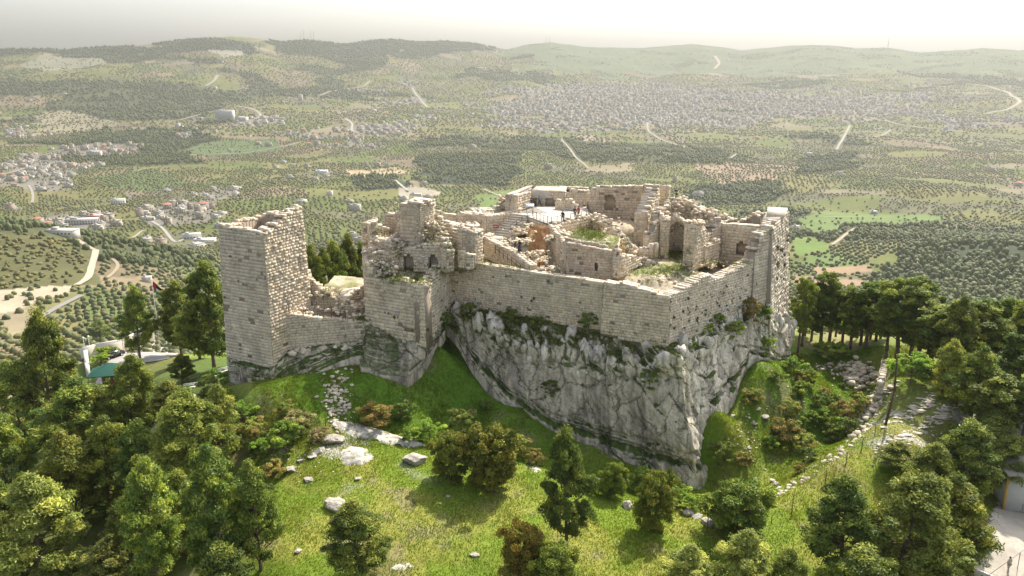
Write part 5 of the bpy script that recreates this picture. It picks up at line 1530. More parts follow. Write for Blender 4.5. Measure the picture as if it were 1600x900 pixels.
US = ['left of the kiosk', 'under the pale pine of the corner', 'between the trunks of the middle wood', 'below the tall dark pine', 'at the lawn border of the left wood', 'in a gap of the left wood', 'near the left edge of the photo', 'under the layered pine', 'low on the left slope', 'in the shade of the left wood']
for i in range(46):
    a, b = RNG.uniform(5, 430), RNG.uniform(640, 900)
    if b < 640 + (a - 250) * .4: b += 60
    g = G(a, b); w_m = RNG.uniform(1.6, 3.2); k = int(RNG.integers(0, 3))
    plant(SHRUBS, k, g.x, g.y, g.z - .1, w_m * .75, 2, 1.1, None, SG[k] + ' ' + US[i % 10] + ', part of the undergrowth', 'shrub', 'undergrowth of the left wood')
for i in range(26):
    a, Y_ = RNG.uniform(1245, 1470), RNG.uniform(131, 146)
    q = PY(a, 500, Y_); k = int(RNG.integers(0, 2)); w_m = RNG.uniform(2.4, 4.4)
    plant(SHRUBS, k, q.x, q.y, Hs(q.x, q.y) - .15, w_m * .8, 2, 1.0, None, SG[k] + ' in the shade behind the slender pines beyond the moat', 'shrub', 'undergrowth behind the slender pines')
US = ['above the low moat wall', 'below the pale cliff face', 'on the far bank of the moat', 'next to the dumped stones', 'under the corner tower rock', 'on the floor of the moat']
for i in range(16):
    a, b = RNG.uniform(1210, 1345), RNG.uniform(585, 745)
    if a > 1390 - (b - 570) * .8 or a < 1115 + (740 - b) * .25: continue
    g = G(a, b); w_m = RNG.uniform(1.0, 2.6); k = int(RNG.choice([0, 1, 1, 2, 0, 3]))
    plant(SHRUBS, k, g.x, g.y, g.z - .1, w_m * .7, 2, 1.1, None, 'small ' + SG[k] + ' ' + US[i % 6], 'shrub', 'low scrub of the moat')
for r in PINES + TALL + OAKS + SHRUBS:
    if r.get('_proto'):
        for ch in list(r.children): bpy.data.objects.remove(ch)
        bpy.data.objects.remove(r)

# ---------------------------------------------------------------- grass blades of the lawn and the moat
rng = np.random.default_rng(99)
def grass_mesh(n, seed, x0, x1, y0, y1, keep, name, lab, hgt=(.05, .20)):
    r = np.random.default_rng(seed)
    x = r.uniform(x0, x1, n); y = r.uniform(y0, y1, n)
    k = keep(x, y); x, y = x[k], y[k]; z = H(x, y); m = len(x)
    cl_ = fbm(x / 2.5, y / 2.5, 0, 3, 201); c2 = fbm(x / 8, y / 8, 0, 2, 203)
    h = (hgt[0] + (hgt[1] - hgt[0]) * r.random(m) ** 2) * (1 + .8 * np.clip(cl_, -.5, 1))
    az = r.random(m) * 6.28; w_ = .02 + .04 * r.random(m)
    dx, dy = np.cos(az), np.sin(az); lx, ly = r.normal(0, .5, m) * h, r.normal(0, .5, m) * h
    V = np.stack([np.stack([x - dx * w_, y - dy * w_, z - .03], -1), np.stack([x + dx * w_, y + dy * w_, z - .03], -1),
                  np.stack([x + dx * w_ * .4 + lx, y + dy * w_ * .4 + ly, z + h], -1), np.stack([x - dx * w_ * .4 + lx, y - dy * w_ * .4 + ly, z + h], -1)], 1).reshape(-1, 3)
    g = np.array([.165, .24, .025]); d = np.array([.27, .27, .05]); l = np.array([.10, .21, .02])
    t = np.clip(cl_ * 1.3 + .2 + r.normal(0, .2, m), 0, 1)[:, None]
    c = g + (d - g) * t; t2 = np.clip(c2 * 2, 0, 1)[:, None]; c = (c + (l - c) * t2 * .7) * .85
    o = np_mesh(name, V, np.arange(4 * m).reshape(m, 4), M['grass'], cols=np.clip(c, 0, 1))
    tag(o, lab, 'grass', kind='stuff')
def kp1(x, y):
    px_, py_ = pix(x, y)
    k = (px_ > 395) & (px_ < 1560) & (py_ > 540) & (py_ < 935)
    pl = np.exp(-(((px_ - 1440) / 130) ** 2 + ((py_ - 655) / 60) ** 2) ** 2)
    return k & (rng.random(x.shape) > .75 * pl)
grass_mesh(480000, 5, -36, 62, 62, 122, kp1, 'grass', 'short green and yellowing grass over the lawn and the moat')

def kp2(x, y):
    px_, py_ = pix(x, y)
    k = ((px_ > 410) & (px_ < 830) & (py_ > 535) & (py_ < 700) & (y > 86)) | ((px_ > 1105) & (px_ < 1360) & (py_ > 535) & (py_ < 790) & (py_ < 790 - (px_ - 1200) * .9 + 20))
    return k & (fbm(x / 1.2, y / 1.2, 0, 3, 211) > -.12)
grass_mesh(190000, 6, -32, 56, 84, 122, kp2, 'rough_grass', 'taller rough grass and weeds in the gully and the moat', (.10, .34))
# ---------------------------------------------------------------- the valley: trees, houses, tracks
rng = np.random.default_rng(5)
OCT_V = np.array([(0, 0, 1.), (1, 0, .35), (.31, .95, .38), (-.8, .6, .3), (-.8, -.6, .36), (.31, -.95, .32), (0, 0, -.25)])
OCT_F = np.array([(0, 1, 2), (0, 2, 3), (0, 3, 4), (0, 4, 5), (0, 5, 1), (6, 2, 1), (6, 3, 2), (6, 4, 3), (6, 5, 4), (6, 1, 5)])
_bm = bmesh.new(); bmesh.ops.create_icosphere(_bm, subdivisions=2, radius=1)
ICO_V = np.array([v.co[:] for v in _bm.verts]); ICO_F = np.array([[v.index for v in f.verts] for f in _bm.faces]); _bm.free()

def crowns(name, x, y, z, r, hgt, cols, lab, base_v, base_f, jit=.25, parent=None):
    n = len(x); k = len(base_v)
    V = np.broadcast_to(base_v, (n, k, 3)).copy()
    V *= 1 + rng.normal(0, jit, (n, k, 1))
    a = rng.random(n) * 6.28; c, s = np.cos(a)[:, None], np.sin(a)[:, None]
    X = V[..., 0] * c - V[..., 1] * s; Y = V[..., 0] * s + V[..., 1] * c
    P = np.stack([x[:, None] + X * r[:, None], y[:, None] + Y * r[:, None], z[:, None] + .3 + (V[..., 2] + .25) * hgt[:, None]], -1)
    Fc = (base_f[None] + (np.arange(n) * k)[:, None, None]).reshape(-1, 3)
    cc_ = np.repeat(cols, len(base_f), 0) * (1 + rng.normal(0, .12, (n * len(base_f), 1)))
    o = np_mesh(name, P.reshape(-1, 3), Fc, M['far_tree'], parent, cols=np.clip(cc_, .005, 1))
    tag(o, lab, 'trees', kind='stuff')
    return o

def candidates(y0, y1, sp, ang, half=.70):
    R = y1 * 1.3
    g = np.arange(-R, R, sp)
    gx, gy = np.meshgrid(g, g)
    c, s = math.cos(ang), math.sin(ang)
    x = (gx * c - gy * s).ravel(); y = (gx * s + gy * c).ravel()
    k = (y > y0) & (y < y1) & (np.abs(x) < half * y + 30)
    return x[k], y[k]

ROADS = [  # photo points, width (m), colour
 ([(150, 392), (147, 405), (143, 418), (140, 432), (132, 440), (120, 446)], 9, (.62, .53, .40), 'dirt_track'),
 ([(120, 375), (135, 385), (150, 392)], 7, (.55, .47, .36), 'dirt_track'),
 ([(237, 346), (256, 358), (266, 372), (274, 380), (284, 376), (292, 368)], 7, (.50, .47, .42), 'road'),
 ([(207, 372), (222, 360), (232, 360)], 5, (.55, .50, .42), 'dirt_track'),
 ([(618, 282), (628, 291), (638, 298)], 8, (.60, .55, .46), 'dirt_track'),
 ([(1012, 192), (1011, 200), (1018, 210), (1038, 220), (1062, 228), (1085, 236), (1108, 244), (1130, 250), (1142, 247), (1150, 241)], 9, (.55, .50, .41), 'road'),
 ([(878, 218), (884, 226), (893, 236), (898, 246), (912, 256), (919, 263)], 8, (.52, .47, .38), 'road'),
 ([(1328, 196), (1322, 208), (1316, 220), (1307, 234)], 11, (.52, .48, .41), 'road'),
 ([(1117, 88), (1123, 96), (1124, 101), (1116, 108)], 30, (.62, .50, .38), 'dirt_track'),
 ([(1510, 131), (1550, 136), (1572, 143), (1590, 154), (1596, 160), (1575, 172), (1540, 178)], 22, (.60, .52, .41), 'road'),
 ([(500, 150), (520, 142), (545, 139), (565, 137), (578, 127)], 13, (.58, .50, .38), 'road'),
 ([(644, 138), (652, 150), (660, 160), (668, 168)], 18, (.52, .47, .42), 'road'),
 ([(-10, 276), (20, 270), (60, 259), (95, 252), (122, 249)], 9, (.48, .45, .41), 'road'),
 ([(262, 244), (330, 242), (400, 237), (450, 228), (470, 222)], 9, (.46, .44, .40), 'road'),
 ([(1300, 383), (1312, 375), (1322, 366), (1336, 357)], 7, (.52, .42, .30), 'dirt_track'),
 ([(1288, 339), (1330, 339.5), (1396, 340)], 6, (.50, .42, .30), 'dirt_track'),
 ([(332, 175), (300, 183), (270, 190), (250, 188)], 14, (.52, .43, .32), 'dirt_track'),
 ([(372, 166), (396, 171), (410, 180), (400, 186)], 14, (.55, .50, .42), 'road'),
 ([(340, 118), (334, 128), (322, 135)], 20, (.50, .46, .38), 'road'),
 ([(1360, 184), (1400, 195), (1440, 201), (1500, 206), (1560, 212), (1610, 214)], 12, (.50, .47, .42), 'road'),
 ([(1310, 212), (1345, 214), (1375, 214), (1392, 203)], 11, (.50, .47, .42), 'road'),
 ([(45, 290), (50, 298), (52, 308), (50, 318)], 7, (.48, .45, .40), 'road'),
 ([(756, 296), (768, 301), (784, 309)], 6, (.56, .50, .38), 'dirt_track'),
 ([(176, 405), (186, 414), (180, 425), (168, 435)], 5, (.45, .38, .25), 'dirt_track'),
 ([(60, 498), (95, 478), (128, 462)], 7, (.36, .34, .31), 'road'),
 ([(540, 186), (552, 193), (548, 205), (560, 208)], 12, (.58, .54, .47), 'road'),
 ([(212, 268), (236, 262), (262, 262)], 6, (.50, .45, .35), 'dirt_track')]
road_lines = []
for pts, wd_, colr, nm in ROADS:
    wd_ *= .62; colr = tuple(q * .82 for q in colr)
    P3 = [G(a, b, 150) for a, b in pts]
    P2 = np.array([[p.x, p.y] for p in P3])
    # subdivide and smooth
    for _ in range(3):
        Qn = [P2[0]]
        for a, b in zip(P2[:-1], P2[1:]): Qn += [a * .75 + b * .25, a * .25 + b * .75]
        Qn.append(P2[-1]); P2 = np.array(Qn)
    road_lines.append((P2, wd_))
    # dense resampling
    L = np.concatenate([[0], np.cumsum(np.hypot(*np.diff(P2, axis=0).T))]); m = max(8, int(L[-1] / 8))
    s = np.linspace(0, L[-1], m); cx, cy = np.interp(s, L, P2[:, 0]), np.interp(s, L, P2[:, 1])
    tx, ty = np.gradient(cx), np.gradient(cy); nl = np.hypot(tx, ty); nx, ny = ty / nl, -tx / nl
    rows = []
    for k in np.linspace(-.5, .5, 5):
        wv = wd_ * (1 + .15 * vnoise(s / 20, 0, 0, 3)); X_ = cx + nx * k * wv; Y_ = cy + ny * k * wv
        rows.append(np.stack([X_, Y_, H(X_, Y_)], -1))
    V = np.stack(rows, 1); zc = V[..., 2].max(1, keepdims=True)
    V[..., 2] = V[..., 2] * .3 + zc * .7 + .25 + cy[:, None] / 3000.0
    ix = np.arange(m * 5).reshape(m, 5); Q = np.stack([ix[:-1, :-1], ix[:-1, 1:], ix[1:, 1:], ix[1:, :-1]], -1).reshape(-1, 4)[:, ::-1]
    o = np_mesh(nm, V.reshape(-1, 3), Q, M['road'], vcol=np.tile(np.array(colr) * .85, (m * 5, 1)), smooth_=True)
    tag(o, kind='structure')

def off_road(x, y, extra=2.5):
    k = np.ones(x.shape, bool)
    for P2, wd_ in road_lines:
        x0, y0 = P2.min(0) - 60; x1, y1 = P2.max(0) + 60
        m = (x > x0) & (x < x1) & (y > y0) & (y < y1)
        if m.any():
            k[m] &= seg_dist(x[m], y[m], P2[::3]) > wd_ / 2 + extra + y[m] * .002
    return k

# --- houses
HOUSE = []      # x, y, w, d, h, rz, style
def hcol(k):
    pal = np.array([(.44, .41, .34), (.50, .47, .41), (.40, .35, .28), (.36, .34, .30), (.54, .51, .46), (.44, .36, .28), (.33, .31, .28)])
    return pal[k % len(pal)]
x, y = candidates(520, 5600, 27, .3)
x = x + rng.normal(0, 6, x.shape); y = y + rng.normal(0, 6, x.shape)
k = y > 0
t_, c_, o_, hd, px_, py_ = landuse(x, y)
keep = (t_ == TOWN) & (rng.random(x.shape) < np.where(py_ > 225, .60, .66)) & (px_ > -30) & (px_ < 1640)
keep |= (t_ != TOWN) & (t_ != FOREST) & (rng.random(x.shape) < np.where(px_ < 760, .022, .009)) & (py_ > 120) & (py_ < 400) & (py_ > 130)
keep &= off_road(x, y, 7)
x, y = x[keep], y[keep]
w_ = rng.uniform(9, 19, len(x)); d_ = rng.uniform(9, 15, len(x)); h_ = rng.choice([3.6, 4.5, 6.8, 7.2, 9.8, 12.5], len(x), p=[.2, .2, .25, .15, .14, .06])
rz = rng.choice([.1, .4, -.3, .9, -.8], len(x)) + rng.normal(0, .15, len(x))
st = rng.integers(0, 7, len(x)); order = np.argsort(y)
x, y, w_, d_, h_, rz, st = (q[order] for q in (x, y, w_, d_, h_, rz, st))
house_xy = np.stack([x, y], -1)
NH = 240
print('houses', len(x))
def house_geo(mb, cx, cy, z, w, d, h, a, c, roofc, sink=4):
    mb.box(cx, cy, z + h / 2 - sink / 2, w, d, h + sink, c, a)
# prototypes of single houses: walls, roof, windows
def house_proto(i):
    r = np.random.default_rng(700 + i)
    root = empty('house', (0, 0, 0))
    w, d, h = [(13, 11, 6.8), (11, 10, 3.8), (16, 12, 9.6), (12, 12, 7.0), (18, 11, 4.4), (10, 9, 10.0)][i]
    c = hcol(i)
    m = MB(); m.box(0, 0, h / 2 - 2, w, d, h + 4, c)
    if i in (0, 2, 4): m.box(w * .5 + 1.4, -1, h * .3 - 2, 3.0, d * .6, h * .6 + 4, c * .95)
    m.build('wall', M['house'], root)
    m = MB()
    rc = (.50, .47, .41) if i != 3 else (.42, .17, .10)
    if i == 3:
        m.hexa([(-w / 2 - .4, -d / 2 - .4, h), (w / 2 + .4, -d / 2 - .4, h), (w / 2 + .4, d / 2 + .4, h), (-w / 2 - .4, d / 2 + .4, h)], [(-1.5, -.4, h + 2.3), (1.5, -.4, h + 2.3), (1.5, .4, h + 2.3), (-1.5, .4, h + 2.3)], rc)
    else:
        m.box(0, 0, h + .12, w + .5, d + .5, .3, rc)
        for s in (-1, 1):
            m.box(0, s * (d / 2 + .1), h + .6, w + .4, .2, .8, c * 1.05); m.box(s * (w / 2 + .1), 0, h + .6, .2, d, .8, c * 1.05)
        m.box(-w * .2, d * .1, h + 1.4, 3.2, 3.4, 2.6, c)
    m.build('roof', M['house'], root)
    for fl in range(int(h // 3.2)):
        for q in range(int(w // 3.6)):
            m = MB(); m.box(-w / 2 + 2.2 + q * 3.5, -d / 2 - .02, 1.9 + fl * 3.2, 1.5, .16, 1.5, (.06, .065, .075)); m.build('window', M['house'], root)
    return root
HP = [house_proto(i) for i in range(6)]
hused = set()
def put_house(i, X, Y, a, s, lab, group):
    src = HP[i]
    near = Y < 1500
    if near:
        o = src if i not in hused else copy_tree(src)
        hused.add(i)
    else:
        o = src.copy(); COL.objects.link(o)
        for ch in src.children:
            if ch.name.startswith(('wall', 'roof')):
                c = ch.copy(); COL.objects.link(c); c.parent = o
    o.location = (X, Y, Hs(X, Y)); o.rotation_euler = (0, 0, a); o.scale = (s, s, s)
    tag(o, lab, 'house', group); ho_.append(o)
HD = ['pale two-storey flat-roofed house with a side wing', 'low one-storey flat-roofed house', 'tall three-storey beige house with a side wing', 'grey house under a red hipped roof', 'long low white house', 'narrow tall stone-coloured house']
vis = (lambda X, Y: pix(np.array([X]), np.array([Y])))
placed = 0; hd_ = []; ho_ = []
hk = np.zeros(len(x), bool)
for j in range(len(x)):
    if placed >= NH: break
    a_, b_ = vis(x[j], y[j]); a_, b_ = a_[0], b_[0]
    if a_ < -10 or a_ > 1610 or (b_ > 405 and a_ > 345): continue
    if 340 < a_ < 1245 and b_ > 300: continue
    hk[j] = True; placed += 1
    dist_ = 'upper left village' if a_ < 210 and b_ < 300 else 'hamlet by the red school' if a_ < 215 and b_ >= 300 else 'hamlet beside the square tower' if a_ < 400 and b_ >= 300 else 'slopes above the square tower' if a_ < 400 else 'village left of the middle' if a_ < 760 else 'lower edge of the far town' if b_ < 200 else 'olive fields right of the castle'
    hd_.append((dist_, int(st[j]) % 6, a_))
    side = 'at the left' if a_ < 330 else 'left of the middle' if a_ < 700 else 'in the middle' if a_ < 1100 else 'at the right'
    put_house(int(st[j]) % 6, x[j], y[j], rz[j], .85 + .3 * rng.random(), HD[int(st[j]) % 6] + ' in the valley ' + side, 'houses of the valley ' + side)
for i in range(6):
    if i not in hused:
        for ch in list(HP[i].children): bpy.data.objects.remove(ch)
        bpy.data.objects.remove(HP[i])
HDX = ['two-storey pale house', 'low one-storey house', 'three-storey beige house', 'red-roofed grey house', 'long low white house', 'narrow tall house']
NTH = ORD + ['number %d' % i for i in range(21, 99)]
_cnt = {}
for i in sorted(range(len(ho_)), key=lambda q: hd_[q][2]):
    k_ = hd_[i][:2]; _cnt[k_] = _cnt.get(k_, 0) + 1
    ho_[i]['label'] = '%s %s from left, %s' % (NTH[_cnt[k_] - 1], HDX[k_[1]], k_[0]); ho_[i]['group'] = 'houses of the ' + k_[0]
mb = MB()
for j in np.where(~hk)[0]:
    zz = Hs(x[j], y[j]); c = hcol(int(st[j])) * (.85 + .3 * rng.random())
    mb.box(x[j], y[j], zz + h_[j] / 2 - 2, w_[j], d_[j], h_[j] + 4, c, rz[j])
    mb.box(x[j] + .5, y[j], zz + h_[j] + .7, w_[j] * .4, d_[j] * .4, 1.4, c * .9, rz[j])
    if rng.random() < .12:
        mb.box(x[j], y[j], zz + h_[j] + .3, w_[j] + .6, d_[j] + .6, .8, (.36, .16, .10), rz[j])
o = mb.build('town', M['house']); tag(o, 'dense pale town of small flat-roofed houses covering the far slope', 'town', kind='stuff')

def near_house(x, y, r=9):
    k = np.zeros(x.shape, bool)
    cell = {}
    for hx, hy in house_xy: cell.setdefault((int(hx // 40), int(hy // 40)), []).append((hx, hy))
    ix, iy = (x // 40).astype(int), (y // 40).astype(int)
    for dx in (-1, 0, 1):
        for dy in (-1, 0, 1):
            for i in range(0):
                pass
    # grid stamp
    S = 4.0; occ = set()
    for hx, hy in house_xy:
        for a in range(int((hx - r) // S), int((hx + r) // S) + 1):
            for b in range(int((hy - r) // S), int((hy + r) // S) + 1): occ.add(a * 100000 + b)
    key = (x // S).astype(np.int64) * 100000 + (y // S).astype(np.int64)
    return np.isin(key, np.fromiter(occ, np.int64))

# --- special buildings of the valley (photo position of the foot)
def valley_building(px_, py_, w, d, h, rz, col, name, lab, cat='building', wins=True, roofc=None):
    g = G(px_, py_, 150)
    root = empty(name, g, rz)
    m = MB(); m.box(0, 0, h / 2 - 3, w, d, h + 6, col); m.build('wall', M['house'], root)
    m = MB(); m.box(0, 0, h + .2, w + .6, d + .6, .45, roofc or (.6, .57, .52))
    m.box(-w * .25, 0, h + 1.5, w * .2, d * .4, 2.4, col); m.build('roof', M['house'], root)
    if wins:
        for fl in range(int(h // 3.4)):
            for q in range(int(w // 4)):
                m = MB(); m.box(-w / 2 + 2.4 + q * 4, -d / 2 - .03, 2.0 + fl * 3.3, 1.9, .2, 1.6, (.09, .10, .11)); m.build('window', M['house'], root)
    tag(root, lab, cat)
    global house_xy
    r_ = max(w, d) / 2
    ex = [(g.x + a * 8, g.y + b * 8) for a in range(int(-r_ // 8), int(r_ // 8) + 1) for b in range(-2, 2)]
    house_xy = np.concatenate([house_xy, np.array(ex)])
    return root
valley_building(352, 186, 62, 26, 30, -.1, (.60, .59, .57), 'hospital', 'large pale multi-storey block on the far left slope above the dark wood')
valley_building(378, 188, 36, 30, 11, -.1, (.60, .58, .55), 'annex_building', 'low pale annex at the foot of the large multi-storey block')
valley_building(129, 350, 46, 16, 8, .25, (.42, .40, .37), 'school', 'long grey school block with a pale roof left of the red wall')
valley_building(150, 346, 20, 10, 10, .25, (.46, .13, .08), 'school_wing', 'red-walled school wing in the hamlet at the left', wins=False)
valley_building(98, 366, 30, 14, 5, -.05, (.52, .50, .44), 'market_hall', 'wide low pale hall below the school in the hamlet')
valley_building(185, 319, 24, 12, 9, .3, (.62, .61, .58), 'apartment_building', 'white apartment block left of the bare orchard patch')
valley_building(503, 270, 26, 16, 5, .1, (.60, .60, .60), 'sports_hall', 'low hall with a white roof left of the sports field', wins=False, roofc=(.85, .85, .85))
valley_building(320, 378, 28, 12, 4, .1, (.60, .58, .54), 'warehouse', 'white warehouse with a bright roof by the valley road', wins=False, roofc=(.82, .82, .80))
valley_building(300, 372, 24, 12, 6, .5, (.58, .56, .52), 'apartment_building', 'white house row behind the warehouse by the valley road')
valley_building(345, 355, 16, 10, 5, 0, (.45, .45, .46), 'villa', 'grey villa just left of the square tower top, at the road bend')
valley_building(148, 243, 34, 16, 11, .1, (.58, .55, .50), 'apartment_building', 'large pale apartment building among trees at the upper left')
valley_building(1365, 334, 11, 8, 4.5, 0, (.42, .44, .48), 'farm_house', 'lone blue-grey farm house in the green field at the right')
valley_building(1244, 356, 9, 6, 3, .2, (.62, .60, .56), 'farm_shed', 'small white farm shed just right of the castle corner tower')
valley_building(1262, 243, 24, 10, 7, 0, (.50, .40, .34), 'farm_house', 'reddish building at the upper edge of the dark wood, right')
valley_building(470, 157, 14, 12, 24, 0, (.58, .56, .53), 'tower_block', 'slim pale tower block on the far slope left of the middle')
valley_building(650, 305, 22, 8, 3, -.1, (.56, .53, .50), 'quarry_shed', 'flat pale shed on the bare yard behind the ruined keep', wins=False)
valley_building(230, 440, 7.5, 6, 4.2, .2, (.47, .43, .36), 'stone_hut', 'small square stone hut at the top of the olive slope, above the flag', wins=False)

# --- olive trees and woods
def split(typ, hd, r):
    return (typ == OLIVE)
col_ol = np.array([.135, .145, .055]); col_fo = np.array([.090, .108, .030]); col_sc = np.array([.145, .135, .04])
def gather(y0, y1, sp, K):
    xs, ys, ts, cs = [], [], [], []
    for kk in range(K):
        ang = math.pi * (kk + .5) / K
        x, y = candidates(y0, y1, sp, ang)
        js = sp * (.09 if y1 < 1200 else .14 if y1 < 2600 else .38); x = x + rng.normal(0, js, x.shape); y = y + rng.normal(0, js, x.shape)
        if len(x) == 0: continue
        t, c, o, hd, px_, py_ = landuse(x, y)
        m = (np.floor(o / math.pi * K).astype(int) == kk) & (px_ > -40) & (px_ < 1640) & (py_ > 78)
        r = rng.random(x.shape)
        pr = np.where(t == OLIVE, .90, np.where(t == GRASS, .10, np.where(t == OCHRE, .10, np.where(t == TOWN, .5, 0))))
        pr = np.where(hd & (t != TOWN), .75, pr)
        pr = pr * np.clip(1.12 + .9 * fbm(x / 60, y / 60, 0, 3, 301) * 1.5, .12, 1.1)
        bare = (py_ < 116) & (px_ > 800)
        pr = np.where(bare, .03, pr)
        m &= (t != FOREST) & (t != SCRUB) & (r < pr)
        xs.append(x[m]); ys.append(y[m]); ts.append(t[m])
    # woods and scrub: irregular
    x, y = candidates(y0, y1, sp * .74, .2)
    x = x + rng.normal(0, sp * .24, x.shape); y = y + rng.normal(0, sp * .24, x.shape)
    t, c, o, hd, px_, py_ = landuse(x, y)
    den = fbm(x / 45, y / 45, 0, 3, 311)
    m = ((t == FOREST) & (rng.random(x.shape) < .62 + .9 * den) | (t == SCRUB) & (rng.random(x.shape) < .48 + .5 * den) | ((t == OLIVE) & (rng.random(x.shape) < .02 + .12 * (den > .3)))) & (px_ > -40) & (px_ < 1640) & (py_ > 60)
    xs.append(x[m]); ys.append(y[m]); ts.append(t[m])
    x, y, t = np.concatenate(xs), np.concatenate(ys), np.concatenate(ts)
    k = off_road(x, y) & ~near_house(x, y)
    return x[k], y[k], t[k]

def sizes(t, n, s):
    r = np.where(t == FOREST, rng.uniform(1.9, 3.6, n), np.where(t == SCRUB, rng.uniform(1.2, 2.6, n), rng.uniform(1.7, 2.7, n))) * s
    h = np.where(t == FOREST, rng.uniform(3.5, 7.5, n), np.where(t == SCRUB, rng.uniform(1.5, 3.2, n), rng.uniform(2.3, 3.6, n))) * (.6 + .4 * s)
    c = np.where((t == FOREST)[:, None], col_fo, np.where((t == SCRUB)[:, None], col_sc, col_ol)) * rng.uniform(.7, 1.35, (n, 1))
    c = c * (1 + np.array([.18, .05, 0]) * rng.normal(0, .6, (n, 1)))
    return r, h, np.clip(c, .01, 1)

# nearest belt
x, y, t = gather(185, 1150, 8.0, 6)
px_, py_ = pix(x, y)
inview = (px_ > -5) & (px_ < 345) & (py_ > 395) & (py_ < 640) & (t != FOREST)
dist = np.where(inview, y, 1e9); order = np.argsort(dist); near_i = order[:290]; near_i = near_i[inview[near_i]]
mask = np.ones(len(x), bool); mask[near_i] = False
def olive_proto(seed):
    r = np.random.default_rng(seed); root = empty('olive_tree', (0, 0, 0))
    tb = MB(); limb_tube(tb, [Vector((0, 0, -.4)), Vector((.1, 0, .8)), Vector((-.1, .15, 1.7))], [.28, .2, .1], np.array([.19, .16, .13]), 6)
    limb_tube(tb, [Vector((.1, 0, .8)), Vector((.7, .3, 1.8))], [.16, .06], np.array([.19, .16, .13]), 6); limb_tube(tb, [Vector((.1, 0, .8)), Vector((-.6, -.4, 1.8))], [.16, .06], np.array([.19, .16, .13]), 6)
    tb.build('trunk', M['bark'], root)
    n = 1500; d = r.normal(0, 1, (n, 3)); d /= np.linalg.norm(d, axis=1)[:, None]
    cl_ = r.normal(0, 1, (9, 3)); cl_ /= np.linalg.norm(cl_, axis=1)[:, None]
    P = cl_[r.integers(0, 9, n)] * np.array([1.35, 1.35, .75]) * .62 + d * np.array([.95, .95, .75]) * (.75 + .35 * r.random((n, 1)))
    P[:, 2] += 2.15
    V, Q = leaf_cards(P, d, .13, .6, r)
    np_mesh('crown', V, Q, M['oak'], root, cols=np.clip(np.array([.10, .12, .058]) * (1 + r.normal(0, .25, (n, 1))), .01, 1))
    return root
OP = [olive_proto(800 + i) for i in range(4)]; ou = set()
for j in near_i:
    i = int(rng.integers(4)); src = OP[i]
    if i in ou: o = copy_tree(src)
    else: o = src; ou.add(i)
    s = .75 + .45 * rng.random(); zz = Hs(x[j], y[j])
    o.location = (x[j], y[j], zz - .05); o.scale = (s * 1.1, s * 1.1, s); o.rotation_euler = (0, 0, rng.random() * 6.28)
    tag(o, 'small grey-green olive tree planted on the slope below the castle at the left', 'olive tree', 'olive trees of the slope at the left')
x, y, t = x[mask], y[mask], t[mask]
z = H(x, y); r, h, c = sizes(t, len(x), 1.0)
print('trees near', len(x))
crowns('valley_trees', x, y, z, r, h, c, 'olive groves and small woods covering the near valley floor', ICO_V * np.array([1, 1, .75]), ICO_F, .13)
x, y, t = gather(1150, 2500, 9.0, 6); z = H(x, y); r, h, c = sizes(t, len(x), 1.1); print('mid', len(x))
crowns('valley_trees', x, y, z, r, h, c, 'rows of olive trees and dark woods in the middle of the valley', OCT_V, OCT_F)
x, y, t = gather(2500, 6000, 16.0, 4); z = H(x, y); r, h, c = sizes(t, len(x), 1.75); print('far', len(x))
crowns('hillside_trees', x, y, z, r, h * 1.0, c, 'scattered trees and woods over the far hills', OCT_V, OCT_F)

# --- masts on the ridge
def mast(px_, pyb, pyt, dist, lab, name='radio_mast', w=3.0):
    b = PY(px_, pyb, dist); t = PY(px_, pyt, dist); zb = min(b.z, Hs(b.x, b.y)) ; hh = t.z - zb
    root = empty(name, (b.x, b.y, zb))
    m = MB()
    for a in range(3):
        an = a * 2.1; m.bar((math.cos(an) * w, math.sin(an) * w, -2), (math.cos(an) * w * .3, math.sin(an) * w * .3, hh), .9, (.35, .33, .32), 4, .6)
    m.build('mast_leg', M['metal'], root)
    m = MB()
    for k in range(8):
        z_ = hh * k / 8; q = w * (1 - .7 * k / 8)
        m.bar((q, 0, z_), (-q, q * .3, z_ + hh / 8), .4, (.35, .33, .32), 4)
    m.build('lattice', M['metal'], root)
    tag(root, lab, 'mast')
for i, (a, b_) in enumerate([(470, 48), (475, 46), (486, 47), (490.5, 48)]):
    mast(a, 63, b_, 5500, ['leftmost', 'second', 'third', 'rightmost'][i] + ' of four thin radio masts on the ridge left of the middle')
mast(853, 70, 55, 6000, 'taller of the radio masts on the rounded hill in the middle'); mast(858.5, 70, 57, 6000, 'shorter radio mast beside the taller one on the rounded hill')
mast(1387, 77, 60, 5900, 'lone radio mast on the ridge at the right')
mast(606, 262, 238, 1950, 'thin white floodlight mast beside the sports field', 'floodlight_mast', .8)
# ---------------------------------------------------------------- the surroundings of the castle
def drape(name, poly_px, col, lift=.12, res=.5, z=None, mat='road', var=.12, world=None):
    poly = world or [tuple((G(a, b) if z is None else PZ(a, b, z))[:2]) for a, b in poly_px]
    gx, gy, m = inside_poly_pts(poly, res)
    gz = H(gx, gy) + lift
    # flatten a little
    nr, nc = gx.shape; idx = np.arange(nr * nc).reshape(nr, nc)
    cell = m[:-1, :-1] & m[:-1, 1:] & m[1:, 1:] & m[1:, :-1]
    Q = np.stack([idx[:-1, :-1], idx[:-1, 1:], idx[1:, 1:], idx[1:, :-1]], -1)[cell]
    used, inv = np.unique(Q.ravel(), return_inverse=True)
    c = np.array(col) * (1 + var * fbm(gx / 2, gy / 2, 0, 4, 15))[..., None]
    o = np_mesh(name, np.stack([gx, gy, gz], -1).reshape(-1, 3)[used], inv.reshape(-1, 4), M[mat], vcol=c.reshape(-1, 3)[used], smooth_=True)
    tag(o, kind='structure')
    return o
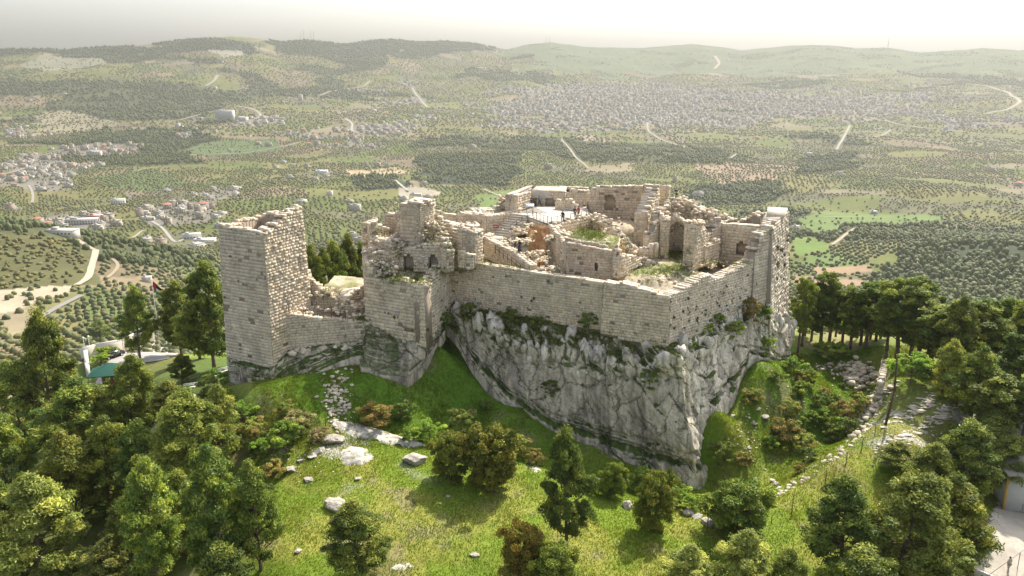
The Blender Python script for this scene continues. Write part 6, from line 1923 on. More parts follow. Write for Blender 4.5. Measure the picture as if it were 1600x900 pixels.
def low_wall(pts, h, th, col, name, lab, cat='wall', mat='house', base=None, group=None):
    mb = MB(); c0 = pts[0]
    for a, b in zip(pts[:-1], pts[1:]):
        a = Vector(a); b = Vector(b); d = Vector((b.x - a.x, b.y - a.y, 0)); 
        if d.length < .05: continue
        d.normalize(); n = Vector((-d.y, d.x, 0)) * th / 2
        lo = [a - n - d * th / 2, b - n + d * th / 2, b + n + d * th / 2, a + n - d * th / 2]
        q = [(v.x, v.y, (a.z if i in (0, 3) else b.z) - 1.0) for i, v in enumerate(lo)]; t = [(v.x, v.y, (a.z if i in (0, 3) else b.z) + h) for i, v in enumerate(lo)]
        mb.hexa(q, t, col)
    o = mb.build(name, M[mat]); tag(o, lab, cat, group); return o

# car park at the left
ZP = 5.9
drape('car_park', [(147, 600), (150, 585), (165, 572), (188, 548), (206, 535), (240, 530), (275, 536), (300, 545), (282, 556), (262, 562), (228, 568), (200, 582), (172, 612), (150, 625)], (.40, .375, .34), .15, .5)
drape('road', [(-30, 700), (-30, 650), (5, 622), (22, 600), (40, 598), (30, 625), (5, 655)], (.42, .39, .35), .15, .5)
low_wall([PZ(128, 552, 5.9), PZ(150, 545, 6.1), PZ(193, 537, 6.6), PZ(208, 529, 6.8)], 1.0, .4, (.62, .58, .50), 'boundary_wall', 'pale boundary wall behind the planter of the car park')
low_wall([PZ(172, 548, 6.2), PZ(192, 541, 6.4), PZ(210, 531, 6.7), PZ(240, 524, 7)], 1.1, .3, (.50, .44, .36), 'boundary_wall', 'tan boundary wall along the far side of the car park')
low_wall([PZ(135, 560, 5.4), PZ(137, 578, 5.2), PZ(139, 590, 5)], 1.6, .7, (.66, .63, .57), 'gate_pillar', 'thick pale pillar wall at the near end of the planter', 'pillar')
low_wall([PZ(148, 590, 5.4), PZ(160, 574, 5.6), PZ(165, 566, 5.7)], .5, .25, (.60, .57, .50), 'kerb', 'low kerb wall left of the parked black car')
low_wall([PZ(228, 574, 6.8), PZ(250, 570, 7.6), PZ(282, 563, 8.4)], .35, .5, (.50, .47, .42), 'kerb', 'stone kerb below the pines at the near side of the car park')
low_wall([PZ(-10, 640, 4.2), PZ(10, 618, 4.3), PZ(20, 602, 4.4)], 1.0, .4, (.52, .42, .33), 'boundary_wall', 'brownish wall beside the road at the far left edge')
low_wall([PZ(300, 500, 11), PZ(312, 494, 11.2), PZ(322, 490, 11.4)], .8, .3, (.60, .50, .42), 'boundary_wall', 'pinkish wall piece seen between the pines left of the tower')

# parked car
def car():
    p = PZ(175, 556, 0); g = G(176, 560); rz = math.radians(60)
    root = empty('parked_car', (g.x, g.y, g.z + .15), rz)
    bm = bmesh.new()
    prof = [(-2.15, .35), (-2.2, .75), (-2.05, .95), (-1.2, 1.02), (-.55, 1.42), (.75, 1.45), (1.55, 1.05), (2.15, .95), (2.2, .45), (2.1, .3)]
    L = []; R = []
    for x_, z_ in prof:
        wv = .86 if z_ < 1.1 else .66
        L.append(bm.verts.new((x_, wv, z_))); R.append(bm.verts.new((x_, -wv, z_)))
    n = len(prof)
    for i in range(n): bm.faces.new((L[i], L[(i + 1) % n], R[(i + 1) % n], R[i]))
    bm.faces.new(L[::-1]); bm.faces.new(R)
    bmesh.ops.bevel(bm, geom=bm.edges[:], offset=.06, segments=2, affect='EDGES')
    me = bpy.data.meshes.new('body'); bm.to_mesh(me); bm.free()
    m_ = mat_plain('car_paint', (.02, .021, .025), .2); me.materials.append(m_)
    for f in me.polygons: f.use_smooth = True
    b = bpy.data.objects.new('body', me); COL.objects.link(b); b.parent = root
    gl = mat_plain('car_glass', (.03, .035, .04), .05)
    m = MB(); m.hexa([(.72, -.62, 1.44), (1.5, -.74, 1.09), (1.5, .74, 1.09), (.72, .62, 1.44)], [(.76, -.6, 1.47), (1.55, -.72, 1.11), (1.55, .72, 1.11), (.76, .6, 1.47)], (.03,) * 3); m.build('windscreen', gl, root)
    m = MB(); m.hexa([(-1.2, -.7, 1.04), (-.58, -.62, 1.40), (-.58, .62, 1.40), (-1.2, .7, 1.04)], [(-1.24, -.7, 1.06), (-.6, -.6, 1.44), (-.6, .6, 1.44), (-1.24, .7, 1.06)], (.03,) * 3); m.build('rear_window', gl, root)
    for s in (-1, 1):
        m = MB(); m.box(.1, s * .79, 1.2, 1.7, .05, .26, (.03,) * 3, rx=s * .35); m.build('side_window', gl, root)
        m = MB(); m.box(2.19, s * .6, .78, .08, .35, .14, (.8, .8, .78)); m.build('headlight', M['attr'], root)
        m = MB(); m.box(-2.17, s * .62, .82, .08, .32, .14, (.4, .03, .03)); m.build('tail_light', M['attr'], root)
        for x_ in (-1.35, 1.35):
            m = MB(); m.bar((x_, s * .70, .33), (x_, s * .90, .33), .33, (.02,) * 3, 16); w_ = m.build('wheel', M['metal'], root)
            m = MB(); m.bar((x_, s * .90, .33), (x_, s * .92, .33), .2, (.45,) * 3, 10); m.build('rim', M['metal'], w_)
    tag(root, 'black car parked beside the green planter in the car park', 'car')
car()

# kiosk with the green roof
g = PZ(176, 602, 7.0); g.z = Hs(g.x, g.y)
k = empty('kiosk', g, .25)
m = MB(); m.box(.3, 0, 1.2, 3.0, 3.0, 3.4, (.55, .28, .10)); m.build('wall', M['house'], k)
m = MB(); m.hexa([(-3.3, -2.3, 2.9), (3.0, -2.3, 2.9), (3.0, 2.3, 2.9), (-3.3, 2.3, 2.9)], [(-.2, -.1, 4.4), (.4, -.1, 4.4), (.4, .1, 4.4), (-.2, .1, 4.4)], (.014, .075, .055)); m.hexa([(-3.3, -2.3, 2.78), (3.0, -2.3, 2.78), (3.0, 2.3, 2.78), (-3.3, 2.3, 2.78)], [(-3.3, -2.3, 2.896), (3.0, -2.3, 2.896), (3.0, 2.3, 2.896), (-3.3, 2.3, 2.896)], (.014, .06, .045)); m.build('roof', M['house'], k)
m = MB(); m.box(.5, -1.53, 1.0, .95, .1, 2.1, (.25, .12, .05)); m.build('door', M['house'], k)
m = MB(); m.box(-.7, -1.53, 1.6, .7, .1, .8, (.05, .05, .05)); m.build('window', M['house'], k)
for s in ((-3.1, -2.1), (-3.1, 2.1)):
    m = MB(); m.bar((s[0], s[1], -.5), (s[0], s[1], 2.8), .06, (.3, .3, .3)); m.build('roof_post', M['metal'], k)
tag(k, 'small orange kiosk under a dark green tent-shaped roof among the pines', 'kiosk')

# small kiosk with red roof beyond the gatehouse
v = PY(515, 470, 122); root = empty('roofed_booth', (v.x, v.y, 24.3)); zt_ = PY(515, 452, 122).z
m = MB(); m.box(0, 0, (zt_ - 24.3) / 2 - .3, 1.7, 1.7, zt_ - 24.3 + .3, (.45, .40, .33)); m.build('wall', M['house'], root)
m = MB(); hh = zt_ - 24.3 - .1; m.hexa([(-1.15, -1.1, hh), (1.15, -1.1, hh), (1.15, 1.1, hh), (-1.15, 1.1, hh)], [(-.12, -.12, hh + .75), (.12, -.12, hh + .75), (.12, .12, hh + .75), (-.12, .12, hh + .75)], (.46, .15, .07)); m.build('roof', M['house'], root)
m = MB(); m.bar((-.2, 0, hh + .6), (-.2, 0, hh + 2.2), .05, (.7, .7, .68)); m.bar((-.2, 0, hh + 2.2), (-.45, 0, hh + 2.15), .07, (.7, .7, .68)); m.build('pole', M['metal'], root)
tag(root, 'tiny booth with a red tiled roof behind the broken gatehouse', 'booth')

# flag and pole
g = PY(241, 470, 150); gz_ = Hs(g.x, g.y); top = PY(240, 439, 150).z
root = empty('flag_pole', (g.x, g.y, gz_))
m = MB(); m.bar((0, 0, -.4), (0, 0, top - gz_ + .1), .09, (.6, .6, .6), 8, .05); m.bar((0, 0, top - gz_ + .1), (0, 0, top - gz_ + .25), .09, (.6, .55, .3), 8); m.build('pole', M['metal'], root)
tag(root, 'tall pale flag pole between two dark pines at the left', 'flag pole')
nu, nv = 26, 18; U, Vv = np.meshgrid(np.linspace(0, 1, nu), np.linspace(0, 1, nv))
fx = U * 1.45 + .05 * np.sin(Vv * 9); fy = .28 * np.sin(U * 7 + Vv * 2) * U; fz = -Vv * 1.5 - U * 1.45 + .06 * np.sin(U * 11)
fx = fx - Vv * .35 * U
V = np.stack([fx, fy, fz], -1).reshape(-1, 3)
ix = np.arange(nu * nv).reshape(nv, nu); Q = np.stack([ix[:-1, :-1], ix[:-1, 1:], ix[1:, 1:], ix[1:, :-1]], -1).reshape(-1, 4)
uc, vc = (U[:-1, :-1] + .5 / nu).ravel(), (Vv[:-1, :-1] + .5 / nv).ravel()
C = np.where((vc < .333)[:, None], np.array([.02, .02, .02]), np.where((vc < .667)[:, None], np.array([.8, .8, .78]), np.array([.0, .24, .10])))
C = np.where((uc < .5 * (1 - np.abs(vc - .5) * 2))[:, None], np.array([.62, .03, .04]), C)
fl = np_mesh('flag', V, Q, M['cloth'], cols=C, smooth_=True)
fl.location = (g.x + .08, g.y, top - .05); fl.scale = (1.25, 1.25, 1.15)
tag(fl, 'drooping red, white, green and black flag on the pole between the pines', 'flag')

# lamp posts
def lamp(px_, pyt, Y, lab, col=(.66, .66, .64), arm=.0):
    t = PY(px_, pyt, Y); z0 = Hs(t.x, t.y); h = t.z - z0
    root = empty('street_lamp', (t.x, t.y, z0))
    m = MB(); m.bar((0, 0, -.3), (0, 0, h), .075, col, 8, .05); m.build('post', M['metal'], root)
    m = MB(); m.bar((0, 0, h), (0, 0, h + .15), .1, col, 8, .26); m.bar((0, 0, h + .15), (0, 0, h + .45), .26, (.75, .75, .7), 8, .16); m.build('lamp_head', M['attr'], root)
    tag(root, lab, 'street lamp', 'lamp posts of the car park')
lamp(138, 528, 152, 'pale lamp post at the near corner of the boundary wall'); lamp(130, 530, 155, 'pale lamp post just left of the boundary wall corner'); lamp(191, 516, 158, 'pale lamp post behind the boundary wall, right of the planter')
lamp(281, 515, 147, 'dark lamp post in front of the dense pine right of the flag', (.2, .2, .2)); lamp(212, 528, 146, 'dark lamp post beside the slim pine in front of the flag', (.2, .2, .2)); lamp(314, 454, 150, 'pale lamp post between the pines near the square tower')
lamp(18, 582, 132, 'pale lamp post beside the road at the far left edge')

# white benches left of the tower
def bench(px_, py_, z, rz, lab):
    p = PZ(px_, py_, z); root = empty('bench', (p.x, p.y, Hs(p.x, p.y)), rz); W_ = (.72, .71, .68)
    m = MB()
    for q in (-.18, 0, .18): m.box(0, q, .62, 2.0, .12, .05, W_)
    m.build('seat', M['attr'], root)
    m = MB()
    for q in (.8, 1.0): m.box(0, .34, q, 2.0, .05, .12, W_)
    m.build('backrest', M['attr'], root)
    for s in (-.8, .8):
        m = MB(); m.box(s, 0, .3, .08, .5, .6, W_); m.build('leg', M['attr'], root)
    tag(root, lab, 'bench')
bench(350, 575, 19.5, .7, 'white slatted bench in the shade beside the tower foot'); bench(298, 603, 15.5, .4, 'white bench among the rocks of the left slope')

# ---------------- right edge: yard, buildings, wooden pole, fence
drape('paved_yard', [(1506, 930), (1512, 880), (1535, 850), (1545, 800), (1560, 775), (1570, 760), (1640, 752), (1700, 930)], (.46, .41, .34), .14, .4)
b0, b1, b2 = PZ(1577, 798, 10.3), PZ(1660, 815, 10.3), PZ(1600, 748, 10.6)
root = empty('white_building', (b0.x + 3.2, b0.y + 4, 10.0), -.12)
m = MB(); m.box(1.6, 0, 2.2, 9, 7.4, 4.6, (.70, .70, .69)); m.build('wall', M['house'], root)
m = MB(); m.box(1.6, 0, 4.62, 9.8, 8.4, .22, (.50, .45, .38)); m.build('roof', M['house'], root)
m = MB(); m.box(-3.1, -3.75, 2.0, .28, .1, 4.6, (.50, .30, .06)); m.build('corner_post', M['house'], root)
m = MB(); m.box(-.6, -3.86, .55, .9, .3, .7, (.55, .55, .54)); m.build('air_conditioner', M['attr'], root)
tag(root, 'white building with an orange corner post and a flat roof at the right edge', 'building')
v = PY(1598, 700, 92); root = empty('stone_house', (v.x + 2.2, v.y + 3, 13)); zt_ = PY(1592, 652, 92).z - 13
m = MB(); m.box(0, 0, zt_ / 2 - 1, 5.6, 6, zt_ + 2, (.50, .49, .46)); m.build('wall', M['house'], root)
m = MB()
for a in np.linspace(-2.8, 2.8, 6): m.bar((a, -2.95, zt_), (a, -2.95, zt_ + 1.1), .035, (.25, .25, .25), 4)
for a in np.linspace(-2.95, 2.95, 6): m.bar((-2.8, a, zt_), (-2.8, a, zt_ + 1.1), .035, (.25, .25, .25), 4)
for zz in (.55, 1.1): m.bar((-2.8, -2.95, zt_ + zz), (2.8, -2.95, zt_ + zz), .03, (.25, .25, .25), 4); m.bar((-2.8, -2.95, zt_ + zz), (-2.8, 2.95, zt_ + zz), .03, (.25, .25, .25), 4)
m.build('roof_railing', M['metal'], root)
m = MB(); m.bar((-2.86, -2.5, 0), (-2.86, -2.5, zt_), .05, (.7, .7, .7)); m.build('drain_pipe', M['metal'], root)
tag(root, 'grey stone house with a railing on its flat roof at the right edge', 'building')
a, b = PZ(1511, 893, 10.0), PZ(1560, 915, 9.9)
low_wall([a, b], .75, .22, (.64, .61, .56), 'low_wall', 'low white wall at the near side of the paved yard')
a, b = PZ(1535, 925, 9.8), PZ(1640, 855, 10.0)
m = MB()
m.bar((a.x, a.y, a.z + 1.6), (b.x, b.y, b.z + 2.2), .03, (.25, .24, .22), 6)
for t in (0, .5, 1): p = a.lerp(b, t); m.bar((p.x, p.y, p.z - .4), (p.x, p.y, p.z + 1.6 + .6 * t), .04, (.25, .24, .22), 6)
tag(m.build('handrail', M['metal']), 'thin metal handrail crossing the corner of the paved yard', 'railing')
p = G(1383, 664); t = PY(1402, 557, p.y + .8)
mb = MB(); limb_tube(mb, [Vector((0, 0, -.4)), Vector((t.x - p.x, .4, (t.z - p.z) * .5)) * 1.0, Vector((t.x - p.x, .8, t.z - p.z))], [.17, .14, .10], np.array([.10, .065, .045]), 8)
o = mb.build('wooden_pole', M['bark']); o.location = p; tag(o, 'thick dark leaning wooden pole on the limestone plateau', 'pole')

fence_posts = []
def post(px_, pyb, pyt, lab, group='fence posts of the plateau'):
    p = G(px_, pyb); t = PY(px_, pyt, p.y); h = max(.8, t.z - p.z)
    m = MB(); m.bar((0, 0, -.3), (RNG.normal(0, .04), 0, h), .045, (.07, .06, .05), 6, .035); o = m.build('fence_post', M['metal']); o.location = p
    tag(o, lab, 'fence post', group); fence_posts.append((p, h)); return o
for i, (a, b, c) in enumerate([(1367, 681, 663), (1345, 708, 685), (1321, 729, 706), (1289, 757, 731), (1237, 804, 774), (1205, 819, 805)]):
    post(a, b, c, ['first', 'second', 'third', 'fourth', 'fifth', 'sixth'][i] + ' thin dark fence post counted downhill from the wooden pole')
for (p, h), (q, k_), n in zip(fence_posts[:-1], fence_posts[1:], range(9)):
    m = MB()
    for f_ in (.45, .9): m.bar((p.x, p.y, p.z + h * f_), (q.x, q.y, q.z + k_ * f_), .012, (.25, .24, .22), 4)
    tag(m.build('fence_wire', M['metal']), 'thin wire strung between the fence posts of the plateau', 'wire', 'fence wires')
for a, b, c, lab in [(825, 742, 718, 'thin fence post on the pale rock left of the tall lawn pine'), (1104, 831, 808, 'thin fence post beside the boulders below the cliff tip'), (555, 669, 650, 'thin fence post on the long limestone slab'), (509, 668, 648, 'thin fence post at the left end of the limestone slab')]:
    post(a, b, c, lab, 'single fence posts at the moat edge')

# boulders of the lawn
B = [(648, 720, 42, 'bright heap-shaped boulder left of the lawn oaks', .6), (523, 792, 38, 'bright pitted boulder in the middle of the lawn', .6),
     (455, 734, 20, 'small boulder near the left border of the lawn', .5), (483, 750, 18, 'small flat stone below the rock dome', .4), (470, 720, 14, 'small stone left of the rock dome', .5), (980, 792, 20, 'upright pale boulder left of the olive-brown oak', 1.0),
     (1075, 803, 24, 'pinkish boulder below the cliff tip, left of a pair', .8), (1106, 818, 26, 'rounded pinkish boulder by the fence post below the cliff tip', .7), (1122, 824, 14, 'low stone right of the rounded pinkish boulder', .5), (1090, 809, 18, 'flat stone between the two pinkish boulders', .5),
     (466, 862, 12, 'small whitish stone in the lower left of the lawn', .6), (742, 868, 14, 'small stone low in the middle of the lawn', .5), (560, 748, 12, 'small stone under the rock dome', .5),
     (520, 688, 34, 'weathered slab above the rock dome', .5), (490, 712, 20, 'little slab left of the rock dome', .4), (700, 776, 10, 'stone in the shade of the lawn oaks', .5),
     (1195, 652, 14, 'white stone on the steep moat slope', .6), (1178, 662, 10, 'small white stone on the steep moat slope', .6), (1208, 752, 12, 'brown stone at the bottom of the moat', .6), (1213, 757, 12, 'reddish stone at the bottom of the moat', .6), (1145, 650, 9, 'tiny white stone on the green slope by the cliff', .5),
     (925, 752, 30, 'low slab in front of the shrubs at the cliff foot', .3), (1185, 640, 8, 'tiny stone near the top of the moat slope', .5), (1170, 700, 9, 'tiny stone between moat shrubs', .5), (265, 612, 20, 'pale rock on the slope left of the tower', .6), (300, 625, 26, 'pale rock outcrop left of the tower', .6), (285, 640, 18, 'small rock among the left shrubs', .6), (330, 592, 16, 'rock beside the tower foot', .6)]
for a, b, c, lab, hh in B: boulder(a, b, c, lab, 'boulders around the castle rock', hh)
# smooth bedrock that breaks through the turf
def bare_rock(pts, name, lab, bump, lift):
    poly = [tuple(G(a, b)[:2]) for a, b in pts]
    gx, gy, m = inside_poly_pts(poly, .14)
    jx = fbm(gx / .9, gy / .9, 0, 4, 61) * .7; m = inpoly(gx + jx, gy + fbm(gx / .9, gy / .9, 0, 4, 62) * .7, poly)
    c = np.array(poly).mean(0); ext = np.ptp(np.array(poly), axis=0) / 2
    ed = seg_dist(gx, gy, poly + [poly[0]]) * np.where(m, 1, -1)
    gz = H(gx, gy) - .06 + lift * smooth(-.1, .9, ed) + bump * smooth(.2, 3, ed) + .10 * fbm(gx / .8, gy / .8, 0, 4, 17) - .16 * np.exp(-(vor(gx / 1.3, gy / 1.1, 5)[1] / .06) ** 2)
    nr, nc = gx.shape; idx = np.arange(nr * nc).reshape(nr, nc)
    cell = m[:-1, :-1] & m[:-1, 1:] & m[1:, 1:] & m[1:, :-1]
    Q = np.stack([idx[:-1, :-1], idx[:-1, 1:], idx[1:, 1:], idx[1:, :-1]], -1)[cell]; used, inv = np.unique(Q.ravel(), return_inverse=True)
    col = np.array([.56, .52, .45]) * (1 + .28 * fbm(gx / .7, gy / .7, 0, 4, 25))[..., None]
    g_ = smooth(.25, .45, fbm(gx / .6, gy / .6, 0, 4, 27))[..., None] * .8; col = col + (np.array([.16, .19, .05]) - col) * g_
    o = np_mesh(name, np.stack([gx, gy, gz], -1).reshape(-1, 3)[used], inv.reshape(-1, 4), M['rubble'], vcol=col.reshape(-1, 3)[used], smooth_=True)
    tag(o, kind='structure')
bare_rock([(512, 655), (545, 657), (600, 671), (655, 689), (674, 700), (640, 701), (590, 692), (545, 682), (520, 668)], 'bedrock_ledge', '', .25, .35)
bare_rock([(524, 708), (545, 694), (572, 698), (593, 716), (566, 729), (536, 729)], 'bedrock_dome', '', .45, .3)
bare_rock([(478, 708), (505, 694), (526, 698), (514, 706), (490, 714)], 'bedrock_ledge', '', .1, .2)
bare_rock([(608, 880), (640, 876), (656, 886), (630, 897), (606, 893)], 'bedrock_ledge', '', .1, .2)
bare_rock([(826, 727), (846, 728), (850, 738), (830, 740)], 'bedrock_ledge', '', .1, .2)
for o in BP:
    bpy.data.objects.remove(o)
# counterscarp edge
mb = MB()
cs = [(1392, 570, 19.6), (1380, 600, 19.2), (1372, 625, 18.8), (1350, 660, 17.8), (1325, 690, 16.8), (1300, 712, 16), (1270, 735, 15), (1240, 752, 14.3), (1215, 772, 13.6)]
for (a, b, z0), (c, d, z1) in zip(cs[:-1], cs[1:]):
    p, q = PZ(a, b, z0), PZ(c, d, z1); p.z = Hs(p.x, p.y); q.z = Hs(q.x, q.y)
    rubble_line(mb, p, q, .6, p.z - .25, q.z - .25, 26, (.15, .6), PALE * .8, .2)
    rubble_line(mb, (p.x - .8, p.y + .6), (q.x - .8, q.y + .6), .6, p.z - 1.6, q.z - 1.4, 34, (.4, 1.0), PALE * .7, .8)
o = mb.build('limestone_edge', M['rubble']); tag(o, kind='structure')
wm = MB(); p, q = PZ(1386, 560, 20.2), PZ(1378, 600, 19.3)
wall(wm, (p.x - .6, p.y), (q.x - .6, q.y), 14.5, (20.3, 19.6), .8, 1, PALE * .8, .4, .6, .08, .2)
tag(wm.build('moat_wall', M['stone']), 'broken rubble wall standing at the far end of the moat by the dumped stones', 'wall')
mb = MB()
def heap(cx_, cy_, sx_, sy_, n, s0, s1, tone, h_=.5):
    for _ in range(n):
        a, b = cx_ + RNG.normal(0, sx_), cy_ + RNG.normal(0, sy_); g = G(a, b)
        rubble(mb, [(g.x, g.y, g.z + RNG.random() * h_)], (s0, s1), tone)
heap(1340, 592, 14, 9, 240, .2, .7, PALE * .95, 1.0); heap(1310, 575, 22, 4, 90, .15, .45, PALE * .8, .3)
o = mb.build('dumped_stones', M['rubble']); tag(o, 'pile of dumped pale building stones at the far end of the moat', 'stone pile', kind='stuff')
mb = MB(); heap(528, 628, 12, 24, 220, .12, .4, PALE * .85, .2); heap(1165, 690, 10, 22, 60, .08, .25, PALE, .1); heap(500, 712, 40, 16, 110, .06, .2, PALE, .05); heap(1440, 660, 60, 28, 260, .08, .3, PALE * .9, .05); heap(560, 780, 60, 40, 60, .04, .12, PALE, 0); heap(260, 625, 30, 14, 120, .1, .35, PALE * .9, .2); heap(1240, 640, 40, 40, 90, .06, .25, PALE, .05)
o = mb.build('scree', M['rubble']); tag(o, 'loose pale scree in the gully and scattered over the grass', 'scree', kind='stuff')
mb = MB()
for cx_, cy_, ln, n in ((1395, 690, 40, 70), (1430, 640, 50, 80), (1470, 650, 50, 80), (1365, 640, 24, 60), (1385, 610, 24, 50), (1455, 620, 30, 40)):
    for _ in range(n):
        t = RNG.normal(0, .4); a, b = cx_ + t * ln + RNG.normal(0, 4), cy_ - t * ln * .55 + RNG.normal(0, 4); g = G(a, b)
        V, T = ROCKS[RNG.integers(10)]; s = .12 + .5 * RNG.random() ** 2.5
        v = V * np.array([s * 1.5, s * .8, s * .22]) + np.array(g) + np.array([0, 0, .02]); mb.add(v, np.concatenate([T, T[:, :1]], 1), PALE * (.85 + .3 * RNG.random()))
o = mb.build('bedrock_outcrops', M['rubble']); tag(o, kind='structure')

# ---------------- floodlights along the foot of the walls
def floodlight(p, lab):
    root = empty('floodlight', p)
    m = MB(); m.bar((0, 0, -.5), (0, 0, .15), .04, (.5, .5, .5)); m.build('bracket', M['metal'], root)
    m = MB(); m.box(0, 0, .27, .5, .3, .26, (.78, .78, .76), 0, .5); m.build('housing', M['attr'], root)
    m = MB(); m.box(0, -.12, .40, .42, .03, .2, (.35, .36, .38), 0, .5); m.build('glass', M['attr'], root)
    tag(root, lab, 'floodlight', 'floodlights under the castle walls')
for i, (a, b) in enumerate([(1060, 532), (1092, 512), (1104, 507), (1116, 500), (1128, 488), (1140, 484), (1152, 480), (1200, 480)]):
    p, _nn = hit(a, b); p = p + Vector((0, 0, .1))
    floodlight(tuple(p), 'small white floodlight under the right curtain wall, ' + ['nearest the castle corner', 'second from the castle corner', 'third from the castle corner', 'fourth from the castle corner', 'fifth from the castle corner', 'sixth from the castle corner', 'seventh from the castle corner', 'nearest the corner tower'][i])
for a, b, Y, lab in ((622, 487, 104.2, 'small white floodlight at the foot of the bastion'), (662, 403, 107.0, 'small white floodlight in the bastion beside the pointed niche')):
    floodlight(tuple(hit(a, b)[0] + Vector((0, -.15, 0))), lab)

# ---------------- tufts growing out of the walls
def tuft_mesh(seed):
    r = np.random.default_rng(seed); n = 260; d = r.normal(0, 1, (n, 3)); d /= np.linalg.norm(d, axis=1)[:, None]
    V, Q = leaf_cards(d * (.3 + .5 * r.random((n, 1))) * np.array([.5, .35, .5]), d, .05, .6, r)
    return np_mesh('wall_tuft', V, Q, M['shrub'], cols=np.array([.05, .065, .022]) * (1 + r.normal(0, .3, (n, 1))).clip(.3, 2))
TM = [tuft_mesh(i) for i in range(3)]
def tufts(A, B, zb, zt, n, group, off=.1, smin=.5, smax=1.2, lab=''):
    A = np.array(A); B = np.array(B); d = (B - A) / np.hypot(*(B - A)); nn = np.array([d[1], -d[0]])
    for _ in range(n):
        u = RNG.random(); z = zb + (zt - zb) * RNG.random() ** 1.4; o = TM[RNG.integers(3)].copy(); COL.objects.link(o)
        p = A + (B - A) * u + nn * (off + .035 * (zt - z))
        o.location = (p[0], p[1], z); s = .62 * (smin + (smax - smin) * RNG.random() ** 2); o.scale = (s, s, s); o.rotation_euler = (RNG.random() * 6, RNG.random() * 6, RNG.random() * 6)
        tag(o, lab, 'wall plant', group)
tufts((19.5, 97.6), F_, 27.4, 32.0, 70, 'plants in the right curtain wall', lab='small dark plant rooted in the joints of the right curtain wall')
tufts(G1, G2, 25, 37, 26, 'plants in the corner tower', .45, .8, 2.0, 'green plant rooted in the outer face of the corner tower')
tufts(B_, C_, 26, 31.5, 12, 'plants in the bastion', lab='small dark plant rooted in the bastion wall')
tufts(A_, B_, 26, 31.5, 12, 'plants in the bastion', lab='small dark plant rooted in the bastion wall')
tufts(C_, Dp, 27, 32.5, 12, 'plants in the front curtain wall', lab='small dark plant rooted in the front curtain wall')
tufts(T1, T2, 23, 38.5, 8, 'plants in the square tower', .25, .4, .8, 'small dark plant rooted in the left face of the square tower')
for o in TM: bpy.data.objects.remove(o)

# weeds inside the ruins (uncountable ground cover)
def weeds(name, spots, lab):
    Vs, Qs, Cs, n0 = [], [], [], 0
    for (cx_, cy_, sx_, sy_, n) in spots:
        pts = []
        for _ in range(n * 2):
            p, nn = hit(cx_ + rng.normal(0, sx_), cy_ + rng.normal(0, sy_))
            if nn.z > .35 or rng.random() < .12: pts.append(p)
        if not pts: continue
        P0 = np.array([tuple(q) for q in pts]); k = 9
        P0 = np.repeat(P0, k, 0) + rng.normal(0, .13, (len(P0) * k, 3)) * np.array([1, 1, 0]) + np.array([0, 0, 1]) * rng.random((len(P0) * k, 1)) * .28
        V, Q = leaf_cards(P0, np.tile([0, 0, 1.], (len(P0), 1)), .075, .5, rng, 1.0)
        Vs.append(V); Qs.append(Q + n0); n0 += len(V); Cs.append(np.array([.12, .165, .03]) * rng.uniform(.45, 1.4, (len(P0), 1)) + np.array([.03, 0, 0]) * rng.random((len(P0), 1)))
    o = np_mesh(name, np.concatenate(Vs), np.concatenate(Qs), M['shrub'], cols=np.concatenate(Cs)); tag(o, lab, 'weeds', kind='stuff')
weeds('weeds', [(915, 358, 14, 7, 260), (930, 368, 10, 4, 120), (1048, 398, 12, 4, 110), (1072, 418, 14, 3, 90), (1096, 412, 12, 5, 110), (1060, 392, 12, 4, 90), (650, 440, 26, 4, 190), (612, 436, 12, 6, 130), (692, 428, 8, 8, 130), (655, 422, 26, 6, 130),
                (672, 366, 12, 12, 170), (586, 362, 12, 4, 80), (622, 392, 8, 6, 90), (1128, 412, 12, 4, 60), (760, 410, 20, 4, 60), (800, 420, 16, 4, 50), (565, 500, 8, 6, 70), (515, 458, 10, 5, 60), (972, 372, 14, 10, 90), (1010, 425, 30, 6, 70), (1050, 428, 24, 6, 70),
                (1168, 412, 8, 2, 30), (1205, 366, 6, 3, 30), (708, 390, 8, 8, 60), (598, 415, 8, 12, 90), (440, 520, 6, 8, 60), (410, 585, 16, 6, 80), (800, 503, 50, 7, 420), (745, 490, 26, 7, 260), (900, 520, 50, 8, 420), (990, 540, 40, 8, 330), (820, 530, 90, 10, 300), (960, 555, 60, 10, 240), (620, 525, 36, 6, 150),
                (1130, 510, 30, 12, 160), (1190, 520, 14, 20, 140), (860, 560, 60, 12, 160), (1070, 600, 6, 40, 90), (960, 640, 40, 20, 90), (700, 510, 14, 18, 200)],
      'fresh green weeds growing over the ledges and floors of the ruin')

# ---------------- railings
def railing(pts, lab, name='metal_railing', h=1.05, sp=1.25, bars=True, col=(.10, .075, .06)):
    root = empty(name, pts[0]); o0 = Vector(pts[0]); rail = MB(); k = 0
    for a, b in zip(pts[:-1], pts[1:]):
        a = Vector(a) - o0; b = Vector(b) - o0; L = (b - a).length; n = max(1, int(round(L / sp)))
        for f_ in ((1.0, .5) if not bars else (1.0, .12)): rail.bar(a + Vector((0, 0, h * f_)), b + Vector((0, 0, h * f_)), .03, col, 4)
        if bars:
            for i in range(int(L / .22)): p = a.lerp(b, (i + .5) * .22 / L); rail.bar(p + Vector((0, 0, h * .12)), p + Vector((0, 0, h)), .011, col, 4)
        for i in range(n + (1 if b == Vector(pts[-1]) - o0 else 0)):
            p = a.lerp(b, i / n); m = MB(); m.bar(p - Vector((0, 0, .15)), p + Vector((0, 0, h + .05)), .045, col, 6); m.build('post', M['metal'], root)
    rail.build('rail', M['metal'], root); tag(root, lab, 'railing'); return root
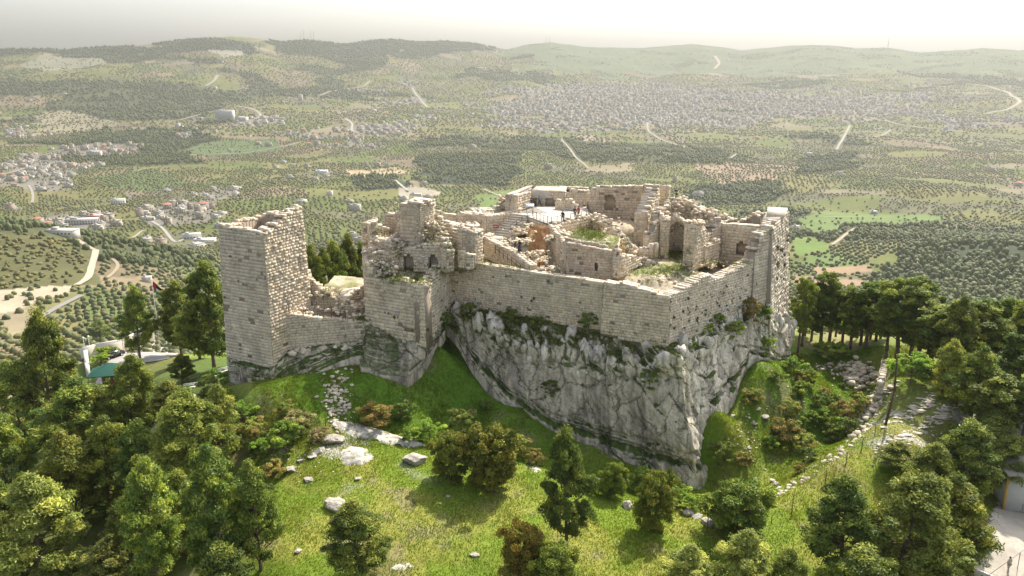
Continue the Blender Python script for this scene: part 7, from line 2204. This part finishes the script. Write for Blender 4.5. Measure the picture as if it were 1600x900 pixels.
railing([(3.2, 123.4, 37.3), (5.75, 118.3, 37.3), (8.8, 121.2, 37.32), (12.2, 124.7, 37.34), (12.0, 127.2, 37.35)], 'dark metal railing round the near corner of the viewing platform')
railing([(L2.x + 2.2, L2.y + 2.0, L2.z + .5), (L3.x + 2.6, L3.y - 1.6, L3.z - .1)], 'metal railing on the right of the upper flight of steps', bars=False)
railing([(L2.x + 1.2, L2.y - 2.0, L2.z - .3), (L1.x + .1, L1.y + .8, L1.z + .2), (L1.x + .2, L1.y - .8, L1.z - .1), (L0.x - .2, L0.y - .1, L0.z)], 'metal railing along the lower flights of steps', bars=False)
railing([(L2.x - 2.2, L2.y - 1.6, L2.z - .2), (L1.x - 2.9, L1.y - .6, L1.z), (L0.x - 2.8, L0.y - 1.2, L0.z + .1)], 'metal railing on the wall at the left of the lower steps', bars=False)
railing([(2.8, 108.2, 32.4), (5.5, 106.9, 31.4), (7.2, 106.0, 31.0), (8.8, 106.2, 30.9)], 'low metal railing above the dark pit inside the curtain wall', bars=False)
railing([(-29.2, 102.6, 28.4), (-24, 104.2, 27.4), (-20.6, 105.2, 26.5)], 'thin railing posts on top of the low curtain wall', bars=False, h=1.4, sp=2.2, col=(.12, .11, .10))
railing([(12.2, 127.2, 37.35), (12.2, 131.4, 37.4)], 'metal railing at the right side of the viewing platform', bars=False)
v = PY(828, 317, 128.5); root = empty('information_panel', (v.x, v.y, 37.35))
m = MB(); m.box(0, 0, 1.05, 1.3, .75, .05, (.78, .78, .76), 0, .5); m.build('board', M['attr'], root)
for s in (-.5, .5):
    m = MB(); m.bar((s, 0, 0), (s, 0, 1.02), .04, (.15, .13, .12)); m.build('leg', M['metal'], root)
tag(root, 'slanted white information board on the viewing platform', 'information board')
v = PY(775, 352, 121.5); root = empty('warning_sign', (v.x, v.y, L2.z + .2))
m = MB(); m.box(0, 0, 1.1, .8, .05, .5, (.45, .05, .06)); m.box(0, -.03, 1.1, .6, .02, .12, (.6, .5, .48)); m.build('board', M['attr'], root); m = MB(); m.bar((0, 0, 0), (0, 0, .9), .03, (.2, .2, .2)); m.build('post', M['metal'], root)
tag(root, 'small dark red sign beside the upper steps', 'sign')
v = PY(1056, 306, 120.4); t = PY(1055, 291, 120.4); root = empty('antenna_pole', v)
m = MB(); m.bar((0, 0, -1), (0, 0, t.z - v.z), .07, (.06, .055, .05), 6, .05); m.build('pole', M['metal'], root)
m = MB(); m.box(0, 0, (t.z - v.z) * .55, .5, .35, .3, (.07, .065, .06)); m.box(.1, 0, (t.z - v.z) * .2, .3, .3, .3, (.07, .065, .06)); m.build('loudspeaker', M['metal'], root)
tag(root, 'dark antenna pole on top of the vaulted ruin', 'pole')

# ---------------- people
def skin_body(name, J, E, mat, parent, sub=1):
    """J: name -> (x, y, z, radius); E: edges; the first joint is the root"""
    me = bpy.data.meshes.new(name); ks = list(J); ii = {k_: i for i, k_ in enumerate(ks)}
    me.from_pydata([J[k_][:3] for k_ in ks], [(ii[a], ii[b]) for a, b in E], [])
    o = bpy.data.objects.new(name, me); COL.objects.link(o)
    sk = o.modifiers.new('skin', 'SKIN'); sk.use_smooth_shade = True
    for i, k_ in enumerate(ks):
        r_ = J[k_][3]; r_ = r_ if isinstance(r_, tuple) else (r_, r_); me.skin_vertices[0].data[i].radius = r_
    me.skin_vertices[0].data[0].use_root = True
    sb_ = o.modifiers.new('sub', 'SUBSURF'); sb_.levels = sub; sb_.render_levels = sub
    dg = bpy.context.evaluated_depsgraph_get(); nm = bpy.data.meshes.new_from_object(o.evaluated_get(dg))
    o.modifiers.clear(); o.data = nm; nm.materials.clear(); nm.materials.append(mat); o.parent = parent
    return o
MC = {}
def cm_(col, rough=.8):
    key = tuple(round(c, 3) for c in col)
    if key not in MC: MC[key] = mat_plain('fabric_%d' % len(MC), col, rough, var=.15, vscale=8)
    return MC[key]
SKIN = mat_plain('skin', (.42, .26, .18), .6)
HAIRM = mat_plain('hair', (.02, .016, .012), .7)
def person(pos, rz, shirt, trousers, lab, pose='stand', h=1.72, robe=False, bag=None):
    root = empty('person', pos, rz); s = h / 1.72
    st_ = {'stand': (.10, .10, 0, 0), 'walk': (.30, -.28, .25, -.2), 'step': (.18, -.10, .1, -.1), 'lean': (.08, -.05, .4, .45)}[pose]
    lf, rf, la, ra = st_
    fw = .12 if pose == 'lean' else .03
    J = {'pel': (0, 0, .93, .115), 'wai': (0, fw * .3, 1.08, (.125, .10)), 'che': (0, fw * .7, 1.30, (.16, .115)), 'nek0': (0, fw, 1.44, .075), 'nek': (0, fw + .01, 1.50, .052), 'hd0': (0, fw + .03, 1.57, .085), 'hd1': (0, fw + .03, 1.66, .082)}
    E = [('pel', 'wai'), ('wai', 'che'), ('che', 'nek0'), ('nek0', 'nek'), ('nek', 'hd0'), ('hd0', 'hd1')]
    for sd, x_, leg, arm in (('l', 1, lf, la), ('r', -1, rf, ra)):
        J.update({sd + 'hip': (x_ * .10, 0, .88, .095), sd + 'kne': (x_ * .11, leg * .55 + .03, .48, .062), sd + 'ank': (x_ * .115, leg - (.06 if leg < 0 else 0), .09, .043), sd + 'toe': (x_ * .13, leg + .14, .045, .038),
                  sd + 'sho': (x_ * .19, fw, 1.40, .062), sd + 'elb': (x_ * .255, fw + arm * .4, 1.13, .042), sd + 'wri': (x_ * .25, fw + .08 + arm * .9, .91 + abs(arm) * .35, .028), sd + 'pal': (x_ * .245, fw + .12 + arm * 1.0, .85 + abs(arm) * .36, .034)})
        E += [('pel', sd + 'hip'), (sd + 'hip', sd + 'kne'), (sd + 'kne', sd + 'ank'), (sd + 'ank', sd + 'toe'), ('che', sd + 'sho'), (sd + 'sho', sd + 'elb'), (sd + 'elb', sd + 'wri'), (sd + 'wri', sd + 'pal')]
        px_, py_, pz_ = J[sd + 'pal'][:3]
        for i, ln in enumerate((.07, .08, .075, .06)):
            k1, k2 = sd + 'f%da' % i, sd + 'f%db' % i; off = (i - 1.5) * .02
            J[k1] = (px_ - x_ * .01, py_ + off + .005, pz_ - .045, .010); J[k2] = (px_ - x_ * .02, py_ + off + .012, pz_ - .04 - ln, .008); E += [(sd + 'pal', k1), (k1, k2)]
        J[sd + 'th'] = (px_ - x_ * .01, py_ + .055, pz_ - .03, .010); E.append((sd + 'pal', sd + 'th'))
    body = skin_body('body', J, E, SKIN, root)
    g_ = lambda ks, e: {k_: (*J[k_][:3], tuple(q + e for q in (J[k_][3] if isinstance(J[k_][3], tuple) else (J[k_][3],) * 2))) for k_ in ks}
    up = ['che', 'wai', 'pel', 'nek0', 'lsho', 'lelb', 'rsho', 'relb', 'lwri', 'rwri']
    skin_body('jacket', g_(up, .022), [('che', 'wai'), ('wai', 'pel'), ('che', 'nek0'), ('che', 'lsho'), ('lsho', 'lelb'), ('lelb', 'lwri'), ('che', 'rsho'), ('rsho', 'relb'), ('relb', 'rwri')], cm_(shirt), body)
    if robe:
        m = MB(); n = 10
        for (z0, r0, z1, r1) in ((.12, .30, .6, .24), (.6, .24, 1.0, .17)):
            m.bar((0, .02, z0), (0, .02, z1), r0, trousers, n, r1)
        m.build('long_skirt', cm_(trousers), body)
    else:
        skin_body('trousers', g_(['pel', 'lhip', 'lkne', 'lank', 'rhip', 'rkne', 'rank'], .018), [('pel', 'lhip'), ('lhip', 'lkne'), ('lkne', 'lank'), ('pel', 'rhip'), ('rhip', 'rkne'), ('rkne', 'rank')], cm_(trousers), body)
    bm = bmesh.new(); bmesh.ops.create_icosphere(bm, subdivisions=2, radius=.104)
    for v_ in bm.verts:
        v_.co.z *= 1.08
        if v_.co.y > .05 and v_.co.z < .04: v_.co.y = .03
        v_.co += Vector((0, fw + .012, 1.66))
    me = bpy.data.meshes.new('hair'); bm.to_mesh(me); bm.free(); me.materials.append(HAIRM)
    hr = bpy.data.objects.new('hair', me); COL.objects.link(hr); hr.parent = body
    m = MB(); m.box(0, fw + .118, 1.60, .026, .035, .05, (.42, .26, .18)); m.box(-.034, fw + .108, 1.63, .022, .012, .012, (.02, .02, .02)); m.box(.034, fw + .108, 1.63, .022, .012, .012, (.02, .02, .02)); m.box(0, fw + .108, 1.545, .045, .012, .012, (.3, .12, .1)); m.build('face', M['attr'], body)
    if bag is not None:
        m = MB(); m.box(0, -.2, 1.22, .3, .18, .42, bag); m.build('backpack', cm_(bag), root)
    root.scale = (s, s, s); tag(root, lab, 'person'); return root
ZPL = 37.36
def pp_(px_, pyf, z=ZPL): return PZ(px_, pyf, z)
person(pp_(818, 325), 2.6, (.03, .03, .035), (.03, .03, .04), 'person in dark clothes standing by the left wall of the platform', 'stand')
person(pp_(831, 325.5), .4, (.06, .05, .06), (.05, .05, .06), 'person in dark clothes leaning over the white information board', 'lean')
person(pp_(843, 322.5), 1.9, (.06, .20, .42), (.03, .03, .04), 'person in a bright blue jacket striding across the platform', 'walk')
person(PY(887, 309, 138.0) + Vector((0, 0, 0)), 3.0, (.03, .028, .07), (.04, .03, .03), 'person in a dark blue top in the gap of the back wall', 'stand')
person(pp_(879, 347), 2.9, (.035, .04, .05), (.05, .05, .06), 'person in dark grey with a raised arm at the platform railing', 'step', bag=(.05, .05, .05))
person(pp_(898, 340.5), -.4, (.07, .05, .045), (.16, .14, .11), 'person in a brown top standing left of the one in red', 'stand')
person(pp_(904, 339.5), .6, (.42, .04, .06), (.22, .21, .19), 'person in a red top and grey trousers at the right of the platform', 'stand')
def on_stairs(px_, py_): return hit(px_, py_)[0]
person(on_stairs(800, 386), 2.8, (.62, .60, .64), (.55, .52, .55), 'person in white robes on the middle landing of the steps', 'stand', robe=True)
person(on_stairs(806, 384), 3.2, (.03, .03, .05), (.10, .10, .14), 'person in a black top beside the one in white robes', 'step')
person(on_stairs(812, 393.5), 2.4, (.03, .025, .03), (.05, .045, .06), 'person in a long dark coat coming down the steps, lowest of three', 'step', robe=True)
g = G(1575, 896); g.z += .14
person(g, .2, (.36, .31, .26), (.30, .27, .24), 'person in beige standing on the paved yard at the lower right', 'step', 1.75)
g = G(1531, 925); g.z += .14
person(g, .8, (.05, .05, .055), (.05, .05, .06), 'person in black behind the low white wall at the bottom right edge', 'stand', 1.7)
# ---------------------------------------------------------------- haze
hz = MB()
hz.box(0, 4700, 12, 22000, 11400, 636, (1, 1, 1))
mh_, n_, l_, b_ = newmat('haze_air')
n_.remove(b_)
pv = n_.new('ShaderNodeVolumePrincipled')
pv.inputs['Color'].default_value = (.42, .425, .42, 1)
pv.inputs['Density'].default_value = HAZE_DENSITY
pv.inputs['Anisotropy'].default_value = .45
l_.new(pv.outputs[0], n_['Material Output'].inputs['Volume'])
ho = hz.build('haze', mh_)
tag(ho, kind='stuff')
tag(ho, 'pale haze filling the air over the valley', 'haze')
